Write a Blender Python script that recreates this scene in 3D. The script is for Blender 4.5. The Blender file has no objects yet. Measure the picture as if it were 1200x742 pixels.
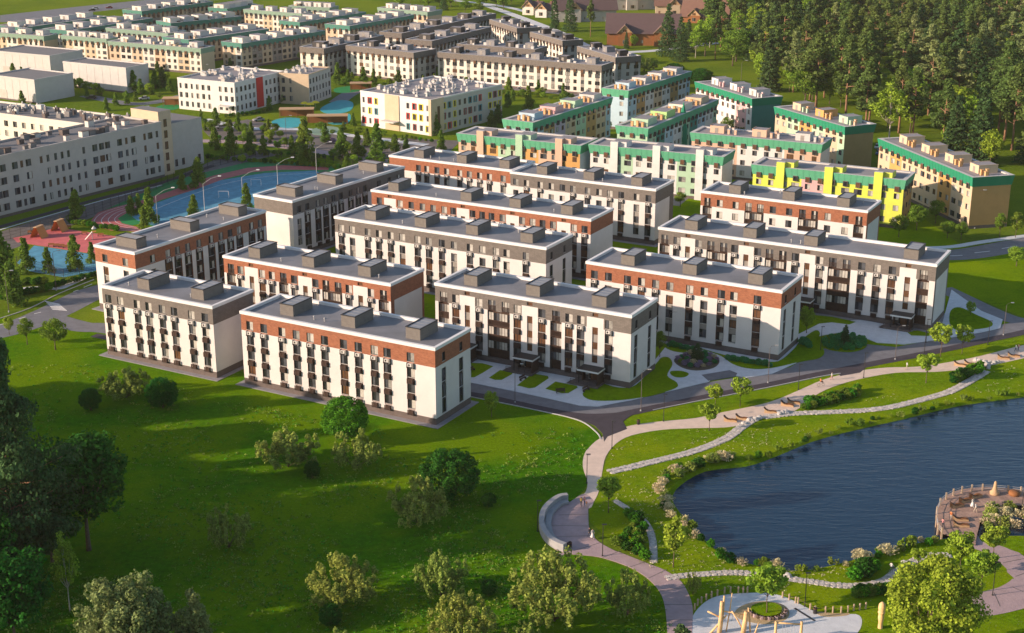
import bpy, math, random
from mathutils import Vector, Matrix, noise
from mathutils.geometry import tessellate_polygon
SC = bpy.context.scene
COL = SC.collection
RND = random.Random(7)
R = math.radians

# ---------------------------------------------------------------- camera, world, sun
CAM_H, PITCH, FPX = 102.2, R(18.43), 1710.0
cd = bpy.data.cameras.new('camera')
cd.sensor_width = 36.0
cd.lens = FPX / 1200.0 * 36.0
cd.clip_start = 1.0
cd.clip_end = 9000.0
cam = bpy.data.objects.new('camera', cd)
cam.location = (0, 0, CAM_H)
cam.rotation_euler = (math.pi / 2 - PITCH, 0, 0)
COL.objects.link(cam)
SC.camera = cam

SUN_EL, SUN_AZ = R(17.0), R(15.0)          # light travels towards +x, slightly away from the camera
tosun = Vector((-math.cos(SUN_AZ) * math.cos(SUN_EL), -math.sin(SUN_AZ) * math.cos(SUN_EL), math.sin(SUN_EL)))
world = bpy.data.worlds.new('World')
SC.world = world
world.use_nodes = True
nt = world.node_tree
nt.nodes.clear()
sky = nt.nodes.new('ShaderNodeTexSky')
sky.sky_type = 'NISHITA'
sky.sun_disc = False
sky.sun_elevation = SUN_EL
sky.sun_rotation = math.atan2(tosun.x, tosun.y)
sky.air_density = 1.0
sky.dust_density = 1.0
bg = nt.nodes.new('ShaderNodeBackground')
bg.inputs['Strength'].default_value = 0.122
wo = nt.nodes.new('ShaderNodeOutputWorld')
nt.links.new(sky.outputs[0], bg.inputs['Color'])
nt.links.new(bg.outputs[0], wo.inputs['Surface'])
sl = bpy.data.lights.new('sun', 'SUN')
sl.energy = 5.0
sl.angle = R(0.5)
sl.color = (1.0, 0.765, 0.585)
sun = bpy.data.objects.new('sun', sl)
sun.rotation_euler = (-tosun).to_track_quat('-Z', 'Y').to_euler()
sun.location = tosun * 300
COL.objects.link(sun)
SC.view_settings.view_transform = 'Standard'
SC.view_settings.look = 'None'
SC.view_settings.exposure = 0.72
SC.view_settings.gamma = 1.0

# ---------------------------------------------------------------- photo point -> place on the ground (or at height z)
def G(px, py, z=0.0):
    X, Y = px - 600.0, py - 371.0
    c, s = math.cos(PITCH), math.sin(PITCH)
    dy = FPX * c - Y * s
    dz = -FPX * s - Y * c
    t = (z - CAM_H) / dz
    return Vector((X * t, dy * t, z))

def PX(x, y, z):
    c, s = math.cos(PITCH), math.sin(PITCH)
    d = y * c - (z - CAM_H) * s
    u = y * s + (z - CAM_H) * c
    return 600 + FPX * x / d, 371 - FPX * u / d

# ---------------------------------------------------------------- materials
MATS = {}
def newmat(name):
    m = bpy.data.materials.new(name)
    m.use_nodes = True
    MATS[name] = m
    return m, m.node_tree, m.node_tree.nodes['Principled BSDF']

def noisy(name, col, rough=0.7, var=0.12, scale=1.0, bump=0.0, bscale=None, spec=0.3, metal=0.0, col2=None, island=False, detail=4):
    """procedural colour: two tones mixed by noise at two scales"""
    m, t, b = newmat(name)
    n = t.nodes
    tc = n.new('ShaderNodeTexCoord')
    nz = n.new('ShaderNodeTexNoise')
    nz.inputs['Scale'].default_value = scale
    nz.inputs['Detail'].default_value = detail
    nz.inputs['Roughness'].default_value = 0.65
    geo = n.new('ShaderNodeNewGeometry')
    t.links.new(geo.outputs['Position'], nz.inputs['Vector'])
    cr = n.new('ShaderNodeValToRGB')
    lo = [max(0, c * (1 - var)) for c in col]
    hi = [min(1, c * (1 + var)) for c in (col2 or col)]
    cr.color_ramp.elements[0].position = 0.3
    cr.color_ramp.elements[1].position = 0.7
    cr.color_ramp.elements[0].color = (*lo, 1)
    cr.color_ramp.elements[1].color = (*hi, 1)
    t.links.new(nz.outputs['Fac'], cr.inputs['Fac'])
    out = cr.outputs['Color']
    if island:
        hs = n.new('ShaderNodeHueSaturation')
        mr = n.new('ShaderNodeMapRange')
        mr.inputs['To Min'].default_value = 0.65
        mr.inputs['To Max'].default_value = 1.4
        t.links.new(geo.outputs['Random Per Island'], mr.inputs['Value'])
        t.links.new(mr.outputs['Result'], hs.inputs['Value'])
        oi = n.new('ShaderNodeObjectInfo')
        m2 = n.new('ShaderNodeMapRange')
        m2.inputs['To Min'].default_value = 0.482
        m2.inputs['To Max'].default_value = 0.515
        t.links.new(oi.outputs['Random'], m2.inputs['Value'])
        t.links.new(m2.outputs['Result'], hs.inputs['Hue'])
        t.links.new(out, hs.inputs['Color'])
        out = hs.outputs['Color']
    t.links.new(out, b.inputs['Base Color'])
    b.inputs['Roughness'].default_value = rough
    b.inputs['Specular IOR Level'].default_value = spec
    b.inputs['Metallic'].default_value = metal
    if bump:
        bn = n.new('ShaderNodeTexNoise')
        bn.inputs['Scale'].default_value = bscale or scale * 4
        bn.inputs['Detail'].default_value = 3
        t.links.new(geo.outputs['Position'], bn.inputs['Vector'])
        bp = n.new('ShaderNodeBump')
        bp.inputs['Strength'].default_value = min(1.0, bump)
        bp.inputs['Distance'].default_value = 0.2
        t.links.new(bn.outputs['Fac'], bp.inputs['Height'])
        t.links.new(bp.outputs['Normal'], b.inputs['Normal'])
    return m

def leafmat(name, col, var=0.25, trans=0.35):
    m = noisy(name, col, 0.7, var, 0.35, island=True, spec=0.06)
    t = m.node_tree
    b = t.nodes['Principled BSDF']
    o = t.nodes['Material Output']
    src = b.inputs['Base Color'].links[0].from_socket
    tr = t.nodes.new('ShaderNodeBsdfTranslucent')
    mx = t.nodes.new('ShaderNodeMixShader')
    mx.inputs[0].default_value = trans
    t.links.new(src, tr.inputs['Color'])
    t.links.new(b.outputs[0], mx.inputs[1])
    t.links.new(tr.outputs[0], mx.inputs[2])
    t.links.new(mx.outputs[0], o.inputs['Surface'])
    return m

def grassmat(name, c1, c2, c3, patch=0.05, dots=0.0):
    """three greens mixed by noise from metres to decimetres, strong fine bump"""
    m, t, b = newmat(name)
    n = t.nodes
    geo = n.new('ShaderNodeNewGeometry')
    def nz(s, d=5, r=0.6):
        k = n.new('ShaderNodeTexNoise')
        k.inputs['Scale'].default_value = s
        k.inputs['Detail'].default_value = d
        k.inputs['Roughness'].default_value = r
        t.links.new(geo.outputs['Position'], k.inputs['Vector'])
        return k.outputs['Fac']
    def ramp(f, a, bb, ca, cb):
        k = n.new('ShaderNodeValToRGB')
        k.color_ramp.elements[0].position = a
        k.color_ramp.elements[1].position = bb
        k.color_ramp.elements[0].color = ca
        k.color_ramp.elements[1].color = cb
        t.links.new(f, k.inputs['Fac'])
        return k.outputs['Color']
    def mix(f, a, bb):
        k = n.new('ShaderNodeMix')
        k.data_type = 'RGBA'
        t.links.new(f, k.inputs[0])
        t.links.new(a, k.inputs[6])
        t.links.new(bb, k.inputs[7])
        return k.outputs[2]
    fine = ramp(nz(2.2, 8, 0.75), 0.35, 0.65, (*[c * 0.7 for c in c1], 1), (*[min(1, c * 1.3) for c in c1], 1))
    mid = ramp(nz(0.9, 8, 0.8), 0.35, 0.65, (*[c * 0.6 for c in c2], 1), (*[min(1, c * 1.3) for c in c2], 1))
    a = mix(ramp(nz(patch, 6, 0.65), 0.42, 0.58, (0, 0, 0, 1), (1, 1, 1, 1)), fine, mid)
    k3 = ramp(nz(patch * 5, 7, 0.75), 0.56, 0.72, (0, 0, 0, 1), (0.6, 0.6, 0.6, 1))
    rgb = n.new('ShaderNodeRGB')
    rgb.outputs[0].default_value = (*c3, 1)
    a = mix(k3, a, rgb.outputs[0])
    if dots:
        w = n.new('ShaderNodeRGB')
        w.outputs[0].default_value = (0.35, 0.36, 0.18, 1)
        a = mix(ramp(nz(3.5, 2, 0.5), 0.70 - dots, 0.74 - dots, (0, 0, 0, 1), (0.7, 0.7, 0.7, 1)), a, w.outputs[0])
    t.links.new(a, b.inputs['Base Color'])
    b.inputs['Roughness'].default_value = 0.85
    b.inputs['Specular IOR Level'].default_value = 0.0
    bp = n.new('ShaderNodeBump')
    bp.inputs['Strength'].default_value = 0.9
    bp.inputs['Distance'].default_value = 0.12
    t.links.new(nz(1.6, 8, 0.8), bp.inputs['Height'])
    t.links.new(bp.outputs['Normal'], b.inputs['Normal'])
    return m

def brickmat(name, c1, c2, mortar, w=0.5, h=0.16, bumps=0.5):
    """brick courses laid by world height and distance along the wall"""
    m, t, b = newmat(name)
    n = t.nodes
    tc = n.new('ShaderNodeTexCoord')
    sp = n.new('ShaderNodeSeparateXYZ')
    ad = n.new('ShaderNodeMath'); ad.operation = 'ADD'
    cb = n.new('ShaderNodeCombineXYZ')
    t.links.new(tc.outputs['Object'], sp.inputs[0])
    t.links.new(sp.outputs['X'], ad.inputs[0]); t.links.new(sp.outputs['Y'], ad.inputs[1])
    t.links.new(ad.outputs[0], cb.inputs['X']); t.links.new(sp.outputs['Z'], cb.inputs['Y'])
    br = n.new('ShaderNodeTexBrick')
    br.inputs['Scale'].default_value = 1.0
    br.inputs['Brick Width'].default_value = w
    br.inputs['Row Height'].default_value = h
    br.inputs['Mortar Size'].default_value = 0.018
    br.inputs['Color1'].default_value = (*c1, 1)
    br.inputs['Color2'].default_value = (*c2, 1)
    br.inputs['Mortar'].default_value = (*mortar, 1)
    t.links.new(cb.outputs[0], br.inputs['Vector'])
    nz = n.new('ShaderNodeTexNoise'); nz.inputs['Scale'].default_value = 1.2; nz.inputs['Detail'].default_value = 6
    t.links.new(cb.outputs[0], nz.inputs['Vector'])
    hs = n.new('ShaderNodeHueSaturation')
    mr = n.new('ShaderNodeMapRange'); mr.inputs['To Min'].default_value = 0.75; mr.inputs['To Max'].default_value = 1.25
    t.links.new(nz.outputs['Fac'], mr.inputs['Value']); t.links.new(mr.outputs['Result'], hs.inputs['Value'])
    t.links.new(br.outputs['Color'], hs.inputs['Color'])
    t.links.new(hs.outputs['Color'], b.inputs['Base Color'])
    bp = n.new('ShaderNodeBump'); bp.inputs['Strength'].default_value = bumps; bp.inputs['Distance'].default_value = 0.02; bp.invert = True
    t.links.new(br.outputs['Fac'], bp.inputs['Height']); t.links.new(bp.outputs['Normal'], b.inputs['Normal'])
    b.inputs['Roughness'].default_value = 0.85
    b.inputs['Specular IOR Level'].default_value = 0.2
    return m

def glassmat(name, col, rough=0.08):
    m = noisy(name, col, rough, 0.35, 0.6, spec=0.6)
    return m

grassmat('meadow_grass', (0.110, 0.190, 0.0015), (0.050, 0.155, 0.0020), (0.140, 0.205, 0.006), 0.035, 0.02)
grassmat('lawn', (0.155, 0.235, 0.0015), (0.120, 0.210, 0.0015), (0.185, 0.240, 0.004), 0.06)
grassmat('park_grass', (0.165, 0.235, 0.003), (0.115, 0.205, 0.003), (0.220, 0.240, 0.015), 0.08, 0.03)
grassmat('far_grass', (0.135, 0.190, 0.012), (0.10, 0.16, 0.012), (0.20, 0.20, 0.04), 0.02)
noisy('asphalt', (0.155, 0.155, 0.170), 0.75, 0.18, 0.5, 0.3, 8, spec=0.3)
noisy('dark_asphalt', (0.050, 0.042, 0.052), 0.85, 0.2, 0.6, 0.3, 8)
noisy('apron_grey', (0.24, 0.23, 0.24), 0.85, 0.12, 1.0)
noisy('concrete_paving', (0.54, 0.56, 0.58), 0.8, 0.10, 0.8, 0.2, 6)
brickmat('grey_tile_paving', (0.27, 0.27, 0.28), (0.22, 0.22, 0.24), (0.15, 0.15, 0.15), 0.6, 0.6, 0.3)
noisy('kerb_stone', (0.42, 0.41, 0.40), 0.8, 0.1, 1.0)
noisy('road_paint', (0.72, 0.71, 0.68), 0.7, 0.12, 1.5)
noisy('promenade_paving', (0.62, 0.49, 0.40), 0.8, 0.10, 0.6, 0.2, 5)
noisy('purple_paving', (0.36, 0.265, 0.27), 0.8, 0.12, 0.7, 0.2, 5)
noisy('stone_path', (0.48, 0.44, 0.40), 0.9, 0.35, 1.6, 0.6, 5)
noisy('sand', (0.42, 0.31, 0.17), 0.95, 0.12, 0.8, 0.3, 6)
noisy('bank_soil', (0.09, 0.075, 0.05), 0.95, 0.3, 0.8, 0.5, 4)
noisy('white_plaster', (0.575, 0.545, 0.53), 0.8, 0.07, 0.22, detail=8)
noisy('parapet_white', (0.66, 0.65, 0.64), 0.6, 0.05, 0.5)
brickmat('red_brick', (0.32, 0.115, 0.058), (0.24, 0.080, 0.042), (0.27, 0.14, 0.09))
brickmat('grey_cladding', (0.165, 0.145, 0.130), (0.145, 0.127, 0.114), (0.11, 0.095, 0.085), 0.9, 0.3)
noisy('plinth_brown', (0.115, 0.092, 0.085), 0.85, 0.15, 1.0, 0.2, 6)
noisy('roof_membrane', (0.175, 0.173, 0.183), 0.6, 0.2, 0.16, 0.1, 1.5, spec=0.5)
brickmat('metal_cladding', (0.17, 0.155, 0.138), (0.16, 0.145, 0.13), (0.10, 0.09, 0.085), 3.0, 0.22)
noisy('rooftop_sheet', (0.21, 0.22, 0.24), 0.45, 0.1, 0.8, spec=0.5)
noisy('dark_trim', (0.028, 0.026, 0.028), 0.5, 0.2, 1)
noisy('dark_brown', (0.055, 0.030, 0.022), 0.7, 0.25, 2)
noisy('spandrel_grey', (0.24, 0.22, 0.20), 0.6, 0.15, 1)
noisy('light_metal', (0.50, 0.48, 0.45), 0.5, 0.15, 2, spec=0.5)
noisy('curtain', (0.26, 0.25, 0.23), 0.25, 0.3, 1.3, spec=0.6)
noisy('curtain_pale', (0.44, 0.42, 0.38), 0.25, 0.2, 1.3, spec=0.6)
glassmat('glass_dark', (0.018, 0.020, 0.024))
glassmat('glass_mid', (0.07, 0.075, 0.085), 0.12)
glassmat('glass_brown', (0.11, 0.055, 0.03), 0.2)
noisy('black_metal', (0.03, 0.028, 0.028), 0.5, 0.1, 2)
noisy('grey_metal', (0.33, 0.33, 0.33), 0.45, 0.1, 2, spec=0.5)
noisy('bark', (0.12, 0.085, 0.06), 0.95, 0.35, 2, 0.5, 8)
noisy('pine_bark', (0.26, 0.145, 0.085), 0.95, 0.35, 1, 0.5, 5)
noisy('birch_bark', (0.42, 0.38, 0.32), 0.9, 0.35, 3)
leafmat('pine_needles', (0.100, 0.155, 0.038))
leafmat('pine_needles_grey', (0.185, 0.235, 0.085))
leafmat('spruce_needles', (0.062, 0.120, 0.040))
leafmat('garden_conifer', (0.130, 0.210, 0.028))
leafmat('leaves_bright', (0.236, 0.351, 0.033))
leafmat('leaves_mid', (0.144, 0.237, 0.027))
leafmat('leaves_dark', (0.030, 0.125, 0.014))
leafmat('leaves_olive', (0.235, 0.300, 0.060))
leafmat('leaves_hedge', (0.080, 0.250, 0.015))
leafmat('leaves_teal', (0.060, 0.280, 0.090))
leafmat('blossom_white', (0.540, 0.480, 0.288), 0.2)
leafmat('blossom_violet', (0.281, 0.221, 0.312), 0.3)

def plain(name, col, rough=0.75, var=0.06, **k):
    return noisy(name, [c * 0.8 for c in col], rough, var, 0.5, **k)

# ---------------------------------------------------------------- mesh builder
class MB:
    def __init__(s):
        s.v = []; s.f = []; s.m = []; s.mats = []
    def mi(s, mat):
        if mat not in s.mats:
            s.mats.append(mat)
        return s.mats.index(mat)
    def face(s, pts, mat):
        i = len(s.v)
        s.v.extend([tuple(p) for p in pts])
        s.f.append(tuple(range(i, i + len(pts))))
        s.m.append(s.mi(mat))
    def box(s, x0, x1, y0, y1, z0, z1, mat, top=None, T=None):
        i = len(s.v)
        vs = [(x0, y0, z0), (x1, y0, z0), (x1, y1, z0), (x0, y1, z0), (x0, y0, z1), (x1, y0, z1), (x1, y1, z1), (x0, y1, z1)]
        if T:
            vs = [tuple(T(*v)) for v in vs]
        s.v.extend(vs)
        for k, q in enumerate([(0, 1, 5, 4), (1, 2, 6, 5), (2, 3, 7, 6), (3, 0, 4, 7), (4, 5, 6, 7), (3, 2, 1, 0)]):
            s.f.append(tuple(i + a for a in q))
            s.m.append(s.mi(top if (top and k == 4) else mat))
    def prism(s, poly, z0, z1, mat, top=None, bottom=False):
        """poly: list of (x, y); upright walls and a tessellated lid"""
        n = len(poly)
        a = sum(poly[k][0] * poly[(k + 1) % n][1] - poly[(k + 1) % n][0] * poly[k][1] for k in range(n))
        if a < 0:
            poly = poly[::-1]
        i = len(s.v)
        s.v.extend([(p[0], p[1], z0) for p in poly] + [(p[0], p[1], z1) for p in poly])
        for k in range(n):
            k2 = (k + 1) % n
            s.f.append((i + k, i + k2, i + n + k2, i + n + k)); s.m.append(s.mi(mat))
        for tri in tessellate_polygon([[Vector((p[0], p[1], 0)) for p in poly]]):
            a, b, c = tri
            A, B, Cc = poly[a], poly[b], poly[c]
            if (B[0] - A[0]) * (Cc[1] - A[1]) - (B[1] - A[1]) * (Cc[0] - A[0]) < 0:
                a, c = c, a
            s.f.append((i + n + a, i + n + b, i + n + c)); s.m.append(s.mi(top or mat))
    def tube(s, pts, rad, mat, n=6, cap=True):
        i0 = len(s.v)
        P = [Vector(p) for p in pts]
        for k, p in enumerate(P):
            d = (P[min(k + 1, len(P) - 1)] - P[max(k - 1, 0)])
            if d.length < 1e-6:
                d = Vector((0, 0, 1))
            d.normalize()
            u = d.cross(Vector((0, 0, 1)) if abs(d.z) < 0.95 else Vector((1, 0, 0))).normalized()
            w = d.cross(u)
            r = rad[k] if isinstance(rad, (list, tuple)) else rad
            for j in range(n):
                a = 2 * math.pi * j / n
                s.v.append(tuple(p + u * math.cos(a) * r + w * math.sin(a) * r))
        for k in range(len(P) - 1):
            for j in range(n):
                a = i0 + k * n + j; b = i0 + k * n + (j + 1) % n
                s.f.append((a, b, b + n, a + n)); s.m.append(s.mi(mat))
        if cap:
            s.f.append(tuple(i0 + j for j in range(n))[::-1]); s.m.append(s.mi(mat))
            e = i0 + (len(P) - 1) * n
            s.f.append(tuple(e + j for j in range(n))); s.m.append(s.mi(mat))
    def lathe(s, prof, mat, n=10, c=(0, 0, 0)):
        i0 = len(s.v)
        for r, z in prof:
            for j in range(n):
                a = 2 * math.pi * j / n
                s.v.append((c[0] + r * math.cos(a), c[1] + r * math.sin(a), c[2] + z))
        for k in range(len(prof) - 1):
            for j in range(n):
                a = i0 + k * n + j; b = i0 + k * n + (j + 1) % n
                s.f.append((a, b, b + n, a + n)); s.m.append(s.mi(mat))
    def mesh(s, name, smooth=False):
        me = bpy.data.meshes.new(name)
        me.from_pydata(s.v, [], s.f)
        for k in s.mats:
            me.materials.append(MATS[k])
        me.polygons.foreach_set('material_index', s.m)
        if smooth:
            me.polygons.foreach_set('use_smooth', [True] * len(s.f))
        me.update()
        return me
    def build(s, name, parent=None, smooth=False, kind=None):
        o = bpy.data.objects.new(name, s.mesh(name, smooth))
        COL.objects.link(o)
        if parent:
            o.parent = parent
        if kind:
            o['kind'] = kind
        return o

def tag(o, label=None, cat=None, group=None, kind=None):
    if label: o['label'] = label
    if cat: o['category'] = cat
    if group: o['group'] = group
    if kind: o['kind'] = kind
    return o

def empty(name, loc, rz=0.0, label=None, cat=None, group=None, scale=None):
    o = bpy.data.objects.new(name, None)
    o.empty_display_size = 0.5
    o.location = loc
    o.rotation_euler = (0, 0, rz)
    if scale:
        o.scale = (scale, scale, scale) if not isinstance(scale, tuple) else scale
    COL.objects.link(o)
    return tag(o, label, cat, group)

def put(me, name, parent=None, loc=(0, 0, 0), rz=0.0, scale=None):
    o = bpy.data.objects.new(name, me)
    o.location = loc
    o.rotation_euler = (0, 0, rz)
    if scale:
        o.scale = scale if isinstance(scale, tuple) else (scale, scale, scale)
    COL.objects.link(o)
    if parent:
        o.parent = parent
    return o

def copy_tree(o, parent=None, name=None):
    c = o.copy()
    COL.objects.link(c)
    c.parent = parent
    for ch in list(o.children):
        copy_tree(ch, c)
    return c

# ---------------------------------------------------------------- ground sheets
def smooth_closed(pts, k=4):
    out = []
    n = len(pts)
    for i in range(n):
        p0, p1, p2, p3 = pts[i - 1], pts[i], pts[(i + 1) % n], pts[(i + 2) % n]
        for j in range(k):
            t = j / k
            out.append(tuple(0.5 * (2 * p1[a] + (p2[a] - p0[a]) * t + (2 * p0[a] - 5 * p1[a] + 4 * p2[a] - p3[a]) * t * t + (3 * p1[a] - p0[a] - 3 * p2[a] + p3[a]) * t ** 3) for a in (0, 1)))
    return out

def smooth_open(pts, k=5):
    q = [pts[0]] + list(pts) + [pts[-1]]
    out = []
    for i in range(1, len(q) - 2):
        p0, p1, p2, p3 = q[i - 1], q[i], q[i + 1], q[i + 2]
        for j in range(k):
            t = j / k
            out.append(tuple(0.5 * (2 * p1[a] + (p2[a] - p0[a]) * t + (2 * p0[a] - 5 * p1[a] + 4 * p2[a] - p3[a]) * t * t + (3 * p1[a] - p0[a] - 3 * p2[a] + p3[a]) * t ** 3) for a in (0, 1)))
    out.append(tuple(pts[-1]))
    return out

def gxy(pts):
    return [tuple(G(*p))[:2] for p in pts]

def slab(name, poly, z, mat, side=None, kind='structure', parent=None):
    mb = MB()
    mb.prism(poly, z - 0.3 if z > 0.08 else -0.02, z, side or mat, mat)
    o = mb.build(name, parent)
    if kind and not parent:
        o['kind'] = kind
    return o

def ribbon(name, pts, width, z, mat, kind='structure', k=5, smooth=True):
    """strip of given width (metres) along world points"""
    P = smooth_open(pts, k) if smooth else pts
    P = [Vector((p[0], p[1])) for p in P]
    Lp, Rp = [], []
    for i, p in enumerate(P):
        d = (P[min(i + 1, len(P) - 1)] - P[max(i - 1, 0)]).normalized()
        n = Vector((-d.y, d.x))
        w = width if not isinstance(width, (list, tuple)) else width[min(len(width) - 1, i * len(width) // len(P))]
        Lp.append(p + n * w / 2); Rp.append(p - n * w / 2)
    mb = MB()
    for i in range(len(P) - 1):
        mb.face([(Rp[i].x, Rp[i].y, z), (Rp[i + 1].x, Rp[i + 1].y, z), (Lp[i + 1].x, Lp[i + 1].y, z), (Lp[i].x, Lp[i].y, z)], mat)
        if z > 0.08:
            mb.face([(Lp[i].x, Lp[i].y, z), (Lp[i + 1].x, Lp[i + 1].y, z), (Lp[i + 1].x, Lp[i + 1].y, -0.05), (Lp[i].x, Lp[i].y, -0.05)], mat)
            mb.face([(Rp[i + 1].x, Rp[i + 1].y, z), (Rp[i].x, Rp[i].y, z), (Rp[i].x, Rp[i].y, -0.05), (Rp[i + 1].x, Rp[i + 1].y, -0.05)], mat)
    o = mb.build(name)
    if kind:
        o['kind'] = kind
    return o

LAKE = smooth_closed([(783,580),(792,566),(822,549),(870,543),(905,531),(950,513),(1000,500),(1060,487),(1125,472),(1200,462),(1290,450),(1400,470),(1460,560),(1400,625),(1290,632),(1195,628),(1140,630),(1095,633),(1050,643),(1005,655),(965,665),(925,669),(875,660),(848,651),(822,632),(800,608),(787,592)], 3)
LAKEW = gxy(LAKE)

def in_poly(x, y, poly):
    r = False
    n = len(poly)
    for i in range(n):
        x1, y1 = poly[i][:2]; x2, y2 = poly[(i + 1) % n][:2]
        if (y1 > y) != (y2 > y) and x < (x2 - x1) * (y - y1) / (y2 - y1) + x1:
            r = not r
    return r

# the land: one sheet to the horizon, with the pond cut out of it, and the pond's sloping bank
def make_land():
    outer = [(-3500, -300), (3500, -300), (3500, 6000), (-3500, 6000)]
    # triangulate outer + hole
    loops = [[Vector((*p, 0)) for p in outer], [Vector((*p, 0)) for p in LAKEW[::-1]]]
    flat = outer + LAKEW[::-1]
    mb = MB()
    i = 0
    mb.v.extend([(p[0], p[1], 0.0) for p in flat])
    for a, b, c in tessellate_polygon(loops):
        A, B, Cc = flat[a], flat[b], flat[c]
        if (B[0] - A[0]) * (Cc[1] - A[1]) - (B[1] - A[1]) * (Cc[0] - A[0]) < 0:
            a, c = c, a
        mb.f.append((a, b, c)); mb.m.append(mb.mi('far_grass'))
    o = mb.build('ground'); o['kind'] = 'structure'
    mb = MB()
    n = len(LAKEW)
    cx = sum(p[0] for p in LAKEW) / n; cy = sum(p[1] for p in LAKEW) / n
    inn = []
    for p in LAKEW:
        d = Vector((cx - p[0], cy - p[1])).normalized()
        inn.append((p[0] + d.x * 2.2, p[1] + d.y * 2.2))
    for k in range(n):
        k2 = (k + 1) % n
        a, b, c, d = LAKEW[k], LAKEW[k2], inn[k2], inn[k]
        mb.face([(a[0], a[1], 0.0), (b[0], b[1], 0.0), (c[0], c[1], -1.3), (d[0], d[1], -1.3)], 'park_grass')
    o = mb.build('pond_bank'); o['kind'] = 'structure'
    m, t, b = newmat('pond_water')
    b.inputs['Base Color'].default_value = (0.008, 0.030, 0.062, 1)
    b.inputs['Roughness'].default_value = 0.10
    b.inputs['IOR'].default_value = 1.33
    nn = t.nodes
    geo = nn.new('ShaderNodeNewGeometry')
    mp = nn.new('ShaderNodeMapping'); mp.inputs['Scale'].default_value = (0.22, 0.85, 1); mp.inputs['Rotation'].default_value = (0, 0, R(12))
    nz = nn.new('ShaderNodeTexNoise'); nz.inputs['Scale'].default_value = 1.1; nz.inputs['Detail'].default_value = 5; nz.inputs['Distortion'].default_value = 0.6
    bp = nn.new('ShaderNodeBump'); bp.inputs['Strength'].default_value = 0.9; bp.inputs['Distance'].default_value = 0.12
    t.links.new(geo.outputs['Position'], mp.inputs['Vector']); t.links.new(mp.outputs[0], nz.inputs['Vector'])
    t.links.new(nz.outputs['Fac'], bp.inputs['Height']); t.links.new(bp.outputs['Normal'], b.inputs['Normal'])
    mb = MB()
    mb.face([(p[0], p[1], -0.55) for p in [(-40, 120), (420, 120), (420, 420), (-40, 420)]], 'pond_water')
    # water only inside the bank outline
    mb = MB()
    poly = [(p[0] , p[1]) for p in LAKEW]
    mb.v.extend([(p[0], p[1], -0.45) for p in poly])
    for a, b2, c in tessellate_polygon([[Vector((*p, 0)) for p in poly]]):
        A, B, Cc = poly[a], poly[b2], poly[c]
        if (B[0] - A[0]) * (Cc[1] - A[1]) - (B[1] - A[1]) * (Cc[0] - A[0]) < 0:
            a, c = c, a
        mb.f.append((a, b2, c)); mb.m.append(mb.mi('pond_water'))
    o = mb.build('pond_water'); o['kind'] = 'structure'
make_land()
# ---------------------------------------------------------------- facades
def facade(out, T, L, z0, z1, holes, keyfn, xcuts=(), zcuts=()):
    """wall skin with real openings. out: dict key -> MB; keyfn(x, z) -> (key, mat); holes: (x0,x1,z0,z1,depth,backmat)"""
    xs = sorted(set([0.0, L] + [round(v, 3) for h in holes for v in h[:2]] + [round(v, 3) for v in xcuts if 0 < v < L]))
    zs = sorted(set([z0, z1] + [round(v, 3) for h in holes for v in h[2:4]] + [round(v, 3) for v in zcuts if z0 < v < z1]))
    xs = [x for x in xs if 0 <= x <= L]
    for i in range(len(xs) - 1):
        xa, xb = xs[i], xs[i + 1]
        if xb - xa < 1e-4: continue
        run = None
        for j in range(len(zs) - 1):
            za, zb = zs[j], zs[j + 1]
            if zb - za < 1e-4: continue
            xc, zc = (xa + xb) / 2, (za + zb) / 2
            if any(h[0] < xc < h[1] and h[2] < zc < h[3] for h in holes):
                k = None
            else:
                k = keyfn(xc, zc)
            if run and run[0] == k:
                run[2] = zb
            else:
                if run and run[0]:
                    key, mat = run[0]
                    out[key].face([T(xa, run[1], 0), T(xb, run[1], 0), T(xb, run[2], 0), T(xa, run[2], 0)], mat)
                run = [k, za, zb]
        if run and run[0]:
            key, mat = run[0]
            out[key].face([T(xa, run[1], 0), T(xb, run[1], 0), T(xb, run[2], 0), T(xa, run[2], 0)], mat)
    for h in holes:
        xa, xb, za, zb, d, back = h[:6]
        key, mat = keyfn((xa + xb) / 2, zb + 0.05)
        mb = out[key]
        mb.face([T(xa, za, 0), T(xa, zb, 0), T(xa, zb, d), T(xa, za, d)], mat)
        mb.face([T(xb, za, d), T(xb, zb, d), T(xb, zb, 0), T(xb, za, 0)], mat)
        mb.face([T(xa, zb, 0), T(xb, zb, 0), T(xb, zb, d), T(xa, zb, d)], mat)
        mb.face([T(xa, za, d), T(xb, za, d), T(xb, za, 0), T(xa, za, 0)], mat)
        mb.face([T(xa, za, d), T(xa, zb, d), T(xb, zb, d), T(xb, za, d)][::-1], back)

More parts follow.
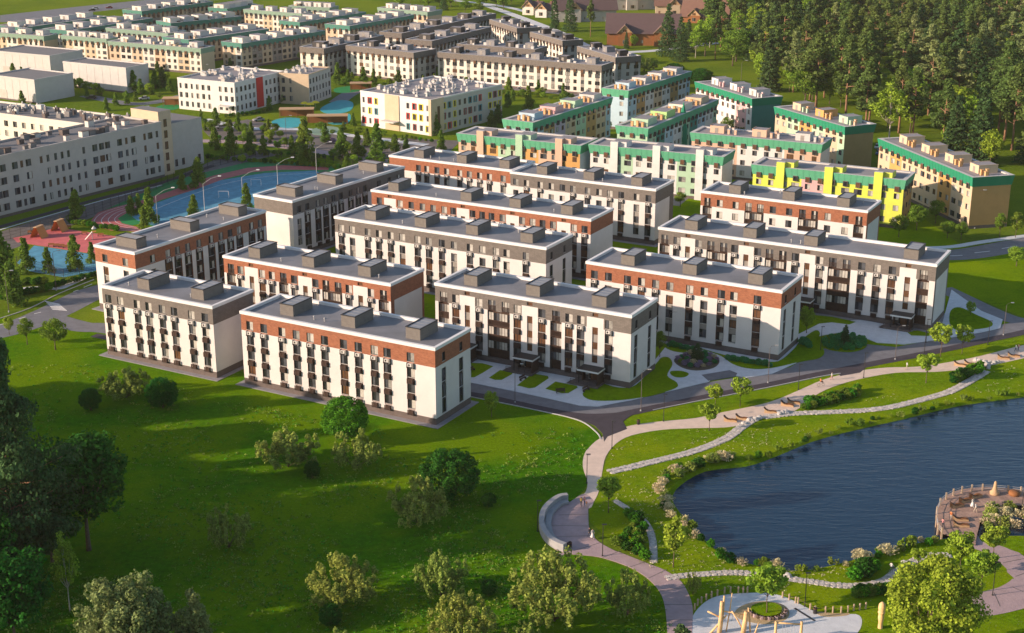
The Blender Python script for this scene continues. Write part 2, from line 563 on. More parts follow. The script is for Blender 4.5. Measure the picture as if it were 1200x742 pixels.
def win_mesh(w, h, v=0, frame='black_metal', sill=None, bars=1):
    """a window facing -y: frame, mullions, panes; origin at the bottom centre"""
    mb = MB()
    t = 0.07
    mb.box(-w / 2, -w / 2 + t, 0, 0.07, 0, h, frame)
    mb.box(w / 2 - t, w / 2, 0, 0.07, 0, h, frame)
    mb.box(-w / 2 + t, w / 2 - t, 0, 0.07, 0, t, frame)
    mb.box(-w / 2 + t, w / 2 - t, 0, 0.07, h - t, h, frame)
    pans = {0: ('glass_dark', 'glass_mid'), 1: ('glass_mid', 'curtain'), 2: ('glass_dark', 'curtain_pale'), 3: ('curtain', 'curtain_pale'), 4: ('glass_mid', 'glass_dark'), 5: ('glass_brown', 'glass_brown')}[v % 6]
    n = bars + 1
    xs = [-w / 2 + t + (w - 2 * t) * (k / n if n != 2 else (0, 0.42, 1)[k]) for k in range(n + 1)]
    for k in range(n):
        p = pans[k % 2]
        mb.face([(xs[k], 0.045, t), (xs[k + 1], 0.045, t), (xs[k + 1], 0.045, h - t), (xs[k], 0.045, h - t)], p)
        if k:
            mb.box(xs[k] - 0.035, xs[k] + 0.035, 0.005, 0.06, t, h - t, frame)
    if sill:
        mb.box(-w / 2 - 0.05, w / 2 + 0.05, -0.12, 0.0, -0.06, 0.0, sill)
    return mb.mesh('window')

WCACHE = {}
def wmesh(w, h, v, frame='black_metal', sill='light_metal', bars=1):
    k = (round(w, 2), round(h, 2), v, frame, sill, bars)
    if k not in WCACHE:
        WCACHE[k] = win_mesh(w, h, v, frame, sill, bars)
    return WCACHE[k]

def basket_mesh():
    mb = MB()
    for k in range(6):
        z = 0.06 + k * 0.145
        mb.box(-0.62, 0.62, -0.48, -0.44, z, z + 0.08, 'dark_brown')
        mb.box(-0.62, -0.58, -0.44, 0.2, z, z + 0.08, 'dark_brown')
        mb.box(0.58, 0.62, -0.44, 0.2, z, z + 0.08, 'dark_brown')
    for x in (-0.62, 0.56):
        mb.box(x, x + 0.06, -0.50, -0.44, 0, 0.95, 'dark_trim')
    mb.box(-0.62, 0.62, -0.48, 0.2, -0.02, 0.04, 'dark_trim')
    mb.box(-0.60, 0.60, -0.05, 0.2, 0.04, 0.86, 'dark_brown')
    return mb.mesh('air_conditioner_basket')
def acunit_mesh():
    mb = MB()
    mb.box(-0.45, 0.38, -0.42, 0.0, 0.26, 0.84, 'light_metal')
    pts = [(0.0 + 0.2 * math.cos(a * math.pi / 5) - 0.1, -0.425, 0.55 + 0.2 * math.sin(a * math.pi / 5)) for a in range(10)]
    mb.face(pts[::-1], 'dark_trim')
    for k in range(3):
        mb.box(-0.66, 0.66, -0.50, -0.46, 0.02 + k * 0.1, 0.07 + k * 0.1, 'dark_trim')
    mb.box(-0.66, 0.66, -0.48, 0.0, -0.03, 0.02, 'dark_trim')
    mb.box(-0.66, -0.60, -0.50, 0.0, 0.0, 0.95, 'light_metal')
    mb.box(0.60, 0.66, -0.50, 0.0, 0.0, 0.95, 'light_metal')
    return mb.mesh('air_conditioner')
BASK, ACU = basket_mesh(), acunit_mesh()

def railing_mesh(w, h=1.1, mat='dark_brown'):
    mb = MB()
    mb.box(-w / 2, w / 2, -0.03, 0.03, h - 0.08, h, mat)
    mb.box(-w / 2, w / 2, -0.03, 0.03, 0.0, 0.10, mat)
    n = max(4, int(w / 0.16))
    for k in range(n + 1):
        x = -w / 2 + 0.02 + (w - 0.08) * k / n
        mb.box(x, x + 0.05, -0.02, 0.02, 0.1, h - 0.08, mat)
    return mb.mesh('balcony_railing')
def glazing_mesh(w, h=1.65):
    mb = MB()
    n = max(3, int(round(w / 0.62)))
    for k in range(n):
        xa = -w / 2 + w * k / n; xb = -w / 2 + w * (k + 1) / n
        p = ['curtain_pale', 'glass_mid', 'curtain_pale', 'curtain', 'glass_dark'][(k * 7 + int(w * 10)) % 5]
        mb.face([(xa, 0.02, 0), (xb, 0.02, 0), (xb, 0.02, h), (xa, 0.02, h)], p)
        mb.box(xa - 0.03, xa + 0.03, -0.03, 0.03, 0, h, 'dark_brown')
    mb.box(w / 2 - 0.03, w / 2 + 0.03, -0.03, 0.03, 0, h, 'dark_brown')
    mb.box(-w / 2, w / 2, -0.04, 0.04, h - 0.07, h, 'dark_brown')
    return mb.mesh('balcony_glazing')
RCACHE = {}
def rmesh(f, w):
    k = (f.__name__, round(w, 1))
    if k not in RCACHE: RCACHE[k] = f(w)
    return RCACHE[k]

def rooftop_box_mesh(w, d, h):
    mb = MB()
    mb.box(0, w, 0, d, 0, h, 'metal_cladding', 'rooftop_sheet')
    t = 0.14
    for a in ((-.08, w + .08, -.08, t), (-.08, w + .08, d - t, d + .08), (-.08, t, t, d - t), (w - t, w + .08, t, d - t)):
        mb.box(a[0], a[1], a[2], a[3], h - 0.02, h + 0.13, 'dark_trim')
    for k in range(1, 4):
        mb.box(t, w - t, d * k / 4 - .03, d * k / 4 + .03, h + 0.003, h + 0.05, 'rooftop_sheet')
    return mb.mesh('rooftop_box')
RB1 = rooftop_box_mesh(3.1, 6.1, 2.15)
RB2 = rooftop_box_mesh(6.2, 3.1, 2.15)

def canopy(parent, x, T0):
    """entrance under the stair panel: slab roof, dark porch walls, door, terrace with steps"""
    mb = MB()
    mb.box(x - 2.3, x + 2.3, -3.1, 0.0, 3.05, 3.40, 'parapet_white', 'dark_trim')
    mb.box(x - 2.15, x + 2.15, -2.95, 0.0, 3.403, 3.43, 'dark_trim')
    mb.build('canopy_roof', parent)
    for q in ((x + 1.85, x + 2.05, -2.8), (x - 2.05, x - 1.85, -1.2)):
        mb = MB(); mb.box(q[0], q[1], q[2], -0.02, 0.5, 3.04, 'dark_brown'); mb.build('porch_wall', parent)
    mb = MB(); mb.box(x - 2.05, x - 1.9, -2.9, -2.75, 0.5, 3.04, 'black_metal'); mb.build('porch_post', parent)
    mb = MB()
    mb.box(x - 3.6, x + 2.3, -3.5, -0.02, 0.0, 0.5, 'plinth_brown')
    for k in range(3):
        mb.box(x - 4.5 + k * 0.3, x - 3.6, -3.4, -1.4, 0.0, 0.13 + 0.13 * k, 'plinth_brown')
    for q in range(5):
        mb.box(x - 3.5 + q * 1.4, x - 3.44 + q * 1.4, -3.47, -3.41, 0.5, 1.35, 'black_metal')
    mb.box(x - 3.5, x + 2.2, -3.47, -3.41, 1.3, 1.36, 'black_metal')
    mb.build('entrance_terrace', parent)
    put(wmesh(1.5, 2.3, 5, 'dark_brown', None), 'entrance_door', parent, (x, -0.1, 0.5))

H = 15.0
ZB, ZP, ZC = 11.15, 1.35, 14.4          # bottom of the clad band, top of the plinth, bottom of the parapet
FLO = (11.4, 8.35, 5.35, 2.3)

def block(name, P, band, front, end, boxes, label, boxpx=True, longside=None, apron=True, rotlong=False, endstyle='plain'):
    x0, y0, th, L, W = P
    th = R(th)
    e = empty(name, (x0, y0, 0), th, label, 'apartment block', 'four storey white blocks of the new estate')
    ex = Vector((math.cos(th), math.sin(th))); ey = Vector((-math.sin(th), math.cos(th)))
    def s_front(px, z=12.2):
        lo, hi = -5.0, L + 5.0
        for _ in range(40):
            m = (lo + hi) / 2
            q = Vector((x0, y0)) + ex * m
            if PX(q.x, q.y, z)[0] < px: lo = m
            else: hi = m
        return lo
    def s_end(px, z=12.2):
        lo, hi = -5.0, W + 5.0
        for _ in range(40):
            m = (lo + hi) / 2
            q = Vector((x0, y0)) + ex * L + ey * m
            if PX(q.x, q.y, z)[0] < px: lo = m
            else: hi = m
        return lo
    out = {'wall': MB(), 'clad_band': MB(), 'plinth': MB()}
    bandmat = band
    placed = []
    def side(T, Lf, cols, rz, org, is_front):
        """org(s, d): local xy for distance s along the side, d inward"""
        holes, panels, xc = [], [], []
        for s, typ in cols:
            if typ in 'AN':
                hw = (1.2 if rotlong and not is_front else 0.85) if typ == 'A' else 0.80
                top = ZB - 0.02 if typ == 'A' else 10.35
                holes.append((s - hw, s + hw, 2.15, top, 0.28, 'spandrel_grey' if typ == 'N' else 'dark_brown'))
                holes.append((s - 0.8, s + 0.8, 11.4, 13.15, 0.2, 'glass_dark'))
                placed.append((wmesh(1.6, 1.75, RND.randrange(5)), 'window', s, 0.1, 11.4, rz, org))
                for z in FLO[1:]:
                    v = RND.choice((0, 4, 1, 0, 2, 5))
                    placed.append((wmesh(1.56, 1.75, v, 'dark_trim' if typ == 'A' else 'black_metal'), 'window', s, 0.16, z, rz, org))
                if typ == 'A':
                    placed.append((ACU, 'air_conditioner', s, 0.0, 10.3, rz, org))
                    for z in (7.28, 4.28, 1.22):
                        placed.append((BASK, 'air_conditioner_basket', s, 0.0, z, rz, org))
            elif typ == 'n':
                for z in FLO:
                    holes.append((s - 0.8, s + 0.8, z, z + 1.75, 0.2, 'glass_dark'))
                    placed.append((wmesh(1.6, 1.75, RND.randrange(5)), 'window', s, 0.1, z, rz, org))
            elif typ == 't':
                holes.append((s - 0.8, s + 0.8, 11.4, 13.15, 0.2, 'glass_dark'))
                placed.append((wmesh(1.6, 1.75, RND.randrange(5)), 'window', s, 0.1, 11.4, rz, org))
                holes.append((s - 0.8, s + 0.8, 3.0, 9.9, 0.28, 'spandrel_grey'))
                for z in FLO[1:]:
                    placed.append((wmesh(1.5, 1.6, RND.randrange(5)), 'window', s, 0.16, z + .05 if z > 3 else 3.05, rz, org))
            elif typ == 'E':
                holes.append((s - 0.55, s + 0.55, 11.6, 13.3, 0.2, 'glass_dark'))
                placed.append((wmesh(1.1, 1.7, 4), 'window', s, 0.1, 11.6, rz, org))
                holes.append((s - 0.78, s + 0.78, 1.5, 10.3, 0.22, 'dark_trim'))
                for z in (1.6, 4.6, 7.7):
                    placed.append((wmesh(1.45, 2.5, (0, 4)[int(z) % 2]), 'window', s, 0.12, z, rz, org))
            elif typ in 'bB':
                w2 = 1.25 if typ == 'b' else 2.55
                w2 = min(w2, s - 0.25, Lf - s - 0.25)
                holes.append((s - w2, s + w2, 1.0, ZB - 0.02, 0.75, 'dark_brown'))
                for z in (8.35, 5.35, 2.35):
                    placed.append((rmesh(glazing_mesh, 2 * w2 - 0.1), 'balcony_glazing', s, 0.22, z + 0.75, rz, org))
                    placed.append((rmesh(railing_mesh, 2 * w2), 'balcony_railing', s, 0.08, z - 0.35, rz, org))
                for q in ((0,) if typ == 'b' else (-w2 + 1.0, w2 - 1.0)):
                    holes.append((s + q - 0.85, s + q + 0.85, 11.2, 13.3, 0.25, 'glass_dark'))
                    placed.append((wmesh(1.7, 2.1, RND.choice([1, 2, 3, 4]), bars=2), 'window', s + q, 0.15, 11.2, rz, org))
                    placed.append((rmesh(railing_mesh, 1.7), 'balcony_railing', s + q, -0.04, 11.15, rz, org))
            elif typ == 'S':
                panels.append((s - 1.8, s + 1.8)); xc += [s - 1.8, s + 1.8]
                holes.append((s - 0.6, s + 0.6, 4.0, 11.3, 0.22, 'spandrel_grey'))
                holes.append((s - 0.6, s + 0.6, 13.45, 14.15, 0.2, 'glass_brown'))
                for z in (9.8, 6.8, 4.0):
                    placed.append((wmesh(1.18, 1.4, 5, 'dark_brown', None), 'stair_window', s, 0.1, z, rz, org))
                if is_front:
                    holes.append((s - 1.2, s + 1.2, 0.5, 2.9, 0.3, 'dark_trim'))
                    canopy(e, s, T)
            elif typ == 'P':                                     # white inset panel of an end wall
                pass
        holes = [h for h in holes if h[0] > 0.05 and h[1] < Lf - 0.05]
        def key(x, z):
            if any(a < x < b for a, b in panels) and ZP < z < 13.3:
                return ('wall', 'white_plaster')
            if z > ZC: return ('clad_band', bandmat)
            if z > ZB: return ('clad_band', bandmat)
            if z < ZP: return ('plinth', 'plinth_brown')
            if not is_front and endstyle == 'panel' and (x < 1.3 or x > Lf - 0.8):
                return ('clad_band', bandmat)
            if not is_front and endstyle == 'farband' and x > Lf - 2.6:
                return ('clad_band', bandmat)
            return ('wall', 'white_plaster')
        cuts = (1.3, Lf - 0.8, Lf - 2.6) if not is_front else ()
        facade(out, T, Lf, 0.0, ZC, holes, key, list(xc) + list(cuts), (ZP, ZB, 13.3))
    fr = [(s_front(px), t) for px, t in front]
    en = [(s_end(px), t) for px, t in end]
    side(lambda x, z, d: (x, d, z), L, fr, 0.0, lambda s, d: (s, d), True)
    side(lambda x, z, d: (L - d, x, z), W, en, math.pi / 2, lambda s, d: (L - d, s), False)
    def pk(x, z):
        return ('clad_band', bandmat) if z > ZB else (('plinth', 'plinth_brown') if z < ZP else ('wall', 'white_plaster'))
    back = [(3.0 + k * 3.6) for k in range(int((L - 4) / 3.6))]
    hb = [(s - 0.8, s + 0.8, z, z + 1.75, 0.2, 'glass_mid') for s in back for z in FLO]
    facade(out, lambda x, z, d: (L - x, W - d, z), L, 0.0, ZC, hb, pk, (), (ZP, ZB))
    facade(out, lambda x, z, d: (d, W - x, z), W, 0.0, ZC, [], pk, (), (ZP, ZB))
    for k, mb in out.items():
        mb.build(k, e)
    for me, nm, s, d, z, rz, org in placed:
        x, y = org(s, d)
        put(me, nm, e, (x, y, z), rz)
    # parapet ring, roof deck
    mb = MB()
    o1, w = 0.14, 0.5
    a = [(-o1, -o1), (L + o1, -o1), (L + o1, W + o1), (-o1, W + o1)]
    b = [(w, w), (L - w, w), (L - w, W - w), (w, W - w)]
    for k in range(4):
        k2 = (k + 1) % 4
        mb.face([(*a[k], ZC), (*a[k2], ZC), (*a[k2], H), (*a[k], H)], 'parapet_white')
        mb.face([(*a[k], H), (*a[k2], H), (*b[k2], H), (*b[k], H)], 'parapet_white')
        mb.face([(*b[k], H), (*b[k2], H), (*b[k2], H - 0.75), (*b[k], H - 0.75)], 'parapet_white')
        mb.face([(*a[k2], ZC), (*a[k], ZC), (*[v + (0.3 if v < 1 else -0.3) for v in a[k]], ZC), (*[v + (0.3 if v < 1 else -0.3) for v in a[k2]], ZC)], 'parapet_white')
    mb.build('parapet', e)
    mb = MB()
    mb.face([(*b[k], H - 0.55) for k in range(4)], 'roof_membrane')
    mb.build('roof', e)
    for px in boxes:
        if rotlong:
            yy = px
            put(RB2, 'rooftop_box', e, (3.2, yy, H - 0.55))
        else:
            q = s_front(px, H - 0.5) if True else 0
            # the box front stands 3.2 m behind the facade: solve there
            lo, hi = 0.0, L
            for _ in range(30):
                m = (lo + hi) / 2
                w2 = Vector((x0, y0)) + ex * m + ey * 3.2
                if PX(w2.x, w2.y, H)[0] < px: lo = m
                else: hi = m
            put(RB1, 'rooftop_box', e, (lo - 1.55, 3.2, H - 0.55))
    # roof fittings: vent cowls and a thin aerial
    for k in range(3):
        mbv = MB(); s = 3 + RND.random() * (L - 6); yy = W * RND.choice((0.3, 0.75))
        mbv.tube([(s, yy, H - 0.55), (s, yy, H + 0.1)], 0.12, 'grey_metal', 8)
        mbv.lathe([(0.05, 0.3), (0.22, 0.1), (0.22, 0.05)], 'grey_metal', 8, (s, yy, H))
        mbv.build('roof_vent', e)
    if apron:
        mb = MB()
        mb.box(-1.3, L + 1.1, -1.3, W + 1.1, 0.02, 0.12, 'apron_grey')
        mb.build('apron', e)
    return e

A_, N_ = 'A', 'N'
block('apartment_block', (-51.98, 265.23, -28.82, 43.7, 12.4), 'red_brick',
      [(p, 'A') for p in (292.6, 309, 330.3, 347, 363.4, 380.2, 402.5, 419.8, 438.6, 453.6, 481)],
      [(520, 'E'), (540.2, 'E')], (336, 408, 484), 'white block with red brick top storey nearest the camera, in front of all others')
block('apartment_block', (-82.99, 281.87, -28.84, 28.6, 12.4), 'grey_cladding',
      [(p, 'A') for p in (127.1, 140.9, 160.4, 174, 189.8, 204, 224.2, 240)],
      [], (168, 231.5), 'shortest grey topped white block, leftmost of the row facing the meadow')
block('apartment_block', (-15.66, 283.49, -28.72, 43.7, 12.3), 'grey_cladding',
      [(519.8, 'b'), (534, 'A'), (547.5, 'S'), (561.3, 'A'), (584.3, 'B'), (606.2, 'A'), (620.8, 'S'), (635, 'A'), (651.5, 'b'), (666.8, 'A'), (680.6, 'A'), (697.5, 'S'), (713.6, 'A')],
      [(745.8, 'E'), (761.9, 'E')], (551.5, 624.5, 702), 'grey topped white block with canopied entrances right behind the nearest red brick topped one')
block('apartment_block', (15.86, 299.09, -28.95, 43.5, 12.7), 'red_brick',
      [(696.6, 'A'), (713, 'N'), (735.3, 'A'), (751.7, 'A'), (768.3, 'A'), (785, 'N'), (808.3, 'A'), (825.4, 'N'), (845.3, 'A'), (860, 'N'), (887.7, 'A')],
      [(920.8, 'E'), (932, 'E')], (735.6, 808, 885), 'red brick topped white block right of centre beside the round flower bed')
block('apartment_block', (34.01, 327.35, -28.72, 63.8, 12.5), 'grey_cladding',
      [(779, 'b'), (793, 'A'), (806, 'S'), (818.6, 'A'), (840.5, 'B'), (860.8, 'A'), (874.4, 'S'), (888, 'A'), (909.5, 'B'), (932, 'A'), (946, 'S'), (960.8, 'A'), (984, 'B'), (1009.9, 'A'), (1028, 'A'), (1045.7, 'A'), (1064, 'S'), (1082.5, 'b')],
      [], (810, 878.7, 950, 1067.5), 'longest grey topped block, with dark balconies, at the right beside the bright lawn', endstyle='panel')
block('apartment_block', (-0.43, 385.34, -28.77, 42.5, 12.0), 'grey_cladding',
      [(604.5, 'n'), (617, 'A'), (633, 'A'), (646, 'n'), (659, 'n'), (671.4, 'A'), (688.5, 'A'), (702, 'n'), (714.6, 'A'), (728, 'A'), (746, 'N'), (759.8, 'A')],
      [], (635, 690, 746), 'grey topped white block in the rearmost row, in front of the cream green-roofed terrace', endstyle='farband')
block('apartment_block', (-92.74, 312.3, -31.35, 12.3, 43.5), 'red_brick',
      [(123, 'N'), (146.8, 'N')],
      [(179, 't'), (197, 'A'), (208, 'A'), (220, 'A'), (233, 'A'), (247.4, 'A'), (258.8, 'A'), (269.6, 'A'), (280.3, 'A'), (294.6, 'A'), (304.8, 'A')],
      (3.5, 20.5, 37.0), 'red brick topped block turned end-on at the far left, beside the running track', rotlong=True)
block('apartment_block', (-65.26, 359.45, -32.61, 12.7, 46.6), 'grey_cladding',
      [], [(350.4, 't'), (360, 'A'), (372.3, 'A'), (381.4, 'A'), (390.7, 'A'), (399.5, 'A'), (410.8, 'A'), (419.6, 'A'), (427.5, 'A'), (444, 'A'), (456, 'A'), (467, 'A')],
      (5.0, 21.0, 38.5), 'grey topped block turned end-on behind the blue sports court', rotlong=True)
block('apartment_block', (-42.28, 337.33, -28.94, 56.9, 12.9), 'grey_cladding',
      [(400, 'A'), (412.6, 'N'), (430.8, 'A'), (443.9, 'A'), (457.8, 'A'), (471.3, 'N'), (489.2, 'A'), (502.5, 'A'), (517.7, 'A'), (531.9, 'N'), (550.6, 'A'), (565.3, 'N'), (581.2, 'A'), (593.6, 'N'), (616.3, 'A')],
      [(646.3, 'E'), (661.4, 'E')], (434, 492.7, 553, 617), 'grey topped block with four rooftop boxes in the middle of the estate')
block('apartment_block', (-62.47, 303.65, -28.93, 43.2, 12.6), 'red_brick',
      [(270.6, 'b'), (281.7, 'A'), (294.6, 'S'), (307, 'A'), (318.5, 'A'), (332, 'b'), (344.6, 'A'), (357.5, 'S'), (369.6, 'A'), (389, 'B'), (408.8, 'A'), (422.3, 'S'), (434.6, 'A'), (449.3, 'b')],
      [], (298, 361, 427), 'red brick topped block with white stair panels, directly behind the nearest block on the left', endstyle='panel')
block('apartment_block', (48.25, 363.3, -28.81, 43.0, 12.0), 'red_brick',
      [(829, 'b'), (843.5, 'n'), (862, 'n'), (884, 'B'), (905.6, 'n'), (924.7, 'n'), (947.3, 'B'), (970, 'n'), (990.7, 'n'), (1006.5, 'b')],
      [], (861, 924, 988), 'red brick topped block in the right rear, in front of the yellow terrace', endstyle='panel')
block('apartment_block', (-34.76, 406.39, -29.04, 39.7, 13.1), 'red_brick',
      [(490.4, 'A'), (500, 'A'), (512, 'A'), (523.3, 'A'), (538.7, 'A'), (550, 'A'), (562, 'A'), (573.5, 'A'), (589.6, 'A')],
      [], (491, 541, 591), 'rearmost red brick topped block, next to the kindergarten with coloured windows')
block('apartment_block', (-36.02, 364.57, -28.85, 62.4, 12.5), 'red_brick',
      [(444.5, 'n'), (457, 'S'), (468.8, 'A'), (481.8, 'A'), (495, 'n'), (507.5, 'n'), (520.5, 'A'), (531, 'A'), (542.5, 'S'), (553.8, 'A'), (565, 'n'), (576, 'A'), (588.8, 'A'), (600.5, 'S'), (611.8, 'A'), (624, 'n'), (635.8, 'A'), (648, 'A'), (660.5, 'S'), (672.5, 'A'), (685, 'A')],
      [], (461, 546, 603.5, 664), 'long red brick topped block with four white stair panels behind the central grey topped one')
# ---------------------------------------------------------------- colourful terraces and far rows
plain('eave_green', (0.105, 0.40, 0.235)); plain('eave_green_deep', (0.018, 0.25, 0.135)); plain('eave_lit_court_green', (0.24, 0.36, 0.28)); plain('eave_green_shaded', (0.075, 0.24, 0.19))  # last two
plain('wall_cream', (0.74, 0.69, 0.60)); plain('wall_peach', (0.66, 0.44, 0.32)); plain('wall_mint', (0.42, 0.60, 0.42))
plain('wall_lemon', (0.66, 0.72, 0.10)); plain('wall_orange', (0.62, 0.34, 0.11)); plain('wall_ochre', (0.52, 0.31, 0.12))
plain('wall_lilac', (0.50, 0.40, 0.52)); plain('wall_sky', (0.44, 0.58, 0.68)); plain('wall_white', (0.72, 0.70, 0.68))
plain('wall_teal', (0.055, 0.24, 0.20)); plain('wall_lime', (0.42, 0.66, 0.25)); plain('wall_pink', (0.70, 0.42, 0.42))
plain('wall_sand', (0.62, 0.48, 0.33)); plain('wall_brown', (0.40, 0.28, 0.12)); plain('roof_grey', (0.30, 0.28, 0.29)); plain('wall_greige', (0.34, 0.29, 0.25))
plain('wall_school', (0.52, 0.48, 0.44)); plain('roof_school', (0.22, 0.21, 0.21)); plain('box_white', (0.58, 0.56, 0.54))
plain('chimney_orange', (0.66, 0.38, 0.17)); plain('panel_red', (0.62, 0.04, 0.03)); plain('panel_yellow', (0.75, 0.62, 0.03)); plain('panel_maroon', (0.28, 0.05, 0.06)); plain('panel_teal', (0.05, 0.25, 0.30))
plain('far_frame', (0.12, 0.10, 0.09)); plain('timber', (0.30, 0.12, 0.04)); plain('timber_pale', (0.55, 0.36, 0.20)); plain('tile_roof', (0.13, 0.085, 0.085)); plain('tile_roof_brown', (0.22, 0.12, 0.09))
plain('play_red', (0.66, 0.16, 0.16), var=0.15); plain('track_red', (0.52, 0.15, 0.14), var=0.15); plain('court_blue', (0.10, 0.32, 0.46), var=0.25); plain('court_green', (0.02, 0.26, 0.07), var=0.15)
plain('court_cyan', (0.05, 0.40, 0.45), var=0.1); plain('play_orange', (0.62, 0.27, 0.08)); plain('white_line', (0.8, 0.8, 0.8)); plain('gravel_dark', (0.17, 0.15, 0.14), var=0.2)
plain('magenta', (0.60, 0.04, 0.35))

def frame3(A, B, C, h, wdef=12.0):
    a, b, c = G(*A, h), G(*B, h), G(*C, h)
    ex = (b - a); L = ex.length; th = math.atan2(ex.y, ex.x)
    ey = Vector((-math.sin(th), math.cos(th), 0))
    W = (c - b).dot(ey)
    if (c - b).length > L * 1.15:
        ey = (c - b).normalized(); W = (c - b).length
        ex = Vector((ey.y, -ey.x, 0)); th = math.atan2(ex.y, ex.x)
        L = max(9.0, (b - a).dot(ex)); a = b - ex * L
    if W < 6: W = wdef
    return a.x, a.y, th, L, W

def roof_clutter(mb, L, W, z, n, mats, rnd):
    for k in range(n):
        x = 1.5 + rnd.random() * (L - 3); y = 1.5 + rnd.random() * (W - 3)
        s = 0.35 + rnd.random() * 0.5; h = 0.6 + rnd.random() * 0.8
        mb.box(x - s, x + s, y - s, y + s, z, z + h, rnd.choice(mats))

def terrace(A, B, C, h, label, group, walls, endwall, band='eave_green', bandh=2.7, roof='roof_grey', pent=('box_white',), npent=3, towers=0, towermat=None,
            individual=True, floors=4, wdef=12.0, flare=0.45, bay=3.4, side_walls=None, pentw=(4.5, 4.0), dormer=True, clutter=('chimney_orange',), name='terrace_block', cat='apartment block', side_long=False, trim=None, strips=False, frame='far_frame', plinth='plinth_brown'):
    x0, y0, th, L, W = frame3(A, B, C, h, wdef)
    rnd = random.Random(int(A[0] * 13 + A[1] * 7))
    e = empty(name, (x0, y0, 0), th, label, cat, group)
    out = {'wall': MB(), 'plinth': MB()}
    zb = h - bandh
    fh = (zb - 1.0) / (floors - 1) if dormer else (h - 1.6) / floors
    wmb = MB()
    def side(T, Lf, wl, windows, rz, org):
        nb = max(2, int(Lf / bay)); bw = Lf / nb
        holes = []; cuts = []
        for b in range(nb):
            xc = (b + 0.5) * bw; cuts.append(b * bw)
            if windows:
                ww = 1.5 if not (b % 5 in (2, 3)) else 2.2
                for f in range(floors - 1 if dormer else floors):
                    z = 1.5 + f * fh
                    holes.append((xc - ww / 2, xc + ww / 2, z, z + 1.55, 0.15, 'glass_dark'))
                    v = rnd.randrange(6)
                    if individual:
                        p = org(xc, 0.05); put(wmesh(ww, 1.55, v, frame, None), 'window', e, (p[0], p[1], z), rz)
                    else:
                        a_, b_ = xc - ww / 2 + .1, xc + ww / 2 - .1
                        q = [T(a_, z + .1, .1), T(b_, z + .1, .1), T(b_, z + 1.45, .1), T(a_, z + 1.45, .1)]
                        wmb.face(q, ['glass_dark', 'glass_mid', 'glass_brown', 'curtain'][v % 4])
                        wmb.box(xc - .05, xc + .05, 0.02, 0.1, z, z + 1.5, frame, T=lambda x, y, zz: T(x, zz, y))
                if dormer:
                    z = zb - 0.75
                    wmb.box(xc - 0.65, xc + 0.65, -0.5, 0.05, z, z + 1.5, frame, 'roof_grey', T=lambda x, y, zz: T(x, zz, y))
                    q = [T(xc - .5, z + .15, -.52), T(xc + .5, z + .15, -.52), T(xc + .5, z + 1.35, -.52), T(xc - .5, z + 1.35, -.52)]
                    wmb.face(q, 'glass_dark' if v % 2 else 'glass_brown')
        def key(x, z):
            if z < 0.9: return ('plinth', plinth)
            b = int(x / bw)
            if strips and 1.2 < z < zb - 0.6 and b % 2 == 0 and abs(x - (b + 0.5) * bw) < 0.8: return ('wall', 'spandrel_grey')
            return ('wall', wl[(b // 2) % len(wl)] if len(wl) > 1 else wl[0])
        if strips:
            for b in range(nb): cuts += [(b + 0.5) * bw - 0.8, (b + 0.5) * bw + 0.8]
        facade(out, T, Lf, 0.0, h - 0.3, holes, key, cuts, (0.9, zb - 0.6, 1.2))
    side(lambda x, z, d: (x, d, z), L, walls, bool(walls), 0, lambda s, d: (s, d))
    side(lambda x, z, d: (L - d, x, z), W, side_walls or [endwall], bool(side_walls), math.pi / 2, lambda s, d: (L - d, s))
    side(lambda x, z, d: (L - x, W - d, z), L, [walls[0] if walls else endwall], False, 0, None)
    side(lambda x, z, d: (d, W - x, z), W, [endwall], False, 0, None)
    for k, mb in out.items(): mb.build(k, e)
    if wmb.f:
        wmb.build('dormer_windows' if individual else 'windows', e, kind='stuff')
    # mansard eave band
    mb = MB()
    i = 0.12; f = i + flare
    lo = [(-i, -i), (L + i, -i), (L + i, W + i), (-i, W + i)]
    hi = [(-f, -f), (L + f, -f), (L + f, W + f), (-f, W + f)]
    inn = [(0.6, 0.6), (L - 0.6, 0.6), (L - 0.6, W - 0.6), (0.6, W - 0.6)]
    for k in range(4):
        k2 = (k + 1) % 4
        mb.face([(*lo[k], zb), (*lo[k2], zb), (*hi[k2], h), (*hi[k], h)], band)
        mb.face([(*lo[k2], zb), (*lo[k], zb), (*inn[k], zb), (*inn[k2], zb)], band)
        mb.face([(*hi[k], h), (*hi[k2], h), (*inn[k2], h), (*inn[k], h)], trim or 'box_white')
        mb.face([(*inn[k], h), (*inn[k2], h), (*inn[k2], h - 0.5), (*inn[k], h - 0.5)], 'box_white')
        # standing seams
        n = max(2, int(Vector(lo[k]).lerp(Vector(lo[k2]), 0).length * 0 + (Vector(lo[k2]) - Vector(lo[k])).length / 1.6))
        if individual and k < 2:
            for q in range(1, n):
                t = q / n
                a = Vector(lo[k]).lerp(Vector(lo[k2]), t); b = Vector(hi[k]).lerp(Vector(hi[k2]), t)
                d = (Vector(lo[k2]) - Vector(lo[k])).normalized() * 0.05; nn = Vector((d.y, -d.x)) * 1.0
                mb.face([(*(a - d + nn), zb), (*(a + d + nn), zb), (*(b + d + nn), h), (*(b - d + nn), h)], band)
    mb.build('eave_band', e)
    mb = MB(); mb.face([(*inn[k], h - 0.35) for k in range(4)], roof); mb.build('roof', e)
    long_ = L if L >= W else W
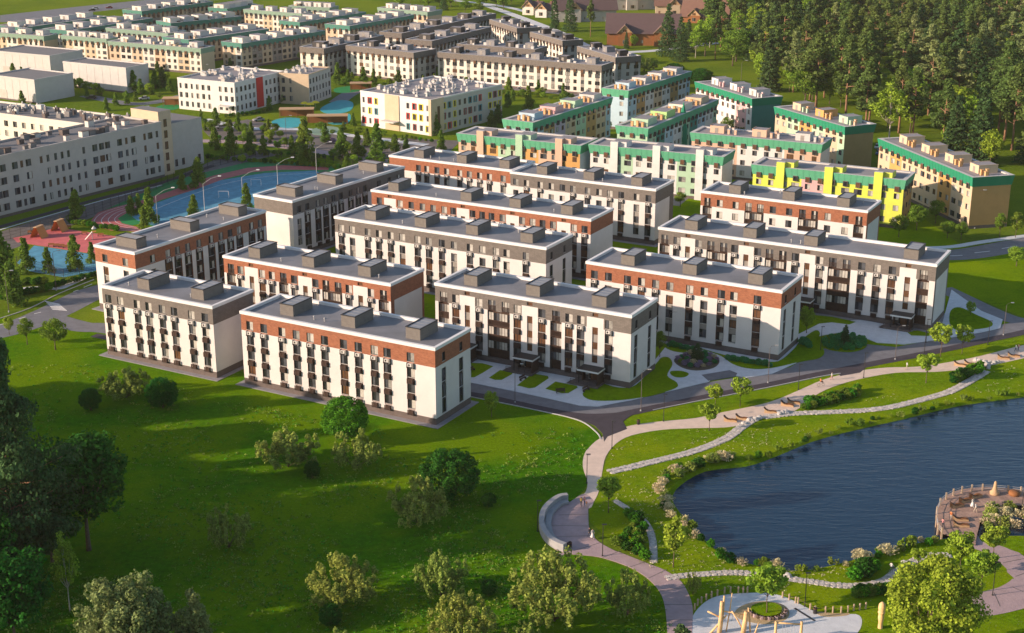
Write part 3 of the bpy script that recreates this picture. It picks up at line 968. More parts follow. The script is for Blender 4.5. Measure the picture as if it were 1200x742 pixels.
    for k in range(npent):
        t = (k + 0.5) / npent
        pw, pd = pentw
        m = pent[k % len(pent)]
        mb = MB()
        if L >= W: X0, Y0, xw, yw = t * L - pw / 2, W * 0.35, pw, min(pd, W * 0.5)
        else: X0, Y0, xw, yw = L * 0.30, t * W - pd / 2, min(pw + 2, L * 0.55), pd
        mb.box(X0, X0 + xw, Y0, Y0 + yw, h - 0.35, h + 1.9, m, 'roof_grey')
        for dx in (-.08, xw - .06):
            mb.box(X0 + dx, X0 + dx + .14, Y0 - .08, Y0 + yw + .08, h + 1.85, h + 2.05, m)
        mb.box(X0 + xw * .35, X0 + xw * .6, Y0 - .04, Y0 + .02, h - 0.3, h + 1.3, 'spandrel_grey')
        mb.build('rooftop_box', e)
        if individual:
            for c in range(3):
                mc = MB()
                cx = X0 + xw + 1.6 + c * 1.1 if L >= W else X0 + 1 + c * 1.8
                cy = Y0 + (c % 2) * 1.0 if L >= W else Y0 - 1.6
                mc.box(cx - .35, cx + .35, cy - .35, cy + .35, h - 0.35, h + 1.1 + .35 * (c % 2), rnd.choice(clutter))
                mc.box(cx - .45, cx + .45, cy - .45, cy + .45, h + 1.1 + .35 * (c % 2), h + 1.22 + .35 * (c % 2), rnd.choice(clutter))
                mc.build('chimney', e)
    if not individual:
        mb = MB(); roof_clutter(mb, L, W, h - 0.35, int(L * W / 45), clutter, rnd); mb.build('roof_clutter', e, kind='stuff')
    for k in range(towers):
        t = (k + 0.5) / towers * L * 0.97 + 1.2
        mb = MB()
        m = towermat[k % len(towermat)]
        mb.box(t - 1.15, t + 1.15, -0.75, 0.6, 0, h + 1.5, m, 'box_white')
        mb.box(t - 1.0, t + 3.4, 0.62, 5.0, h - 0.35, h + 1.4, m, 'roof_grey')
        for z in range(3):
            mb.box(t - 1.19, t - 1.15, -0.5, 0.0, 2 + z * 3, 4.2 + z * 3, 'far_frame')
            mb.box(t + 1.15, t + 1.19, -0.5, 0.0, 2 + z * 3, 4.2 + z * 3, 'far_frame')
        mb.build('stair_tower', e)
    return e

GT = 'terraces with green eaves'
terrace((537.3, 156), (679.8, 170.3), (691, 168), 13.0, 'peach and mint terrace with green eaves and three tall stair towers, behind the rear blocks', GT,
        ['wall_peach', 'wall_orange', 'wall_mint', 'wall_orange'], 'wall_sky', towers=3, towermat=['wall_peach', 'wall_mint', 'wall_peach'], npent=0)
terrace((692, 169), (846.8, 183.5), (864.8, 176), 13.4, 'cream terrace with green eaves and three cream stair towers in the centre', GT,
        ['wall_white', 'wall_mint', 'wall_white'], 'wall_white', towers=3, towermat=['wall_white'], npent=0, clutter=('wall_mint', 'chimney_orange'))
terrace((811, 155), (962.4, 169), (976, 161.6), 13.5, 'pale peach terrace with green eaves and white dormers, behind the yellow one', GT,
        ['wall_peach', 'wall_peach', 'wall_white', 'wall_white'], 'wall_white', npent=3, pent=('wall_peach', 'wall_peach', 'box_white'), clutter=('wall_peach', 'box_white'))
terrace((883, 192.5), (1060, 210.8), (1073.8, 201.9), 13.6, 'bright yellow terrace with green eaves at right', GT,
        ['wall_lemon', 'wall_lemon', 'wall_pink', 'wall_lemon'], 'wall_ochre', towers=3, towermat=['wall_lemon'], npent=0, side_walls=['wall_ochre'], clutter=('chimney_orange', 'wall_pink'))
terrace((1031.3, 162.3), (1140.8, 207.5), (1190.8, 206.6), 14.4, 'large orange terrace with a blank ochre end wall under flared green eaves, rightmost', GT,
        ['wall_sand', 'wall_orange', 'wall_sand', 'wall_sand'], 'wall_ochre', band='eave_green_deep', pent=('wall_sand', 'wall_sand', 'wall_sand', 'wall_sand'), npent=4, pentw=(4.5, 9.0), clutter=('chimney_orange',))
terrace((909.3, 125), (990.7, 148.3), (1028, 146), 14.5, 'terrace with deep green eaves and a blank brown end wall, beside the pine wood', GT,
        ['wall_sand', 'wall_mint', 'wall_orange', 'wall_mint'], 'wall_brown', band='eave_green_deep', pent=('wall_sand', 'wall_orange', 'wall_mint'), npent=3, pentw=(4.5, 8.0), clutter=('wall_mint', 'wall_peach', 'chimney_orange'))
terrace((816, 95.8), (881.8, 115.3), (917.8, 113.3), 14.5, 'white and pink terrace with a teal end wall at the edge of the wood', GT,
        ['wall_white', 'wall_pink', 'wall_white'], 'wall_teal', band='eave_green_deep', pent=('wall_white', 'wall_white', 'box_white'), npent=3, pentw=(4.5, 8.0), clutter=('wall_pink', 'box_white'))
terrace((701.8, 104.5), (736, 106), (809, 83.5), 14.5, 'long terrace seen end-on with blue, orange and white bays under dark green eaves', GT,
        ['wall_sky'], 'wall_sky', side_walls=['wall_sky', 'wall_ochre', 'wall_white', 'wall_sand', 'wall_white', 'wall_ochre', 'wall_white'], band='eave_green', pent=('wall_sky', 'box_white', 'box_white', 'box_white'), npent=4, pentw=(7.0, 5.5))
terrace((585.8, 141), (624, 143.3), (716, 114), 14.5, 'long terrace seen end-on with lilac, mint and ochre bays, left of the centre', GT,
        ['wall_sky'], 'wall_mint', side_walls=['wall_sky', 'wall_ochre', 'wall_lilac', 'wall_sand', 'wall_mint', 'wall_ochre', 'wall_sand'], pent=('wall_sky', 'wall_pink', 'wall_mint', 'box_white'), npent=4, pentw=(7.0, 5.5))
terrace((718, 148.8), (758.8, 150.3), (840.5, 116.5), 14.5, 'terrace seen end-on with a pale lime rooftop box and narrow green spires', GT,
        ['wall_mint'], 'wall_mint', side_walls=['wall_mint', 'wall_teal', 'wall_sky', 'wall_white'], pent=('wall_mint', 'wall_lime', 'wall_cream', 'wall_sand'), npent=4, pentw=(8.0, 7.0))
# narrow pointed spires on that terrace
def spire(px, py, h, mat, lbl):
    p = G(px, py)
    mb = MB()
    mb.lathe([(1.6, 0), (1.6, h * .5), (1.0, h * .62), (0.9, h * .8), (0.05, h)], mat, 8)
    o = mb.build('spire'); o.location = p
    return tag(o, lbl, 'tower')
spire(799, 183, 18, 'eave_green_deep', 'tall bright green spire standing beside the lime roofed terrace')

GF = 'cream rows with green eaves in the far left'
def cream(A, B, C, lbl, h=11.5, sidelong=False, pale=False):  # pale: eave colour carries sunlight; otherwise it carries shade
    terrace(A, B, C, h, lbl, GF, ['wall_sand', 'wall_cream'], 'wall_sand', band='eave_lit_court_green' if pale else 'eave_green_shaded', individual=False, towers=0,
            side_walls=['wall_sand', 'wall_greige'] if sidelong else None, pent=('wall_cream', 'box_white'), npent=5 if sidelong else 4, pentw=(4.5, 5.5), clutter=('box_white', 'wall_sand', 'wall_cream', 'dark_trim'), bay=3.2, flare=.3, bandh=2.4, name='cream_terrace')
cream((127.2, 48.1), (235, 56.8), (256.8, 54.2), 'cream row with sun-tinted green eaves facing the white hall, upper left', pale=True)
cream((72, 41.2), (124.6, 45.5), (136, 43.3), 'short cream row joined to the left of the longer one facing the white hall', pale=True)
cream((-30, 36), (51, 42.3), (72, 40), 'cream row cut by the left edge of the picture, above the pale hall', pale=True)
cream((124.6, 32.5), (196.7, 39), (207.5, 37.5), 'cream row in the second line, behind the one facing the white hall', pale=True)
cream((286, 10.8), (353, 16), (366, 14), 'sunlit cream row in the middle of the far rows', pale=True)
cream((339, 6.5), (385.8, 9), (398, 7), 'small sunlit cream row near the top edge', pale=True)
cream((443, 8.7), (500.8, 14), (514.8, 11.3), 'sunlit cream row at the right end of the far rows', pale=True)
for A, B, C, l in (((6.5, 28), (26, 32.5), (124.6, 19), 'nearest the top left corner'), ((57.4, 32.5), (80, 36), (178, 21), 'second from the left corner'),
                   ((145, 11), (166, 13), (249, 1.7), 'beside the car park at the top'), ((180, 24.5), (200.4, 27), (281.8, 19), 'behind the second lit row'),
                   ((198, 42), (221, 46.6), (314, 33.6), 'directly behind the row facing the white hall'), ((258, 48.8), (282.8, 51), (380, 35.8), 'closest to the kindergarten'),
                   ((328.3, 23.8), (351, 26), (428, 14), 'right of the sunlit middle row'), ((386.8, 27), (409.6, 30.3), (484.5, 17.3), 'next to the grey roofed rows'),
                   ((248, 8), (266, 10), (300, 4.5), 'small one at the top edge')):
    cream(A, B, C, 'cream row running away with shade-tinted green eaves, ' + l, sidelong=True)

GG = 'cream rows with grey top storeys'
def grey(A, B, C, lbl, h=12.5, sidelong=False, n=4):
    terrace(A, B, C, h, lbl, GG, ['wall_cream'], 'wall_greige' if not sidelong else 'wall_cream', band='grey_cladding', individual=False, floors=4,
            side_walls=['wall_school'], pent=('dark_trim', 'roof_membrane'), npent=n, pentw=(4.0, 4.0), clutter=('box_white', 'light_metal', 'dark_trim'), bay=3.3, flare=0.05, bandh=2.9, strips=True, name='grey_topped_terrace', roof='roof_grey')
grey((513, 61), (704.8, 76.8), (721, 73), 'long cream row with a grey top storey behind the garden trees', n=6)
grey((405.4, 53), (484.5, 61.8), (503, 56.3), 'short cream row with a grey top storey above the kindergarten', h=12.9, n=2)
grey((354.3, 54), (379.3, 56.8), (449.7, 41), 'grey topped row running away behind the white and beige kindergarten', sidelong=True)
grey((451, 35.8), (470.4, 39), (581, 15.6), 'longest grey topped row running away towards the top edge', sidelong=True, n=6)
grey((474, 46), (506, 48), (575.5, 31.4), 'grey topped row running away, second from the left', sidelong=True)
grey((535.8, 51.4), (626.8, 58), (640.8, 54), 'grey topped row immediately behind the long one', n=4)
grey((573.7, 22.6), (606, 33), (632, 30.8), 'small grey topped row farthest up, near the garages', n=3)
grey((621.3, 37.3), (659.3, 47.7), (686.3, 47), 'grey topped row below the tall spruces', n=3)
grey((676.6, 54.2), (721.4, 67.2), (750, 65), 'rightmost grey topped row, next to the lawn of the timber house', n=3)

def hall(A, B, C, h, lbl, wdef=20):
    x0, y0, th, L, W = frame3(A, B, C, h, wdef)
    e = empty('hall', (x0, y0, 0), th, lbl, 'hall')
    mb = MB(); mb.box(0, L, 0, W, 0, h, 'box_white', 'roof_school'); mb.build('wall', e)
    mb = MB()
    for a in ((-.1, L + .1, -.1, .3), (-.1, L + .1, W - .3, W + .1), (-.1, .3, .3, W - .3), (L - .3, L + .1, .3, W - .3)):
        mb.box(a[0], a[1], a[2], a[3], h - .35, h + .45, 'box_white')
    mb.build('parapet', e)
    n = int(L / 4)
    mb = MB()
    for k in range(1, n): mb.box(L * k / n - .04, L * k / n + .04, -.05, 0.0, .2, h - .5, 'wall_school')
    mb.build('cladding_joints', e, kind='stuff')
    mb = MB(); mb.box(L * .2, L * .2 + 4, -.08, 0.02, 0, 4, 'wall_school'); mb.build('loading_door', e)
    mb = MB(); mb.box(-0.2, L + .2, -.2, -0.1, 0, .6, 'plinth_brown'); mb.build('plinth', e)
    return e
hall((73.7, 73), (147.3, 80.6), (175, 75.8), 10, 'windowless white hall between the school and the cream rows')
hall((-12, 60), (58, 66.3), (71.5, 64.6), 10, 'pale hall at the left edge behind the other one')
hall((-12, 88.5), (40, 94.7), (56, 93.5), 9, 'pale low hall at the left edge, nearest the school')

# ---------------------------------------------------------------- school
def school():
    h = 17.0
    p0, p1 = G(-70, 199, h), G(188.5, 143.8, h)
    d = p1 - p0; L = d.length; th = math.atan2(d.y, d.x)
    e = empty('school_building', (p0.x, p0.y, 0), th, 'long grey white school with rows of dark windows and a slim stair tower, upper left', 'school')
    out = {'wall': MB(), 'plinth': MB()}
    W = 17.0
    rnd = random.Random(3)
    ex = Vector((math.cos(th), math.sin(th)))
    def s_at(px):
        lo, hi = 0.0, L
        for _ in range(30):
            m = (lo + hi) / 2
            if PX(p0.x + ex.x * m, p0.y + ex.y * m, h)[0] < px: lo = m
            else: hi = m
        return lo
    cols = []
    for px in (2, 8, 16, 24, 32): cols.append((px, 1))
    for px in (47, 55, 64, 71.5, 79, 89, 97): cols.append((px, 0))
    for px in (110, 118, 125, 139, 147, 155, 168.5, 175, 183): cols.append((px, 1))
    k = -68
    while k < -4: cols.append((k, 1)); k += 9
    holes = []
    for px, w in cols:
        s = s_at(px)
        for f in range(4):
            if rnd.random() < 0.06: continue
            ww = 1.9 if (w and int(px) % 3) else 1.0
            z = 1.8 + f * 3.65
            holes.append((s - ww / 2, s + ww / 2, z, z + 2.0, .25, 'glass_dark'))
            me = wmesh(ww, 2.0, rnd.choice([0, 4, 5, 2, 0, 4]), 'far_frame', None)
            put(me, 'window', e, (s, .12, z))
    holes.sort()
    ok = []
    for hh in holes:
        if all(hh[0] > o[1] or hh[1] < o[0] or hh[2] != o[2] for o in ok): ok.append(hh)
    facade(out, lambda x, z, dd: (x, dd, z), L, 0, h - .01, ok, lambda x, z: ('plinth', 'plinth_brown') if z < .8 else ('wall', 'wall_school'), (), (.8,))
    facade(out, lambda x, z, dd: (L - dd, x, z), W, 0, h - .01, [], lambda x, z: ('wall', 'wall_school'))
    facade(out, lambda x, z, dd: (L - x, W - dd, z), L, 0, h - .01, [], lambda x, z: ('wall', 'wall_school'))
    facade(out, lambda x, z, dd: (dd, W - x, z), W, 0, h - .01, [], lambda x, z: ('wall', 'wall_school'))
    for k2, mb in out.items(): mb.build(k2, e)
    mb = MB()
    for a in ((-.1, L + .1, -.1, .4), (-.1, L + .1, W - .4, W + .1), (-.1, .4, .4, W - .4), (L - .4, L + .1, .4, W - .4)):
        mb.box(a[0], a[1], a[2], a[3], h - .5, h + .4, 'wall_school')
    mb.build('parapet', e)
    mb = MB(); mb.face([(.4, .4, h - .1), (L - .4, .4, h - .1), (L - .4, W - .4, h - .1), (.4, W - .4, h - .1)], 'roof_school'); mb.build('roof', e)
    # roof plant, one unit after another along the roof
    for q in range(34):
        mu = MB()
        s = 3 + q * (L - 6) / 34 + rnd.random(); y = rnd.choice((2.5, 6.0, 9.5, 13)); w = .8 + rnd.random() * .9; hh = .8 + rnd.random()
        mu.box(s, s + w * 1.5, y, y + w, h - .1, h + hh, rnd.choice(('roof_school', 'plinth_brown', 'light_metal')))
        mu.box(s - .1, s + w * 1.5 + .1, y - .1, y + w + .1, h + hh, h + hh + .12, 'plinth_brown')
        mu.build('roof_unit', e)
    # stair tower
    mb = MB(); mb.box(L, L + 5.2, 1.0, 13.0, 0, h + 3.2, 'wall_sand', 'roof_school'); mb.build('stair_tower', e)
    for f in range(5):
        put(wmesh(1.3, 2.4, 5, 'far_frame', None), 'stair_window', e, (L + 2.6, .9, 1.2 + f * 3.5))
    # right wing
    mb = MB(); mb.box(L + 5.2, L + 21, 4.0, 24, 0, h - 2, 'wall_school', 'roof_school'); mb.build('wing', e)
    for s in (9, 12, 19): put(wmesh(1.1, 2.2, 4, 'far_frame', None), 'window', e, (L + s, 3.92, 1.2))
    mb = MB(); mb.box(L + 7, L + 10, 6, 9, h - 2, h, 'light_metal'); mb.build('roof_unit', e)
    # rear wing running left, its sunlit court facade
    a, b = G(-60, 126, h), G(111, 147.5, h)
    return e
school()
def rear_wing():
    h = 15.0
    a, b = G(-60, 126.5, h), G(125, 149.5, h)
    d = b - a; L = d.length; th = math.atan2(d.y, d.x)
    e = empty('school_annex', (a.x, a.y, 0), th, 'sunlit cream wing across the school courtyard with vents crowding its roof', 'school')
    out = {'wall': MB()}
    holes = []
    for k in range(int(L / 4)):
        s = 2 + k * 4
        for f in range(4):
            holes.append((s - .9, s + .9, 1.7 + f * 3.2, 3.6 + f * 3.2, .2, 'glass_dark'))
            put(wmesh(1.8, 1.9, (k + f) % 5, 'far_frame', None), 'window', e, (s, .1, 1.7 + f * 3.2))
    facade(out, lambda x, z, dd: (x, dd, z), L, 0, h - .01, holes, lambda x, z: ('wall', 'wall_cream'))
    facade(out, lambda x, z, dd: (L - dd, x, z), 16, 0, h - .01, [], lambda x, z: ('wall', 'wall_cream'))
    facade(out, lambda x, z, dd: (L - x, 16 - dd, z), L, 0, h - .01, [], lambda x, z: ('wall', 'wall_cream'))
    facade(out, lambda x, z, dd: (dd, 16 - x, z), 16, 0, h - .01, [], lambda x, z: ('wall', 'wall_cream'))
    out['wall'].build('wall', e)
    mb = MB()
    for a2 in ((-.1, L + .1, -.1, .4), (-.1, L + .1, 15.6, 16.1), (-.1, .4, .4, 15.6), (L - .4, L + .1, .4, 15.6)): mb.box(a2[0], a2[1], a2[2], a2[3], h - .5, h + .4, 'wall_cream')
    mb.build('parapet', e)
    mb = MB(); mb.face([(.4, .4, h - .1), (L - .4, .4, h - .1), (L - .4, 15.6, h - .1), (.4, 15.6, h - .1)], 'roof_school'); mb.build('roof', e)
    rnd = random.Random(5)
    for q in range(46):
        mu = MB(); s = 2 + rnd.random() * (L - 5); y = 2 + rnd.random() * 11; w = .6 + rnd.random() * 1.1; hh = .7 + rnd.random() * 1.1
        mu.box(s, s + w * 1.4, y, y + w, h - .1, h + hh, rnd.choice(('roof_school', 'light_metal', 'plinth_brown')))
        mu.box(s + .2, s + .5, y + .2, y + .5, h + hh, h + hh + .5, 'light_metal')
        mu.build('roof_unit', e)
rear_wing()

# ---------------------------------------------------------------- kindergartens
def nursery(name, A, B, C, h, lbl, wallf, walls_, accents, wdef=14, floors=3, bay=2.6, roofn=26, special=None, vents='box_white'):
    x0, y0, th, L, W = frame3(A, B, C, h, wdef)
    e = empty(name, (x0, y0, 0), th, lbl, 'kindergarten', None)
    rnd = random.Random(int(A[0]))
    out = {'wall': MB()}
    def side(T, Lf, mat, rz, org, win):
        holes = []
        n = int(Lf / bay)
        if win:
            for b in range(n):
                s = (b + .5) * Lf / n
                if rnd.random() < .12: continue
                for f in range(floors):
                    z = 1.2 + f * (h - 1.2) / floors
                    ww = rnd.choice((1.0, 1.4))
                    holes.append((s - ww / 2, s + ww / 2, z, z + 2.0, .2, 'glass_dark'))
                    p = org(s, .08)
                    put(wmesh(ww, 2.0, rnd.choice((0, 1, 4)), 'far_frame', None), 'window', e, (p[0], p[1], z), rz)
                    if accents and rnd.random() < .72:
                        m = rnd.choice(accents); mb = MB()
                        o1 = org(s, 0)
                        t = ww / 2 + .32
                        for q in ((-t, -ww / 2, 0, 2.0), (ww / 2, t, 0, 2.0), (-t, t, 2.0, 2.2), (-t, t, -.2, 0)):
                            mb.box(q[0], q[1], -.12, -.003, q[2], q[3], m)
                        oo = mb.build('window_surround', e); oo.location = (o1[0], o1[1], z); oo.rotation_euler = (0, 0, rz)
        facade(out, T, Lf, 0, h, holes, lambda x, z: ('wall', mat))
    side(lambda x, z, d: (x, d, z), L, wallf, 0, lambda s, d: (s, d), True)
    side(lambda x, z, d: (L - d, x, z), W, walls_, math.pi / 2, lambda s, d: (L - d, s), True)
    side(lambda x, z, d: (L - x, W - d, z), L, wallf, 0, None, False)
    side(lambda x, z, d: (d, W - x, z), W, wallf, 0, None, False)
    out['wall'].build('wall', e)
    mb = MB()
    for a in ((-.08, L + .08, -.08, .3), (-.08, L + .08, W - .3, W + .08), (-.08, .3, .3, W - .3), (L - .3, L + .08, .3, W - .3)):
        mb.box(a[0], a[1], a[2], a[3], h, h + .5, wallf)
    mb.build('parapet', e)
    mb = MB(); mb.face([(.3, .3, h + .02), (L - .3, .3, h + .02), (L - .3, W - .3, h + .02), (.3, W - .3, h + .02)], 'roof_grey'); mb.build('roof', e)
    for q in range(roofn):
        s = 1.5 + rnd.random() * (L - 3); y = 1.5 + rnd.random() * (W - 3); mu = MB()
        w = .4 + rnd.random() * .5
        mu.box(s - w, s + w, y - w, y + w, h, h + .6 + rnd.random() * .7, rnd.choice((vents, vents, 'light_metal', 'wall_school')))
        mu.lathe([(w * .5, 0), (w * .5, .5), (w * 1.1, .6), (.02, 1.0)], vents, 8, (s, y, h + .9))
        mu.build('roof_vent', e)
    return e, L, W
k1, L1, W1 = nursery('kindergarten', (217.4, 90.2), (274.5, 98.5), (333, 84.5), 11.6, 'white kindergarten with a vertical red panel on its side wall', 'wall_white', 'wall_white', [], wdef=30, roofn=30)
mb = MB(); mb.box(L1 + .003, L1 + .2, W1 * .42, W1 * .42 + 4.2, .5, 11.9, 'panel_red'); mb.build('red_panel', k1)
mb = MB(); mb.box(L1 - 6, L1 - 1, -3, -.01, 3.0, 3.3, 'light_metal'); mb.box(L1 - 5.9, L1 - 5.7, -2.9, -2.7, 0, 3, 'light_metal'); mb.box(L1 - 1.3, L1 - 1.1, -2.9, -2.7, 0, 3, 'light_metal'); mb.build('porch', k1, kind='stuff')
k2, L2, W2 = nursery('kindergarten_wing', (333, 84.8), (361.5, 88.6), (387, 79.8), 11.6, 'beige wing adjoining the white kindergarten on its right', 'wall_sand', 'wall_school', [], wdef=20, roofn=10)
k3, L3, W3 = nursery('kindergarten', (411.3, 109.8), (504.7, 118.7), (588.3, 100), 12.3, 'white kindergarten with yellow and red framed windows, beige corner', 'wall_white', 'wall_school', ['panel_yellow', 'panel_red', 'panel_yellow', 'panel_maroon', 'panel_teal'], wdef=30, roofn=60, bay=2.9)
mb = MB(); mb.box(L3 - .9, L3 + .25, -.25, 7, 0, 12.75, 'wall_sand'); mb.box(L3 * .36, L3 * .56, -.3, .02, 0, 12.7, 'wall_sand'); mb.build('corner_wall', k3, kind='stuff')
put(wmesh(1.4, 8, 5, 'far_frame', None), 'stair_window', k3, (L3 + .3, 4, 2), math.pi / 2)
mb = MB(); mb.box(L3 * .36, L3 * .56, -3.4, -.35, 3.2, 3.6, 'light_metal'); mb.build('entrance_canopy', k3)

# ---------------------------------------------------------------- timber house and roofs among the trees
def house(px, py, w, d, hw, hr, rz, wall, roof, lbl, gables=1, name='house'):
    p = G(px, py)
    e = empty(name, p, R(rz), lbl, 'house', 'houses between the estate and the wood')
    mb = MB(); mb.box(0, w, 0, d, 0, hw, wall)
    for x in (0, w):
        mb.face([(x, 0, hw), (x, d, hw), (x, d / 2, hw + hr)] if x else [(x, d, hw), (x, 0, hw), (x, d / 2, hw + hr)], wall)
    mb.build('wall', e)
    mb = MB()
    o = 1.0; t = .25
    for s in (0, 1):
        y0 = -o if s == 0 else d + o
        zl = hw - o * hr / (d / 2)
        mb.face([(-o, y0, zl), (w + o, y0, zl), (w + o, d / 2, hw + hr), (-o, d / 2, hw + hr)][::1 if s == 0 else -1], roof)
        mb.face([(-o, y0, zl + t), (w + o, y0, zl + t), (w + o, d / 2, hw + hr + t), (-o, d / 2, hw + hr + t)][::1 if s == 0 else -1], roof)
        for x in (-o, w + o):
            mb.face([(x, y0, zl), (x, y0, zl + t), (x, d / 2, hw + hr + t), (x, d / 2, hw + hr)], roof)
        mb.face([(-o, y0, zl), (w + o, y0, zl), (w + o, y0, zl + t), (-o, y0, zl + t)], roof)
    mb.build('roof', e)
    for g in range(gables):
        x = w * (g + .5) / gables if gables > 1 else w * .3
        mb = MB(); gw = 3.4
        mb.box(x - gw, x + gw, -2.2, .5, 0, hw + .2, wall)
        mb.face([(x - gw, -2.2, hw + .2), (x + gw, -2.2, hw + .2), (x, -2.2, hw + gw)], 'timber_pale')
        mb.build('gable_bay', e)
        mb = MB()
        for s in (-1, 1):
            a = [(x + s * (gw + .7), -3.0, hw - .4), (x, -3.0, hw + gw + .3), (x, d / 2, hw + gw + .3), (x + s * (gw + .7), d / 2, hw - .4)]
            mb.face(a, roof); mb.face([(q[0], q[1], q[2] + .22) for q in a][::-1], roof)
            mb.face([a[0], a[1], (a[1][0], a[1][1], a[1][2] + .22), (a[0][0], a[0][1], a[0][2] + .22)], 'timber_pale')
        mb.build('gable_roof', e)
        put(wmesh(2.2, 2.0, 4, 'timber_pale', None), 'window', e, (x, -2.28, 1.0))
        put(wmesh(2.0, 1.4, 5, 'timber_pale', None), 'window', e, (x, -2.28, hw + .3))
    for k in range(3):
        put(wmesh(1.3, 1.5, k + 1, 'timber_pale', None), 'window', e, (w * (k + .6) / 3.3, -.08, 1.2))
    mb = MB(); mb.box(w * .7, w * .7 + 1, d * .5 - .5, d * .5 + .5, hw + hr - .5, hw + hr + 1.4, 'tile_roof_brown'); mb.build('chimney', e)
    return e
house(711, 53, 36, 22, 6.5, 8, -6, 'timber', 'tile_roof', 'big log house with gabled bays and a dark brown tiled roof', 2)
house(652, 26, 34, 16, 7, 7, 6, 'wall_school', 'tile_roof', 'grey rendered house with a dark roof behind the tall spruces')
house(717, 12, 40, 18, 8, 8, 10, 'wall_school', 'tile_roof', 'large grey house with a dark roof at the top edge')
house(768, 18, 36, 22, 6, 9, -5, 'wall_sand', 'tile_roof_brown', 'beige house with a reddish brown roof beside the wood')
house(798, 26, 26, 16, 4, 8, -20, 'timber', 'tile_roof_brown', 'house with a brown roof half hidden by the spruces right of the log house')
house(615, 17, 9, 8, 4.5, 3, -20, 'wall_cream', 'tile_roof', 'small cream garage with a dark gable roof near the top edge')
house(630, 20, 9, 8, 4.5, 3, -20, 'wall_white', 'tile_roof', 'small white garage with a gable roof, right of the cream one')
# ---------------------------------------------------------------- ground surfaces
def SC2(pts, k=3): return smooth_closed(pts, k)
def W2(pts): return [tuple(G(*p))[:2] for p in pts]
Z1, Z2, Z3, Z4, Z5 = 0.012, 0.024, 0.036, 0.048, 0.060
slab('meadow', W2(SC2([(-400, 700), (-260, 400), (40, 375), (150, 395), (300, 440), (500, 452), (552, 462), (640, 482), (678, 492), (694, 503), (703, 513), (694, 522), (686, 534), (684, 552), (688, 568), (670, 588), (645, 592), (632, 600), (632, 625), (650, 648), (690, 652), (740, 668), (780, 700), (790, 742), (800, 900), (-200, 900)])), Z1, 'meadow_grass')
def holed(name, outer, z, mat):
    flat = outer + LAKEW[::-1]
    mb = MB(); mb.v.extend([(p[0], p[1], z) for p in flat])
    for a, b, c in tessellate_polygon([[Vector((*p, 0)) for p in outer], [Vector((*p, 0)) for p in LAKEW[::-1]]]):
        A, B, Cc = flat[a], flat[b], flat[c]
        if (B[0] - A[0]) * (Cc[1] - A[1]) - (B[1] - A[1]) * (Cc[0] - A[0]) < 0: a, c = c, a
        mb.f.append((a, b, c)); mb.m.append(mb.mi(mat))
    o = mb.build(name); o['kind'] = 'structure'
holed('park_lawn', W2([(795, 900), (795, 742), (785, 680), (760, 655), (715, 634), (692, 612), (690, 596), (706, 553), (714, 530), (725, 500), (740, 488), (800, 472), (900, 452), (1000, 432), (1100, 412), (1200, 395), (1350, 365), (1600, 420), (1700, 600), (1500, 900)]), Z1, 'park_grass')
slab('corner_lawn', W2([(1090, 330), (1112, 300), (1200, 294), (1500, 270), (1500, 360), (1200, 372), (1150, 352)]), Z1, 'lawn')

# estate ground, roads and drives
slab('estate_lawn', W2([(140, 345), (112, 300), (170, 250), (300, 190), (470, 165), (700, 190), (900, 215), (1060, 240), (1130, 290), (1108, 345), (1200, 378), (1200, 390), (1100, 405), (1000, 425), (900, 444), (820, 455), (740, 476), (680, 482), (552, 460), (300, 420), (130, 380)]), 0.006, 'lawn')
def road(name, pts, w, z, mat='asphalt', k=6): return ribbon(name, W2(pts), w, z, mat, k=k)
road('approach_road', [(-150, 428), (-40, 398), (20, 383), (62, 366), (105, 345), (150, 330), (240, 285)], 9.0, Z2)
road('estate_road', [(55, 372), (95, 383), (125, 385), (200, 398), (320, 425), (440, 442), (552, 454.5), (600, 464), (640, 472), (680, 479), (722, 476), (775, 466), (835, 455), (900, 443.5), (960, 431.5), (1025, 419), (1100, 404.5), (1150, 393.5), (1200, 382), (1260, 367), (1340, 350)], 6.0, Z3)
slab('turning_area', W2([(905, 444), (935, 425), (950, 412), (1000, 402), (1060, 408), (1108, 401), (1130, 395), (1100, 408), (1025, 423), (960, 434)]), 0.030, 'asphalt')
ribbon('service_path', W2([(110, 393), (200, 410), (320, 436), (440, 451), (552, 462.5), (600, 472), (640, 480.5), (680, 487.5), (720, 487), (750, 481.5), (830, 465), (900, 451.5), (960, 439), (1025, 426), (1100, 411.5), (1160, 398), (1200, 389.5), (1280, 370)]), 2.4, Z4, 'dark_asphalt')
slab('path_junction', W2([(655, 484), (700, 488), (735, 486), (757, 480), (738, 488), (730, 494), (735, 503), (712, 512), (708, 518), (706, 508), (697, 499), (680, 492)]), Z5 - .006, 'dark_asphalt')
slab('path_junction', W2([(980, 436), (1010, 428), (1040, 424), (1015, 431), (1008, 437), (985, 441)]), Z5 - .006, 'dark_asphalt')
road('drive', [(1105, 338), (1130, 350), (1155, 362), (1185, 374), (1215, 380)], 5.0, Z3 - .004)
road('main_street', [(1020, 292), (1080, 298), (1130, 298), (1200, 286), (1300, 268), (1450, 240)], 9.0, Z2)
ribbon('street_pavement', W2([(1000, 283), (1060, 290), (1110, 290), (1150, 284), (1200, 277), (1300, 262)]), 2.2, 0.14, 'concrete_paving')
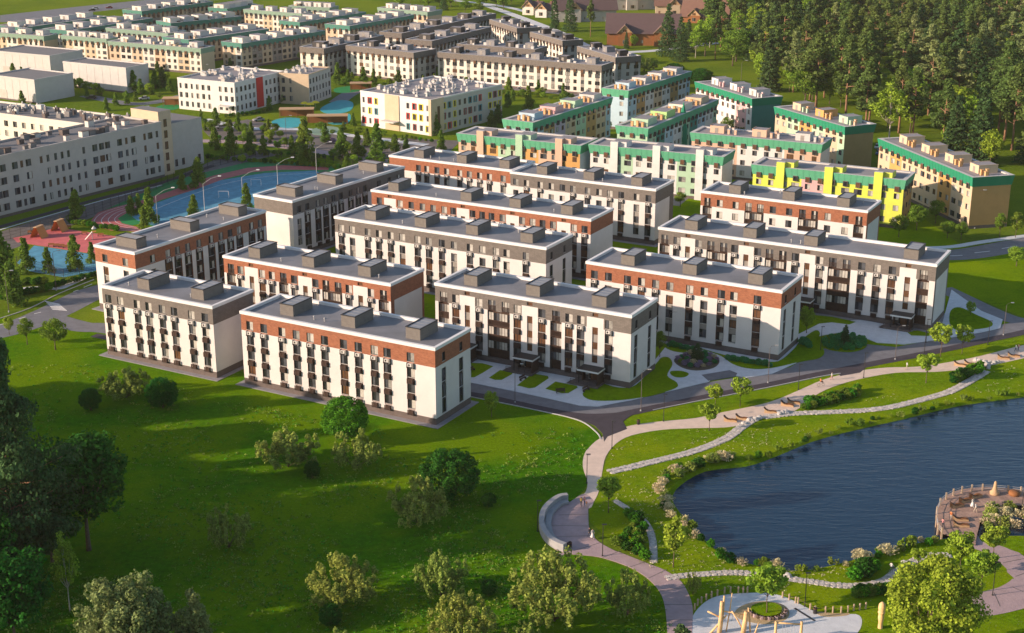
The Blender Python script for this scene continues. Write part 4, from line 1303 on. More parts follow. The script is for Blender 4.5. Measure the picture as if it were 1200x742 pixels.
# lane dashes
for a, b in (((1112, 300), (1128, 299.4)), ((1142, 296.5), (1160, 294.5)), ((1174, 291.5), (1192, 288.5))):
    ribbon('lane_marking', W2([a, b]), 0.3, Z3, 'road_paint', smooth=False)
for a, b in (((86, 342), (92, 340)), ((98, 337), (108, 333)), ((22, 374), (30, 371.5)), ((40, 368), (48, 366)), ((0, 381), (8, 379))):
    ribbon('lane_marking', W2([a, b]), 0.25, Z3, 'road_paint', smooth=False)
# zebra crossing, each bar by itself
zc = empty('zebra_crossing', (0, 0, 0), 0, 'zebra crossing of white bars painted on the road at left', 'road marking')
for k in range(7):
    mb = MB()
    pts = [(53 + k * 1.4, 353 + k * 1.55), (70 + k * 1.4, 356.5 + k * 1.2), (70.0 + k * 1.4, 357.3 + k * 1.2), (53 + k * 1.4, 353.8 + k * 1.55)]
    mb.face([tuple(G(*q))[:2] + (0.052,) for q in pts][::-1], 'road_paint'); mb.build('bar', zc)
# kerbs
def kerb(pts): ribbon('kerb', W2(pts), 0.22, 0.13, 'kerb_stone', k=4)
kerb([(552, 465.5), (600, 475), (640, 483.5), (665, 489), (685, 496), (700, 508), (704, 515)])
kerb([(765, 481), (830, 468), (900, 454.5), (960, 442), (985, 438)])
kerb([(0, 373.5), (35, 361.5), (70, 344), (110, 328)])
# concrete forecourts with planting beds
slab('forecourt', W2([(535, 412), (560, 412), (640, 430), (700, 442), (745, 450), (790, 395), (850, 412), (930, 395), (960, 380), (1010, 375), (1100, 395), (1115, 340), (1150, 365), (1175, 375), (1172, 385), (1150, 390), (1100, 398.5), (1060, 404), (1028, 402), (1012, 396), (985, 390), (955, 395), (945, 405), (950, 418), (905, 438.5), (875, 443), (845, 438), (830, 448), (790, 457.5), (740, 469.5), (700, 477), (680, 476), (640, 467), (600, 458.5), (552, 449)]), 0.13, 'concrete_paving')
def bed(pts, z=0.16, mat='lawn', name='planting_bed'): return slab(name, W2(pts), z, mat)
def sbed(pts, z=0.16, mat='lawn', name='planting_bed'): return slab(name, W2(smooth_closed(pts, 4)), z, mat)
bed([(552, 426), (565, 426.5), (578, 430), (567, 437), (556, 443), (552, 443)])
bed([(586, 434.5), (600, 437), (600.5, 439), (588, 446), (580, 446), (573, 443.5)])
bed([(624, 438.5), (642, 441.5), (643, 444), (627, 455), (620, 456), (606, 452.5)])
bed([(651, 448), (676, 453), (677, 455), (666, 461.5), (658, 461.5), (639, 456.5)])
sbed([(700, 449), (725, 455), (745, 452), (768, 428), (775, 420), (784, 420), (788, 428), (782, 441), (793, 449), (791, 456), (760, 465), (725, 470), (695, 470), (683, 464), (688, 456)])
sbed([(786, 436), (798, 435.5), (807, 438.5), (803, 442.5), (793, 443), (786.5, 440)])
sbed([(790, 422), (808, 413), (830, 414), (843, 423), (836, 432), (815, 435), (798, 431)], mat='bank_soil')
sbed([(779, 404), (800, 405), (815, 409), (810, 414), (792, 413), (781, 409)])
sbed([(815, 407), (850, 417), (890, 423), (912, 424), (930, 410), (938, 400), (955, 388), (961, 392), (956, 402), (966, 412), (960, 420), (940, 424), (905, 432), (880, 433), (860, 428), (845, 418), (828, 412)])
sbed([(963, 402), (975, 394), (990, 392), (1008, 396), (1016, 404), (1010, 410), (995, 413), (975, 411), (965, 407)], z=0.18)
sbed([(1114, 365), (1125, 361), (1145, 370), (1162, 378), (1160, 384), (1140, 387), (1122, 388), (1113, 380)])
bed([(1063, 390), (1075, 388), (1092, 392), (1088, 394.5), (1068, 394)])
bed([(955, 370), (975, 372), (1003, 378), (995, 381), (970, 378), (955, 374)])
slab('parking_bay', W2([(822, 440), (855, 434.5), (864, 438), (862, 441.5), (830, 447)]), 0.135, 'asphalt')

# promenade and plaza
slab('promenade', W2(SC2([(683, 547), (685, 532), (692, 523), (700, 516), (715, 507.5), (739, 499), (775, 494), (813, 490.5), (846, 483.5), (900, 472), (937.6, 457), (962.7, 446), (988, 438.7), (1008, 434.5), (1040, 431), (1075, 430), (1113, 424.5), (1150.6, 417), (1200, 404.5), (1290, 385), (1290, 400), (1200, 420), (1163, 428), (1141, 432), (1095.5, 436), (1050, 437), (1005, 445), (975, 454), (955, 464), (942.6, 475), (925, 484), (900, 489), (873, 497), (851, 501), (813, 502), (775, 504), (740, 510.5), (722, 520), (710, 535), (706, 552), (702, 575), (696, 588), (690, 596), (668, 589), (684, 580), (688.5, 566)])), Z2 + .02, 'promenade_paving')
slab('plaza', W2(SC2([(696, 588), (690, 594), (689.5, 606), (691, 621), (700, 634), (719, 645), (730, 649), (760, 661), (780, 669), (798, 681.5), (808, 699), (812, 716), (811, 742), (811, 800), (782, 800), (782, 742), (779, 711), (773, 694), (760, 679), (740, 666), (713, 656), (695, 652), (662, 648.5), (645, 640), (637, 628), (634.5, 612), (640, 600), (655, 592), (668, 588.5), (684, 579)])), Z2 + .032, 'purple_paving')
slab('promenade_edge', W2([(645, 649), (662, 648), (660, 651), (650, 653)]), Z2, 'purple_paving')
# joints across the plaza paving
for k, (a, b) in enumerate([((655, 604), (690, 603)), ((644, 616), (691, 617)), ((645, 630), (696, 628)), ((672, 646), (705, 636)), ((706, 654), (727, 646)), ((738, 665), (756, 659)), ((760, 678), (781, 668)), ((773, 693), (803, 689)), ((779, 709), (811, 709)), ((782, 727), (812, 727))]):
    ribbon('paving_joint', W2([a, b]), 0.12, Z2 + .044, 'gravel_dark', smooth=False)
# paving courses on the plaza path beside the deck
ribbon('deck_path', W2([(1134, 627), (1140, 636), (1152, 641), (1175, 648), (1196, 665), (1212, 682), (1195, 697), (1165, 706), (1136, 711)]), [3.0, 3, 3.5, 4.5, 5.5, 6.0, 6, 6], Z2 + .02, 'purple_paving')
for a, b in (((1175, 660), (1200, 655)), ((1190, 676), (1212, 668)), ((1186, 688), (1206, 697)), ((1165, 695), (1172, 711)), ((1150, 699), (1155, 715))):
    ribbon('paving_joint', W2([a, b]), 0.12, Z2 + .032, 'gravel_dark', smooth=False)

# stepping-stone paths: each stone a piece of its own
def stone_path(pts, w, label, step=0.80):
    P = [Vector(p) for p in smooth_open(W2(pts), 10)]
    e = empty('stone_path', (P[0].x, P[0].y, 0), 0, None)
    e['kind'] = 'structure'
    rnd = random.Random(int(pts[0][0]))
    mb = MB()
    ribbon_pts = P
    L_ = []
    for i, p in enumerate(P):
        d = (P[min(i + 1, len(P) - 1)] - P[max(i - 1, 0)]).normalized()
        L_.append((p, Vector((-d.y, d.x)), d))
    for i in range(len(L_) - 1):
        a, na, _ = L_[i]; b, nb, _ = L_[i + 1]
        q = [a - na * w / 2, b - nb * w / 2, b + nb * w / 2, a + na * w / 2]
        mb.face([(v.x - P[0].x, v.y - P[0].y, Z3 + .01) for v in q], 'stone_path')
    mb.build('gravel_bed', e)
    acc = 0.0; cnt = 0; rest = MB()
    for i in range(len(L_) - 1):
        a, na, d = L_[i]
        seg = (L_[i + 1][0] - a).length
        t = 0.0
        while t < seg:
            if acc <= 0:
                for s in ((-0.26, 0.24) if w > 1.2 else (0.0,)):
                    c = a + d * t + na * (s * w + rnd.uniform(-.08, .08)) - P[0]
                    r = w * (0.27 if w > 1.2 else 0.46)
                    m = MB() if cnt < 290 else rest
                    n = 6; a0 = rnd.random() * 6
                    rr = [r * rnd.uniform(.8, 1.15) for _ in range(n)]
                    hgt = Z3 + rnd.uniform(.06, .12)
                    ring = [(c.x + rr[k] * math.cos(a0 + k * 2 * math.pi / n), c.y + rr[k] * math.sin(a0 + k * 2 * math.pi / n)) for k in range(n)]
                    m.face([(x, y, hgt) for x, y in ring], 'stone_path')
                    for k in range(n):
                        k2 = (k + 1) % n
                        m.face([(*ring[k], 0), (*ring[k2], 0), (*ring[k2], hgt), (*ring[k], hgt)], 'stone_path')
                    if cnt < 290: m.build('stone', e)
                    cnt += 1
                acc = step * rnd.uniform(.85, 1.15)
            t += 0.1; acc -= 0.1
    if rest.f: rest.build('stones', e, kind='stuff')
stone_path([(716, 553), (750, 545), (813, 529), (850.6, 514), (866, 503), (880, 493)], 1.9, '')
stone_path([(897, 489), (930, 485), (1000, 482), (1040, 478), (1075, 470), (1113, 459), (1138, 446), (1155.6, 435)], 1.9, '')
stone_path([(722, 588), (735, 596), (750, 606), (760, 618.7), (765, 636), (766, 659)], 1.15, '')
stone_path([(783, 678), (800, 675), (825.6, 673), (855.6, 671.5), (883, 673), (920, 678), (950, 682), (982.7, 686.5), (1012.8, 686), (1035, 681), (1050, 671), (1070.4, 658), (1090.5, 651), (1115, 651)], 1.5, '')

# adventure playground circle
sbed([(808, 742), (812, 722), (826, 706), (845, 698), (880, 695), (905, 696), (925, 702), (945, 712), (970, 722), (1003, 720), (1010, 730), (1000, 745), (960, 752), (900, 775), (840, 775)], Z3, 'concrete_paving', 'play_circle')
sbed([(862, 716), (875, 708), (895, 705), (915, 708), (925, 717), (920, 727), (900, 732), (877, 729), (864, 724)], Z4 + .01, 'sand', 'sand_ring')
sbed([(880, 713), (893, 708), (908, 709), (916, 714), (913, 721), (900, 724), (886, 721)], 0.3, 'park_grass', 'grass_island')
sbed([(955, 717), (975, 719), (995, 719), (990, 722), (965, 723)], Z4 + .01, 'sand', 'sand_ring')
# water channel slot
ribbon('drain_slot', W2([(931, 713), (955, 728)]), 0.35, Z5, 'black_metal', smooth=False)

# left: playground, sports court, running track
slab('play_surface', W2([(15, 279), (35, 275), (70, 266), (76, 268), (135, 277), (140, 283), (125, 300), (60, 290), (20, 284)]), Z2, 'play_red')
slab('ball_court', W2([(20, 308), (40, 288), (62, 291), (112, 299), (116, 312), (112, 318), (75, 325), (35, 318)]), Z2 + .006, 'court_blue')
slab('court_green_field', W2([(165, 262), (140, 268), (105, 262), (125, 245), (200, 212), (290, 190), (340, 190), (390, 195), (400, 215), (300, 250), (200, 270)]), Z2, 'court_green')
slab('court_blue_field', W2([(160, 258), (150, 250), (200, 232), (255, 212), (310, 203), (370, 200), (385, 208), (330, 230), (250, 255), (190, 268)]), Z3, 'court_blue')
slab('running_track', W2([(110, 265), (107, 258), (115, 249), (135, 243), (160, 237), (200, 224), (250, 206), (290, 197), (330, 194), (385, 196), (385, 199.5), (330, 199), (295, 202), (262, 210), (230, 222), (190, 234), (170, 243), (150, 249), (138, 256), (143, 262), (165, 267), (165, 272), (130, 270)]), Z4, 'track_red')
for off in range(4):
    t = off / 4 + .12
    def lp(a, b): return (a[0] + (b[0] - a[0]) * t, a[1] + (b[1] - a[1]) * t)
    ribbon('lane_line', W2([lp((165, 272), (165, 267)), lp((130, 270), (143, 262)), lp((110, 265), (138, 257)), lp((107, 258), (143, 252)), lp((120, 248), (152, 248)), lp((160, 237), (172, 242))]), 0.16, Z5, 'white_line')
ribbon('court_line', W2([(165, 252), (255, 218), (320, 206), (375, 203)]), 0.2, Z4, 'white_line')
# school strip: pavement, grass verge
ribbon('school_pavement', W2([(-60, 285), (0, 266), (60, 249), (120, 232), (190, 214), (250, 194)]), 2.4, Z2, 'dark_asphalt')
ribbon('school_kerb_path', W2([(-60, 289), (0, 269.5), (60, 252), (120, 235), (190, 217)]), .7, Z3, 'concrete_paving')
slab('gravel_yard', W2([(-60, 318), (0, 296), (20, 290), (70, 270), (110, 254), (140, 241), (230, 211), (300, 187), (330, 181), (300, 177), (250, 188), (190, 214), (140, 228), (60, 252), (0, 272), (-60, 292)]), Z1, 'gravel_dark')
road('park_road', [(-40, 350), (30, 338), (66, 338), (80, 334), (120, 315)], 2.0, Z2, 'concrete_paving')

# kindergarten yards, paths and streets behind the estate
slab('yard_paving', W2([(235, 150), (290, 140), (340, 150), (420, 160), (540, 165), (520, 185), (430, 185), (330, 170), (250, 165)]), Z1, 'gravel_dark')
road('garden_path', [(230, 165), (300, 168), (360, 176), (430, 186), (470, 190)], 5.0, Z2, 'purple_paving')
road('garden_path', [(240, 140), (290, 150), (360, 152), (420, 160), (500, 170)], 4.0, Z2, 'concrete_paving')
sbed([(318, 143), (335, 138), (355, 140), (352, 148), (332, 150)], Z4, 'court_cyan', 'play_court')
sbed([(378, 140), (392, 134), (410, 134), (408, 144), (390, 146)], Z4, 'court_cyan', 'play_court')
sbed([(375, 128), (395, 118), (413, 120), (410, 130), (388, 134)], Z4, 'court_cyan', 'play_court')
sbed([(365, 152), (385, 148), (400, 152), (385, 158), (368, 158)], Z4, 'eave_lit_court_green', 'play_court')
sbed([(182, 126), (200, 121), (212, 122), (207, 128), (190, 130)], Z4, 'court_green', 'play_court')
sbed([(392, 104), (410, 101), (430, 103), (415, 108), (395, 109)], Z4, 'court_green', 'play_court')
road('back_street', [(100, 112), (160, 122), (215, 112), (245, 100)], 6.0, Z2)
road('back_street', [(395, 120), (420, 106), (470, 104), (600, 104), (700, 114)], 7.0, Z2)
road('access_street', [(780, 240), (800, 225), (820, 215), (840, 200), (900, 190)], 8.0, Z2)
slab('car_park', W2([(60, 27), (110, 14), (185, 6), (240, 1), (330, -6), (200, -3), (90, 8), (0, 18), (0, 26)]), Z1, 'asphalt')
road('country_road', [(560, 3), (600, 17), (650, 36), (700, 58), (760, 60), (840, 50)], 6.0, Z2, 'concrete_paving')
road('country_road', [(480, -4), (580, 6), (640, 20)], 5.0, Z2 + .01, 'concrete_paving')
road('forest_road', [(1000, 13), (1040, 13), (1080, 16), (1130, 20)], 7.0, Z2, 'concrete_paving')
# ---------------------------------------------------------------- trees and shrubs
import numpy as np
def leaf_cloud(clumps, size, mat, name, seed, quad=True, up=0.3):
    """clumps: (cx, cy, cz, rx, ry, rz, n). Leaves are small faces spread through each clump."""
    g = np.random.RandomState(seed)
    cs = []
    for cx, cy, cz, rx, ry, rz, n in clumps:
        d = g.normal(size=(n, 3)); d /= np.linalg.norm(d, axis=1)[:, None]
        r = g.uniform(0.35, 1.0, (n, 1)) ** 0.5
        p = d * r * np.array([rx, ry, rz]) + np.array([cx, cy, cz])
        nn = d + g.normal(size=(n, 3)) * 0.6 + np.array([0, 0, up])
        nn /= np.linalg.norm(nn, axis=1)[:, None]
        cs.append((p, nn))
    P = np.concatenate([c[0] for c in cs]); N = np.concatenate([c[1] for c in cs])
    n = len(P)
    t = np.cross(N, g.normal(size=(n, 3))); t /= np.linalg.norm(t, axis=1)[:, None]
    b = np.cross(N, t)
    s = size * g.uniform(0.6, 1.3, (n, 1))
    V = np.stack([P - t * s * .5 - b * s * .25, P + t * s * .5 - b * s * .3, P + t * s * .35 + b * s * .5, P - t * s * .4 + b * s * .4], 1).reshape(-1, 3)
    me = bpy.data.meshes.new(name)
    me.vertices.add(4 * n); me.vertices.foreach_set('co', V.ravel().astype(np.float32))
    me.loops.add(4 * n); me.loops.foreach_set('vertex_index', np.arange(4 * n, dtype=np.int32))
    me.polygons.add(n); me.polygons.foreach_set('loop_start', np.arange(0, 4 * n, 4, dtype=np.int32))
    me.polygons.foreach_set('loop_total', np.full(n, 4, dtype=np.int32))
    me.materials.append(MATS[mat]); me.update(calc_edges=True)
    return me

def trunk_mesh(h, r, mat, seed, limbs=(), lean=0.02, n=7):
    g = random.Random(seed)
    mb = MB()
    pts = [(0, 0, -0.1)]
    for k in range(1, 6):
        pts.append((g.uniform(-1, 1) * lean * h, g.uniform(-1, 1) * lean * h, h * k / 5))
    mb.tube(pts, [r * (1 - 0.17 * k) * (1.25 if k == 0 else 1) for k in range(6)], mat, n)
    for z, a, ln, up in limbs:
        x, y = math.cos(a) * ln, math.sin(a) * ln
        mb.tube([(0, 0, z), (x * .5, y * .5, z + up * .35), (x, y, z + up)], [r * .38, r * .25, r * .1], mat, 5)
    return mb.mesh('trunk', True)

def pine_kind(seed, leaf=0.0235, mat='pine_needles', n=95, wide=1.0, low=0.36, clump=46):
    g = random.Random(seed)
    cl = []; limbs = []
    for k in range(clump):
        t = low + (0.985 - low) * ((k + g.random()) / clump)
        prof = math.sin(min(1, (t - low) / (1 - low) * 1.15 + 0.12) * math.pi) ** 0.6
        rad = 0.165 * wide * prof * g.uniform(0.35, 1.1)
        a = g.random() * 6.283
        c = (math.cos(a) * rad, math.sin(a) * rad, t)
        rr = g.uniform(0.042, 0.075) * (0.7 + 0.3 * prof)
        cl.append((*c, rr * wide, rr * wide, rr * 0.62, n))
        if k % 2 == 0: limbs.append((max(0.3, t - 0.06), a, rad, 0.05))
    return leaf_cloud(cl, leaf, mat, 'crown', seed), trunk_mesh(0.95, 0.013, 'pine_bark', seed, limbs, 0.008)

def spruce_kind(seed, mat='spruce_needles', w=0.19, n=1.0, leaf=0.022, low=0.06):
    g = random.Random(seed)
    cl = []
    L = 17
    for k in range(L):
        t = low + (0.97 - low) * k / L
        R_ = w * (1 - (t - low) / (1.0 - low)) ** 0.85 + 0.008
        m = max(3, int(9 * R_ / w + 2))
        for j in range(m):
            a = 6.283 * j / m + g.random()
            q = R_ * g.uniform(0.55, 0.95)
            cl.append((math.cos(a) * q, math.sin(a) * q, t + g.uniform(-.02, .02) - q * .15, R_ * .38 + .008, R_ * .38 + .008, .022, int(34 * n)))
        cl.append((0, 0, t, R_ * .5, R_ * .5, .03, int(30 * n)))
    return leaf_cloud(cl, leaf, mat, 'crown', seed), trunk_mesh(0.9, 0.012, 'bark', seed, (), 0.004)

def dome_kind(seed, mat, w=.3, low=.3, clump=460, n=90, leaf=.012, top=.99):
    """bushy pine crown: upright shoots all over a broad dome"""
    g = random.Random(seed); cl = []; limbs = []
    for k in range(clump):
        a = g.random() * 6.283; u = g.random()
        th = math.acos(1 - u * 1.35); rr = g.uniform(.55, 1.04) * (1 + .08 * math.sin(3 * a + seed))
        c = (math.cos(a) * math.sin(th) * w * rr, math.sin(a) * math.sin(th) * w * rr, low + (top - low) * (.30 + .66 * math.cos(th) * rr))
        cl.append((*c, .020 + .014 * g.random(), .020 + .014 * g.random(), .030 + .02 * g.random(), n))
        if k % 8 == 0: limbs.append((low + .1, a, math.hypot(c[0], c[1]) * .9, max(.02, c[2] - low - .1)))
    return leaf_cloud(cl, leaf, mat, 'crown', seed), trunk_mesh(.85, .014, 'pine_bark', seed, limbs, .01)

def puff_kind(seed, mat, w=.28, low=.06, leaf=.045):
    """full young conifer with an uneven cone of soft clumps"""
    g = random.Random(seed); cl = []
    for k in range(62):
        t = low + (1 - low) * (k + g.random()) / 62 * .95
        R_ = w * (1 - (t - low) / (1.02 - low)) ** .75 * (1 + .2 * math.sin(t * 19 + seed))
        a = g.random() * 6.283; q = R_ * g.uniform(.3, .9)
        s = .045 + R_ * .22
        cl.append((math.cos(a) * q, math.sin(a) * q, t, s, s, s * 1.05, 46))
    return leaf_cloud(cl, leaf, mat, 'crown', seed), trunk_mesh(.8, .014, 'bark', seed, (), .004)

def broad_kind(seed, mat='leaves_mid', low=0.25, w=0.38, clump=34, n=90, leaf=0.035, rr=(0.09, 0.15), tr=0.018, bark='bark', shell=0.75, gap=0.0):
    g = random.Random(seed)
    cl = []; limbs = []
    cz = (1 + low) / 2; hz = (1 - low) / 2
    for k in range(clump):
        while True:
            v = Vector((g.uniform(-1, 1), g.uniform(-1, 1), g.uniform(-1, 1)))
            if 0.2 < v.length <= 1: break
        v = v.normalized() * (v.length ** (1 - shell)) * g.uniform(.8, 1.0) * (1 + g.uniform(-gap, gap))
        rx = g.uniform(*rr)
        c = (v.x * (w - rx * .6), v.y * (w - rx * .6), cz + v.z * (hz - rx * .6))
        cl.append((*c, rx, rx, rx * .8, n))
        if k % 3 == 0: limbs.append((low * .8 + .05, math.atan2(v.y, v.x), math.hypot(c[0], c[1]) * .9, max(0.05, c[2] - low * .9)))
    return leaf_cloud(cl, leaf, mat, 'crown', seed), trunk_mesh(max(low + .3, .5), tr, bark, seed, limbs, 0.01)

def bush_kind(seed, mat='leaves_dark', n=5200, leaf=0.03, rough=0.06):
    g = np.random.RandomState(seed)
    cl = []
    r = random.Random(seed)
    for k in range(90):
        a = r.random() * 6.283; zc = r.uniform(-0.85, 1.0); q = math.sqrt(max(0, 1 - zc * zc))
        cl.append((math.cos(a) * q * (.42 + r.uniform(-rough, rough)), math.sin(a) * q * (.42 + r.uniform(-rough, rough)), .52 + zc * .42, .085, .085, .08, int(n / 90)))
    cl.append((0, 0, .5, .36, .36, .38, int(n * .35)))
    return leaf_cloud(cl, leaf, mat, 'crown', seed, up=.1), trunk_mesh(0.4, 0.03, 'bark', seed, [(0.02, a, .2, .3) for a in (0, 1.3, 2.6, 3.9, 5.2)], .02)

def wild_kind(seed, mat='leaves_olive', clump=60, n=55, leaf=0.035):
    """loose wide willow shrub: many thin stems from the ground, feathery outline"""
    r = random.Random(seed)
    cl = []; limbs = []
    for k in range(clump):
        a = r.random() * 6.283; q = r.random() ** .5
        h = r.uniform(.35, 1.0) * (1 - .35 * q)
        c = (math.cos(a) * q * .5, math.sin(a) * q * .5, h)
        cl.append((*c, .045, .045, .085, n))
        cl.append((c[0] * .8, c[1] * .8, h * .65, .05, .05, .08, n // 2))
        cl.append((c[0] * 1.1, c[1] * 1.1, h * .9, .02, .02, .06, n // 5))
        if k % 3 == 0: limbs.append((.02, a, q * .48, h))
    return leaf_cloud(cl, leaf, mat, 'crown', seed, up=.5), trunk_mesh(.5, .012, 'bark', seed, limbs, .03)

K = {
    'pine': [pine_kind(11), pine_kind(12, wide=1.2, clump=52), pine_kind(13, wide=.85, low=.42), pine_kind(14, low=.3)],
    'greypine': [pine_kind(21, mat='pine_needles_grey', wide=1.15, low=.22), pine_kind(22, mat='pine_needles_grey', wide=1.0, low=.3)],
    'bigpine': [pine_kind(31, leaf=0.0125, mat='spruce_needles', n=330, wide=1.55, low=.14, clump=110), pine_kind(33, leaf=0.013, mat='spruce_needles', n=300, wide=1.4, low=.2, clump=90)],
    'dome': [dome_kind(35, 'pine_needles_grey', .255, .25), dome_kind(36, 'pine_needles_grey', .12, .2, 200)],
    'spruce': [spruce_kind(41), spruce_kind(42, w=.15), spruce_kind(43, w=.23)],
    'conifer': [puff_kind(51, 'garden_conifer', .26), puff_kind(52, 'garden_conifer', .33), puff_kind(53, 'pine_needles', .30)],
    'broad': [broad_kind(61), broad_kind(62, low=.3, w=.34), broad_kind(63, 'leaves_bright', .22, .36)],
    'bright': [broad_kind(71, 'leaves_bright', .34, .34, 26, 70, .05, (.08, .14), .014, 'bark', .6, .25), broad_kind(72, 'leaves_bright', .38, .36, 22, 70, .05, (.08, .13), .013, 'bark', .6, .3)],
    'birch': [broad_kind(81, 'leaves_bright', .3, .22, 40, 60, .025, (.05, .09), .012, 'birch_bark', .5, .3)],
    'oak': [broad_kind(91, 'leaves_bright', .2, .46, 70, 260, .022, (.08, .13), .022, 'bark', .7, .1)],
    'darktree': [broad_kind(95, 'leaves_dark', .3, .36, 50, 150, .026, (.07, .13), .018, 'bark', .6, .2)],
    'bush': [bush_kind(101, n=9000, leaf=.028, rough=.015), bush_kind(102, 'leaves_hedge', n=9000, leaf=.028, rough=.015)],
    'wild': [wild_kind(111), wild_kind(112, 'leaves_olive', 80, 60, .03), wild_kind(113, 'leaves_olive', 44, 45, .04)],
    'willow': [wild_kind(115, 'leaves_mid', 70, 60, .035)],
    'hedge': [bush_kind(121, 'leaves_hedge', 900, .10, .1), bush_kind(122, 'leaves_mid', 900, .10, .12), bush_kind(123, 'leaves_dark', 900, .1, .1)],
    'teal': [bush_kind(125, 'leaves_teal', 700, .13, .12)],
    'bloom': [bush_kind(131, 'blossom_white', 420, .12, .3), bush_kind(132, 'blossom_white', 360, .12, .35), bush_kind(133, 'leaves_olive', 700, .12, .2)],
    'violet': [bush_kind(134, 'blossom_violet', 500, .14, .2)],
    'reed': [wild_kind(141, 'leaves_bright', 26, 34, .09), wild_kind(142, 'leaves_olive', 22, 30, .09)],
}
NAMES = {'pine': 'pine_tree', 'greypine': 'pine_tree', 'bigpine': 'pine_tree', 'dome': 'pine_tree', 'spruce': 'spruce_tree', 'conifer': 'garden_conifer', 'broad': 'leafy_tree', 'bright': 'young_tree', 'birch': 'birch_tree',
         'oak': 'leafy_tree', 'darktree': 'leafy_tree', 'bush': 'round_bush', 'wild': 'willow_shrub', 'willow': 'willow_shrub', 'hedge': 'hedge_shrub', 'teal': 'hedge_shrub', 'bloom': 'flowering_shrub', 'violet': 'flowering_shrub', 'reed': 'reed_clump'}
CATS = {'bush': 'bush', 'wild': 'shrub', 'willow': 'shrub', 'hedge': 'shrub', 'teal': 'shrub', 'bloom': 'shrub', 'violet': 'shrub', 'reed': 'reeds'}
TR = random.Random(99)
def plant(kind, x, y, h, label, group=None, wide=1.0, v=None, z=0.0):
    ks = K[kind]
    crown, trunk = ks[(TR.randrange(len(ks)) if v is None else v)]
    e = empty(NAMES[kind], (x, y, z), TR.random() * 6.28, label, CATS.get(kind, 'tree'), group, (h * wide, h * wide, h))
    put(crown, 'crown', e)
    if kind not in ('hedge', 'teal', 'bloom', 'violet', 'reed'):
        put(trunk, 'trunk', e)
    return e
def height_at(px, py, ty):
    p = G(px, py); lo, hi = 0.3, 60.0
    for _ in range(40):
        m = (lo + hi) / 2
        if PX(p.x, p.y, m)[1] > ty: lo = m
        else: hi = m
    return p, lo
def tree(kind, px, py, ty, label, group=None, wide=1.0, v=None):
    p, h = height_at(px, py, ty)
    return plant(kind, p.x, p.y, h, label, group, wide, v)

# foreground pines and trees in the lower left
tree('bigpine', 22, 690, 398, 'huge dark pine rising at the left edge of the picture in front of the meadow', None, .82, 0)
tree('bigpine', -38, 640, 430, 'second large dark pine cut by the left edge, behind the huge one', None, .8, 0)
tree('darktree', 104, 645, 500, 'dark leafy tree with a bare trunk right of the big pines', None, 1.1)
tree('darktree', 62, 660, 560, 'low dark tree in the shade under the big pines', None, 1.2)
def top_tree(kind, px, ty, h, label, wide=1.0, v=None):
    p = G(px, ty, h); return plant(kind, p.x, p.y, h, label, None, wide, v)
top_tree('dome', 140, 676, 24, 'bushy pale green pine top at the bottom edge, left', 1.0, 0)
top_tree('dome', 222, 695, 21, 'narrow sunlit pine top at the bottom edge, right of the wide one', 1.0, 1)
tree('darktree', 20, 775, 640, 'dark tree lost in the shade at the lower left corner', None, 1.0)
tree('birch', 82, 716, 625, 'thin birch with a pale stem in the dark lower left corner', None, .7)
tree('darktree', -30, 735, 590, 'dark leafy tree cut by the left edge near the lower corner', None, 1.0)
top_tree('spruce', 800, 727, 12, 'dark conifer top at the bottom edge beside the purple path', 1.5, 2)
tree('oak', 1085, 775, 652, 'big sunlit leafy tree at the bottom right in front of the winding path', None, .98)
# trees out of view on the left whose long shadows cross the meadow
n = 0
for k in range(20):
    y = 172 + k * 4.1 + TR.uniform(-2, 2); x = -112 - (k % 3) * 9 + TR.uniform(-3, 3) - (y - 180) * .12
    h = 27 + TR.uniform(-3, 3) + (5 if k < 8 else 0)
    if k > 15: h -= 6
    plant('bigpine', x, y, h, 'tall dark pine of the grove left of the meadow', 'pines of the grove left of the meadow', 1.0, 0)
for (x, y, h) in ((-150, 168, 34), (-146, 156, 34), (-140, 146, 33), (-134, 136, 32), (-150, 176, 34), (-138, 162, 33), (-126, 150, 32)):
    plant('bigpine', x, y, h, 'tall dark pine of the grove left of the meadow', 'pines of the grove left of the meadow', 1.1, 0)

for k in range(11):  # unseen shrubs added to throw shade over the lower meadow
    plant('wild', -66 + k * 6.2 + TR.uniform(-2, 2), 157 + TR.uniform(-3, 6), TR.uniform(6.0, 7.6), 'tall willow shrub added out of view to shade the lower meadow', 'unseen willow shrubs added for shade', 1.2)
# clipped round bushes on the meadow
for px, py, ty, w, lb, v in ((107, 481, 455, 1.0, 'small round dark bush in the meadow below the short grey topped block', 0),
                          (191, 478, 443, 1.08, 'larger round dark bush right of the small one, below the short grey topped block', 0),
                          (405, 518, 466, 1.05, 'biggest bright green round bush, standing against the nearest block', 1),
                          (366, 560, 541, 1.0, 'tiny dark bush left of the pale shrubs in the meadow', 0),
                          (527, 585, 528, 1.2, 'broad dark green round bush in the middle of the meadow', 0),
                          (573, 594, 578, 1.1, 'tiny dark bush right of the broad round one', 0),
                          (388, 733, 709, 1.1, 'small dark bush near the bottom edge of the meadow', 0),
                          (573, 697, 680, 1.1, 'small dark bush in the shaded lower meadow', 0)):
    tree('bush', px, py, ty, lb, 'round bushes on the meadow', w, v)
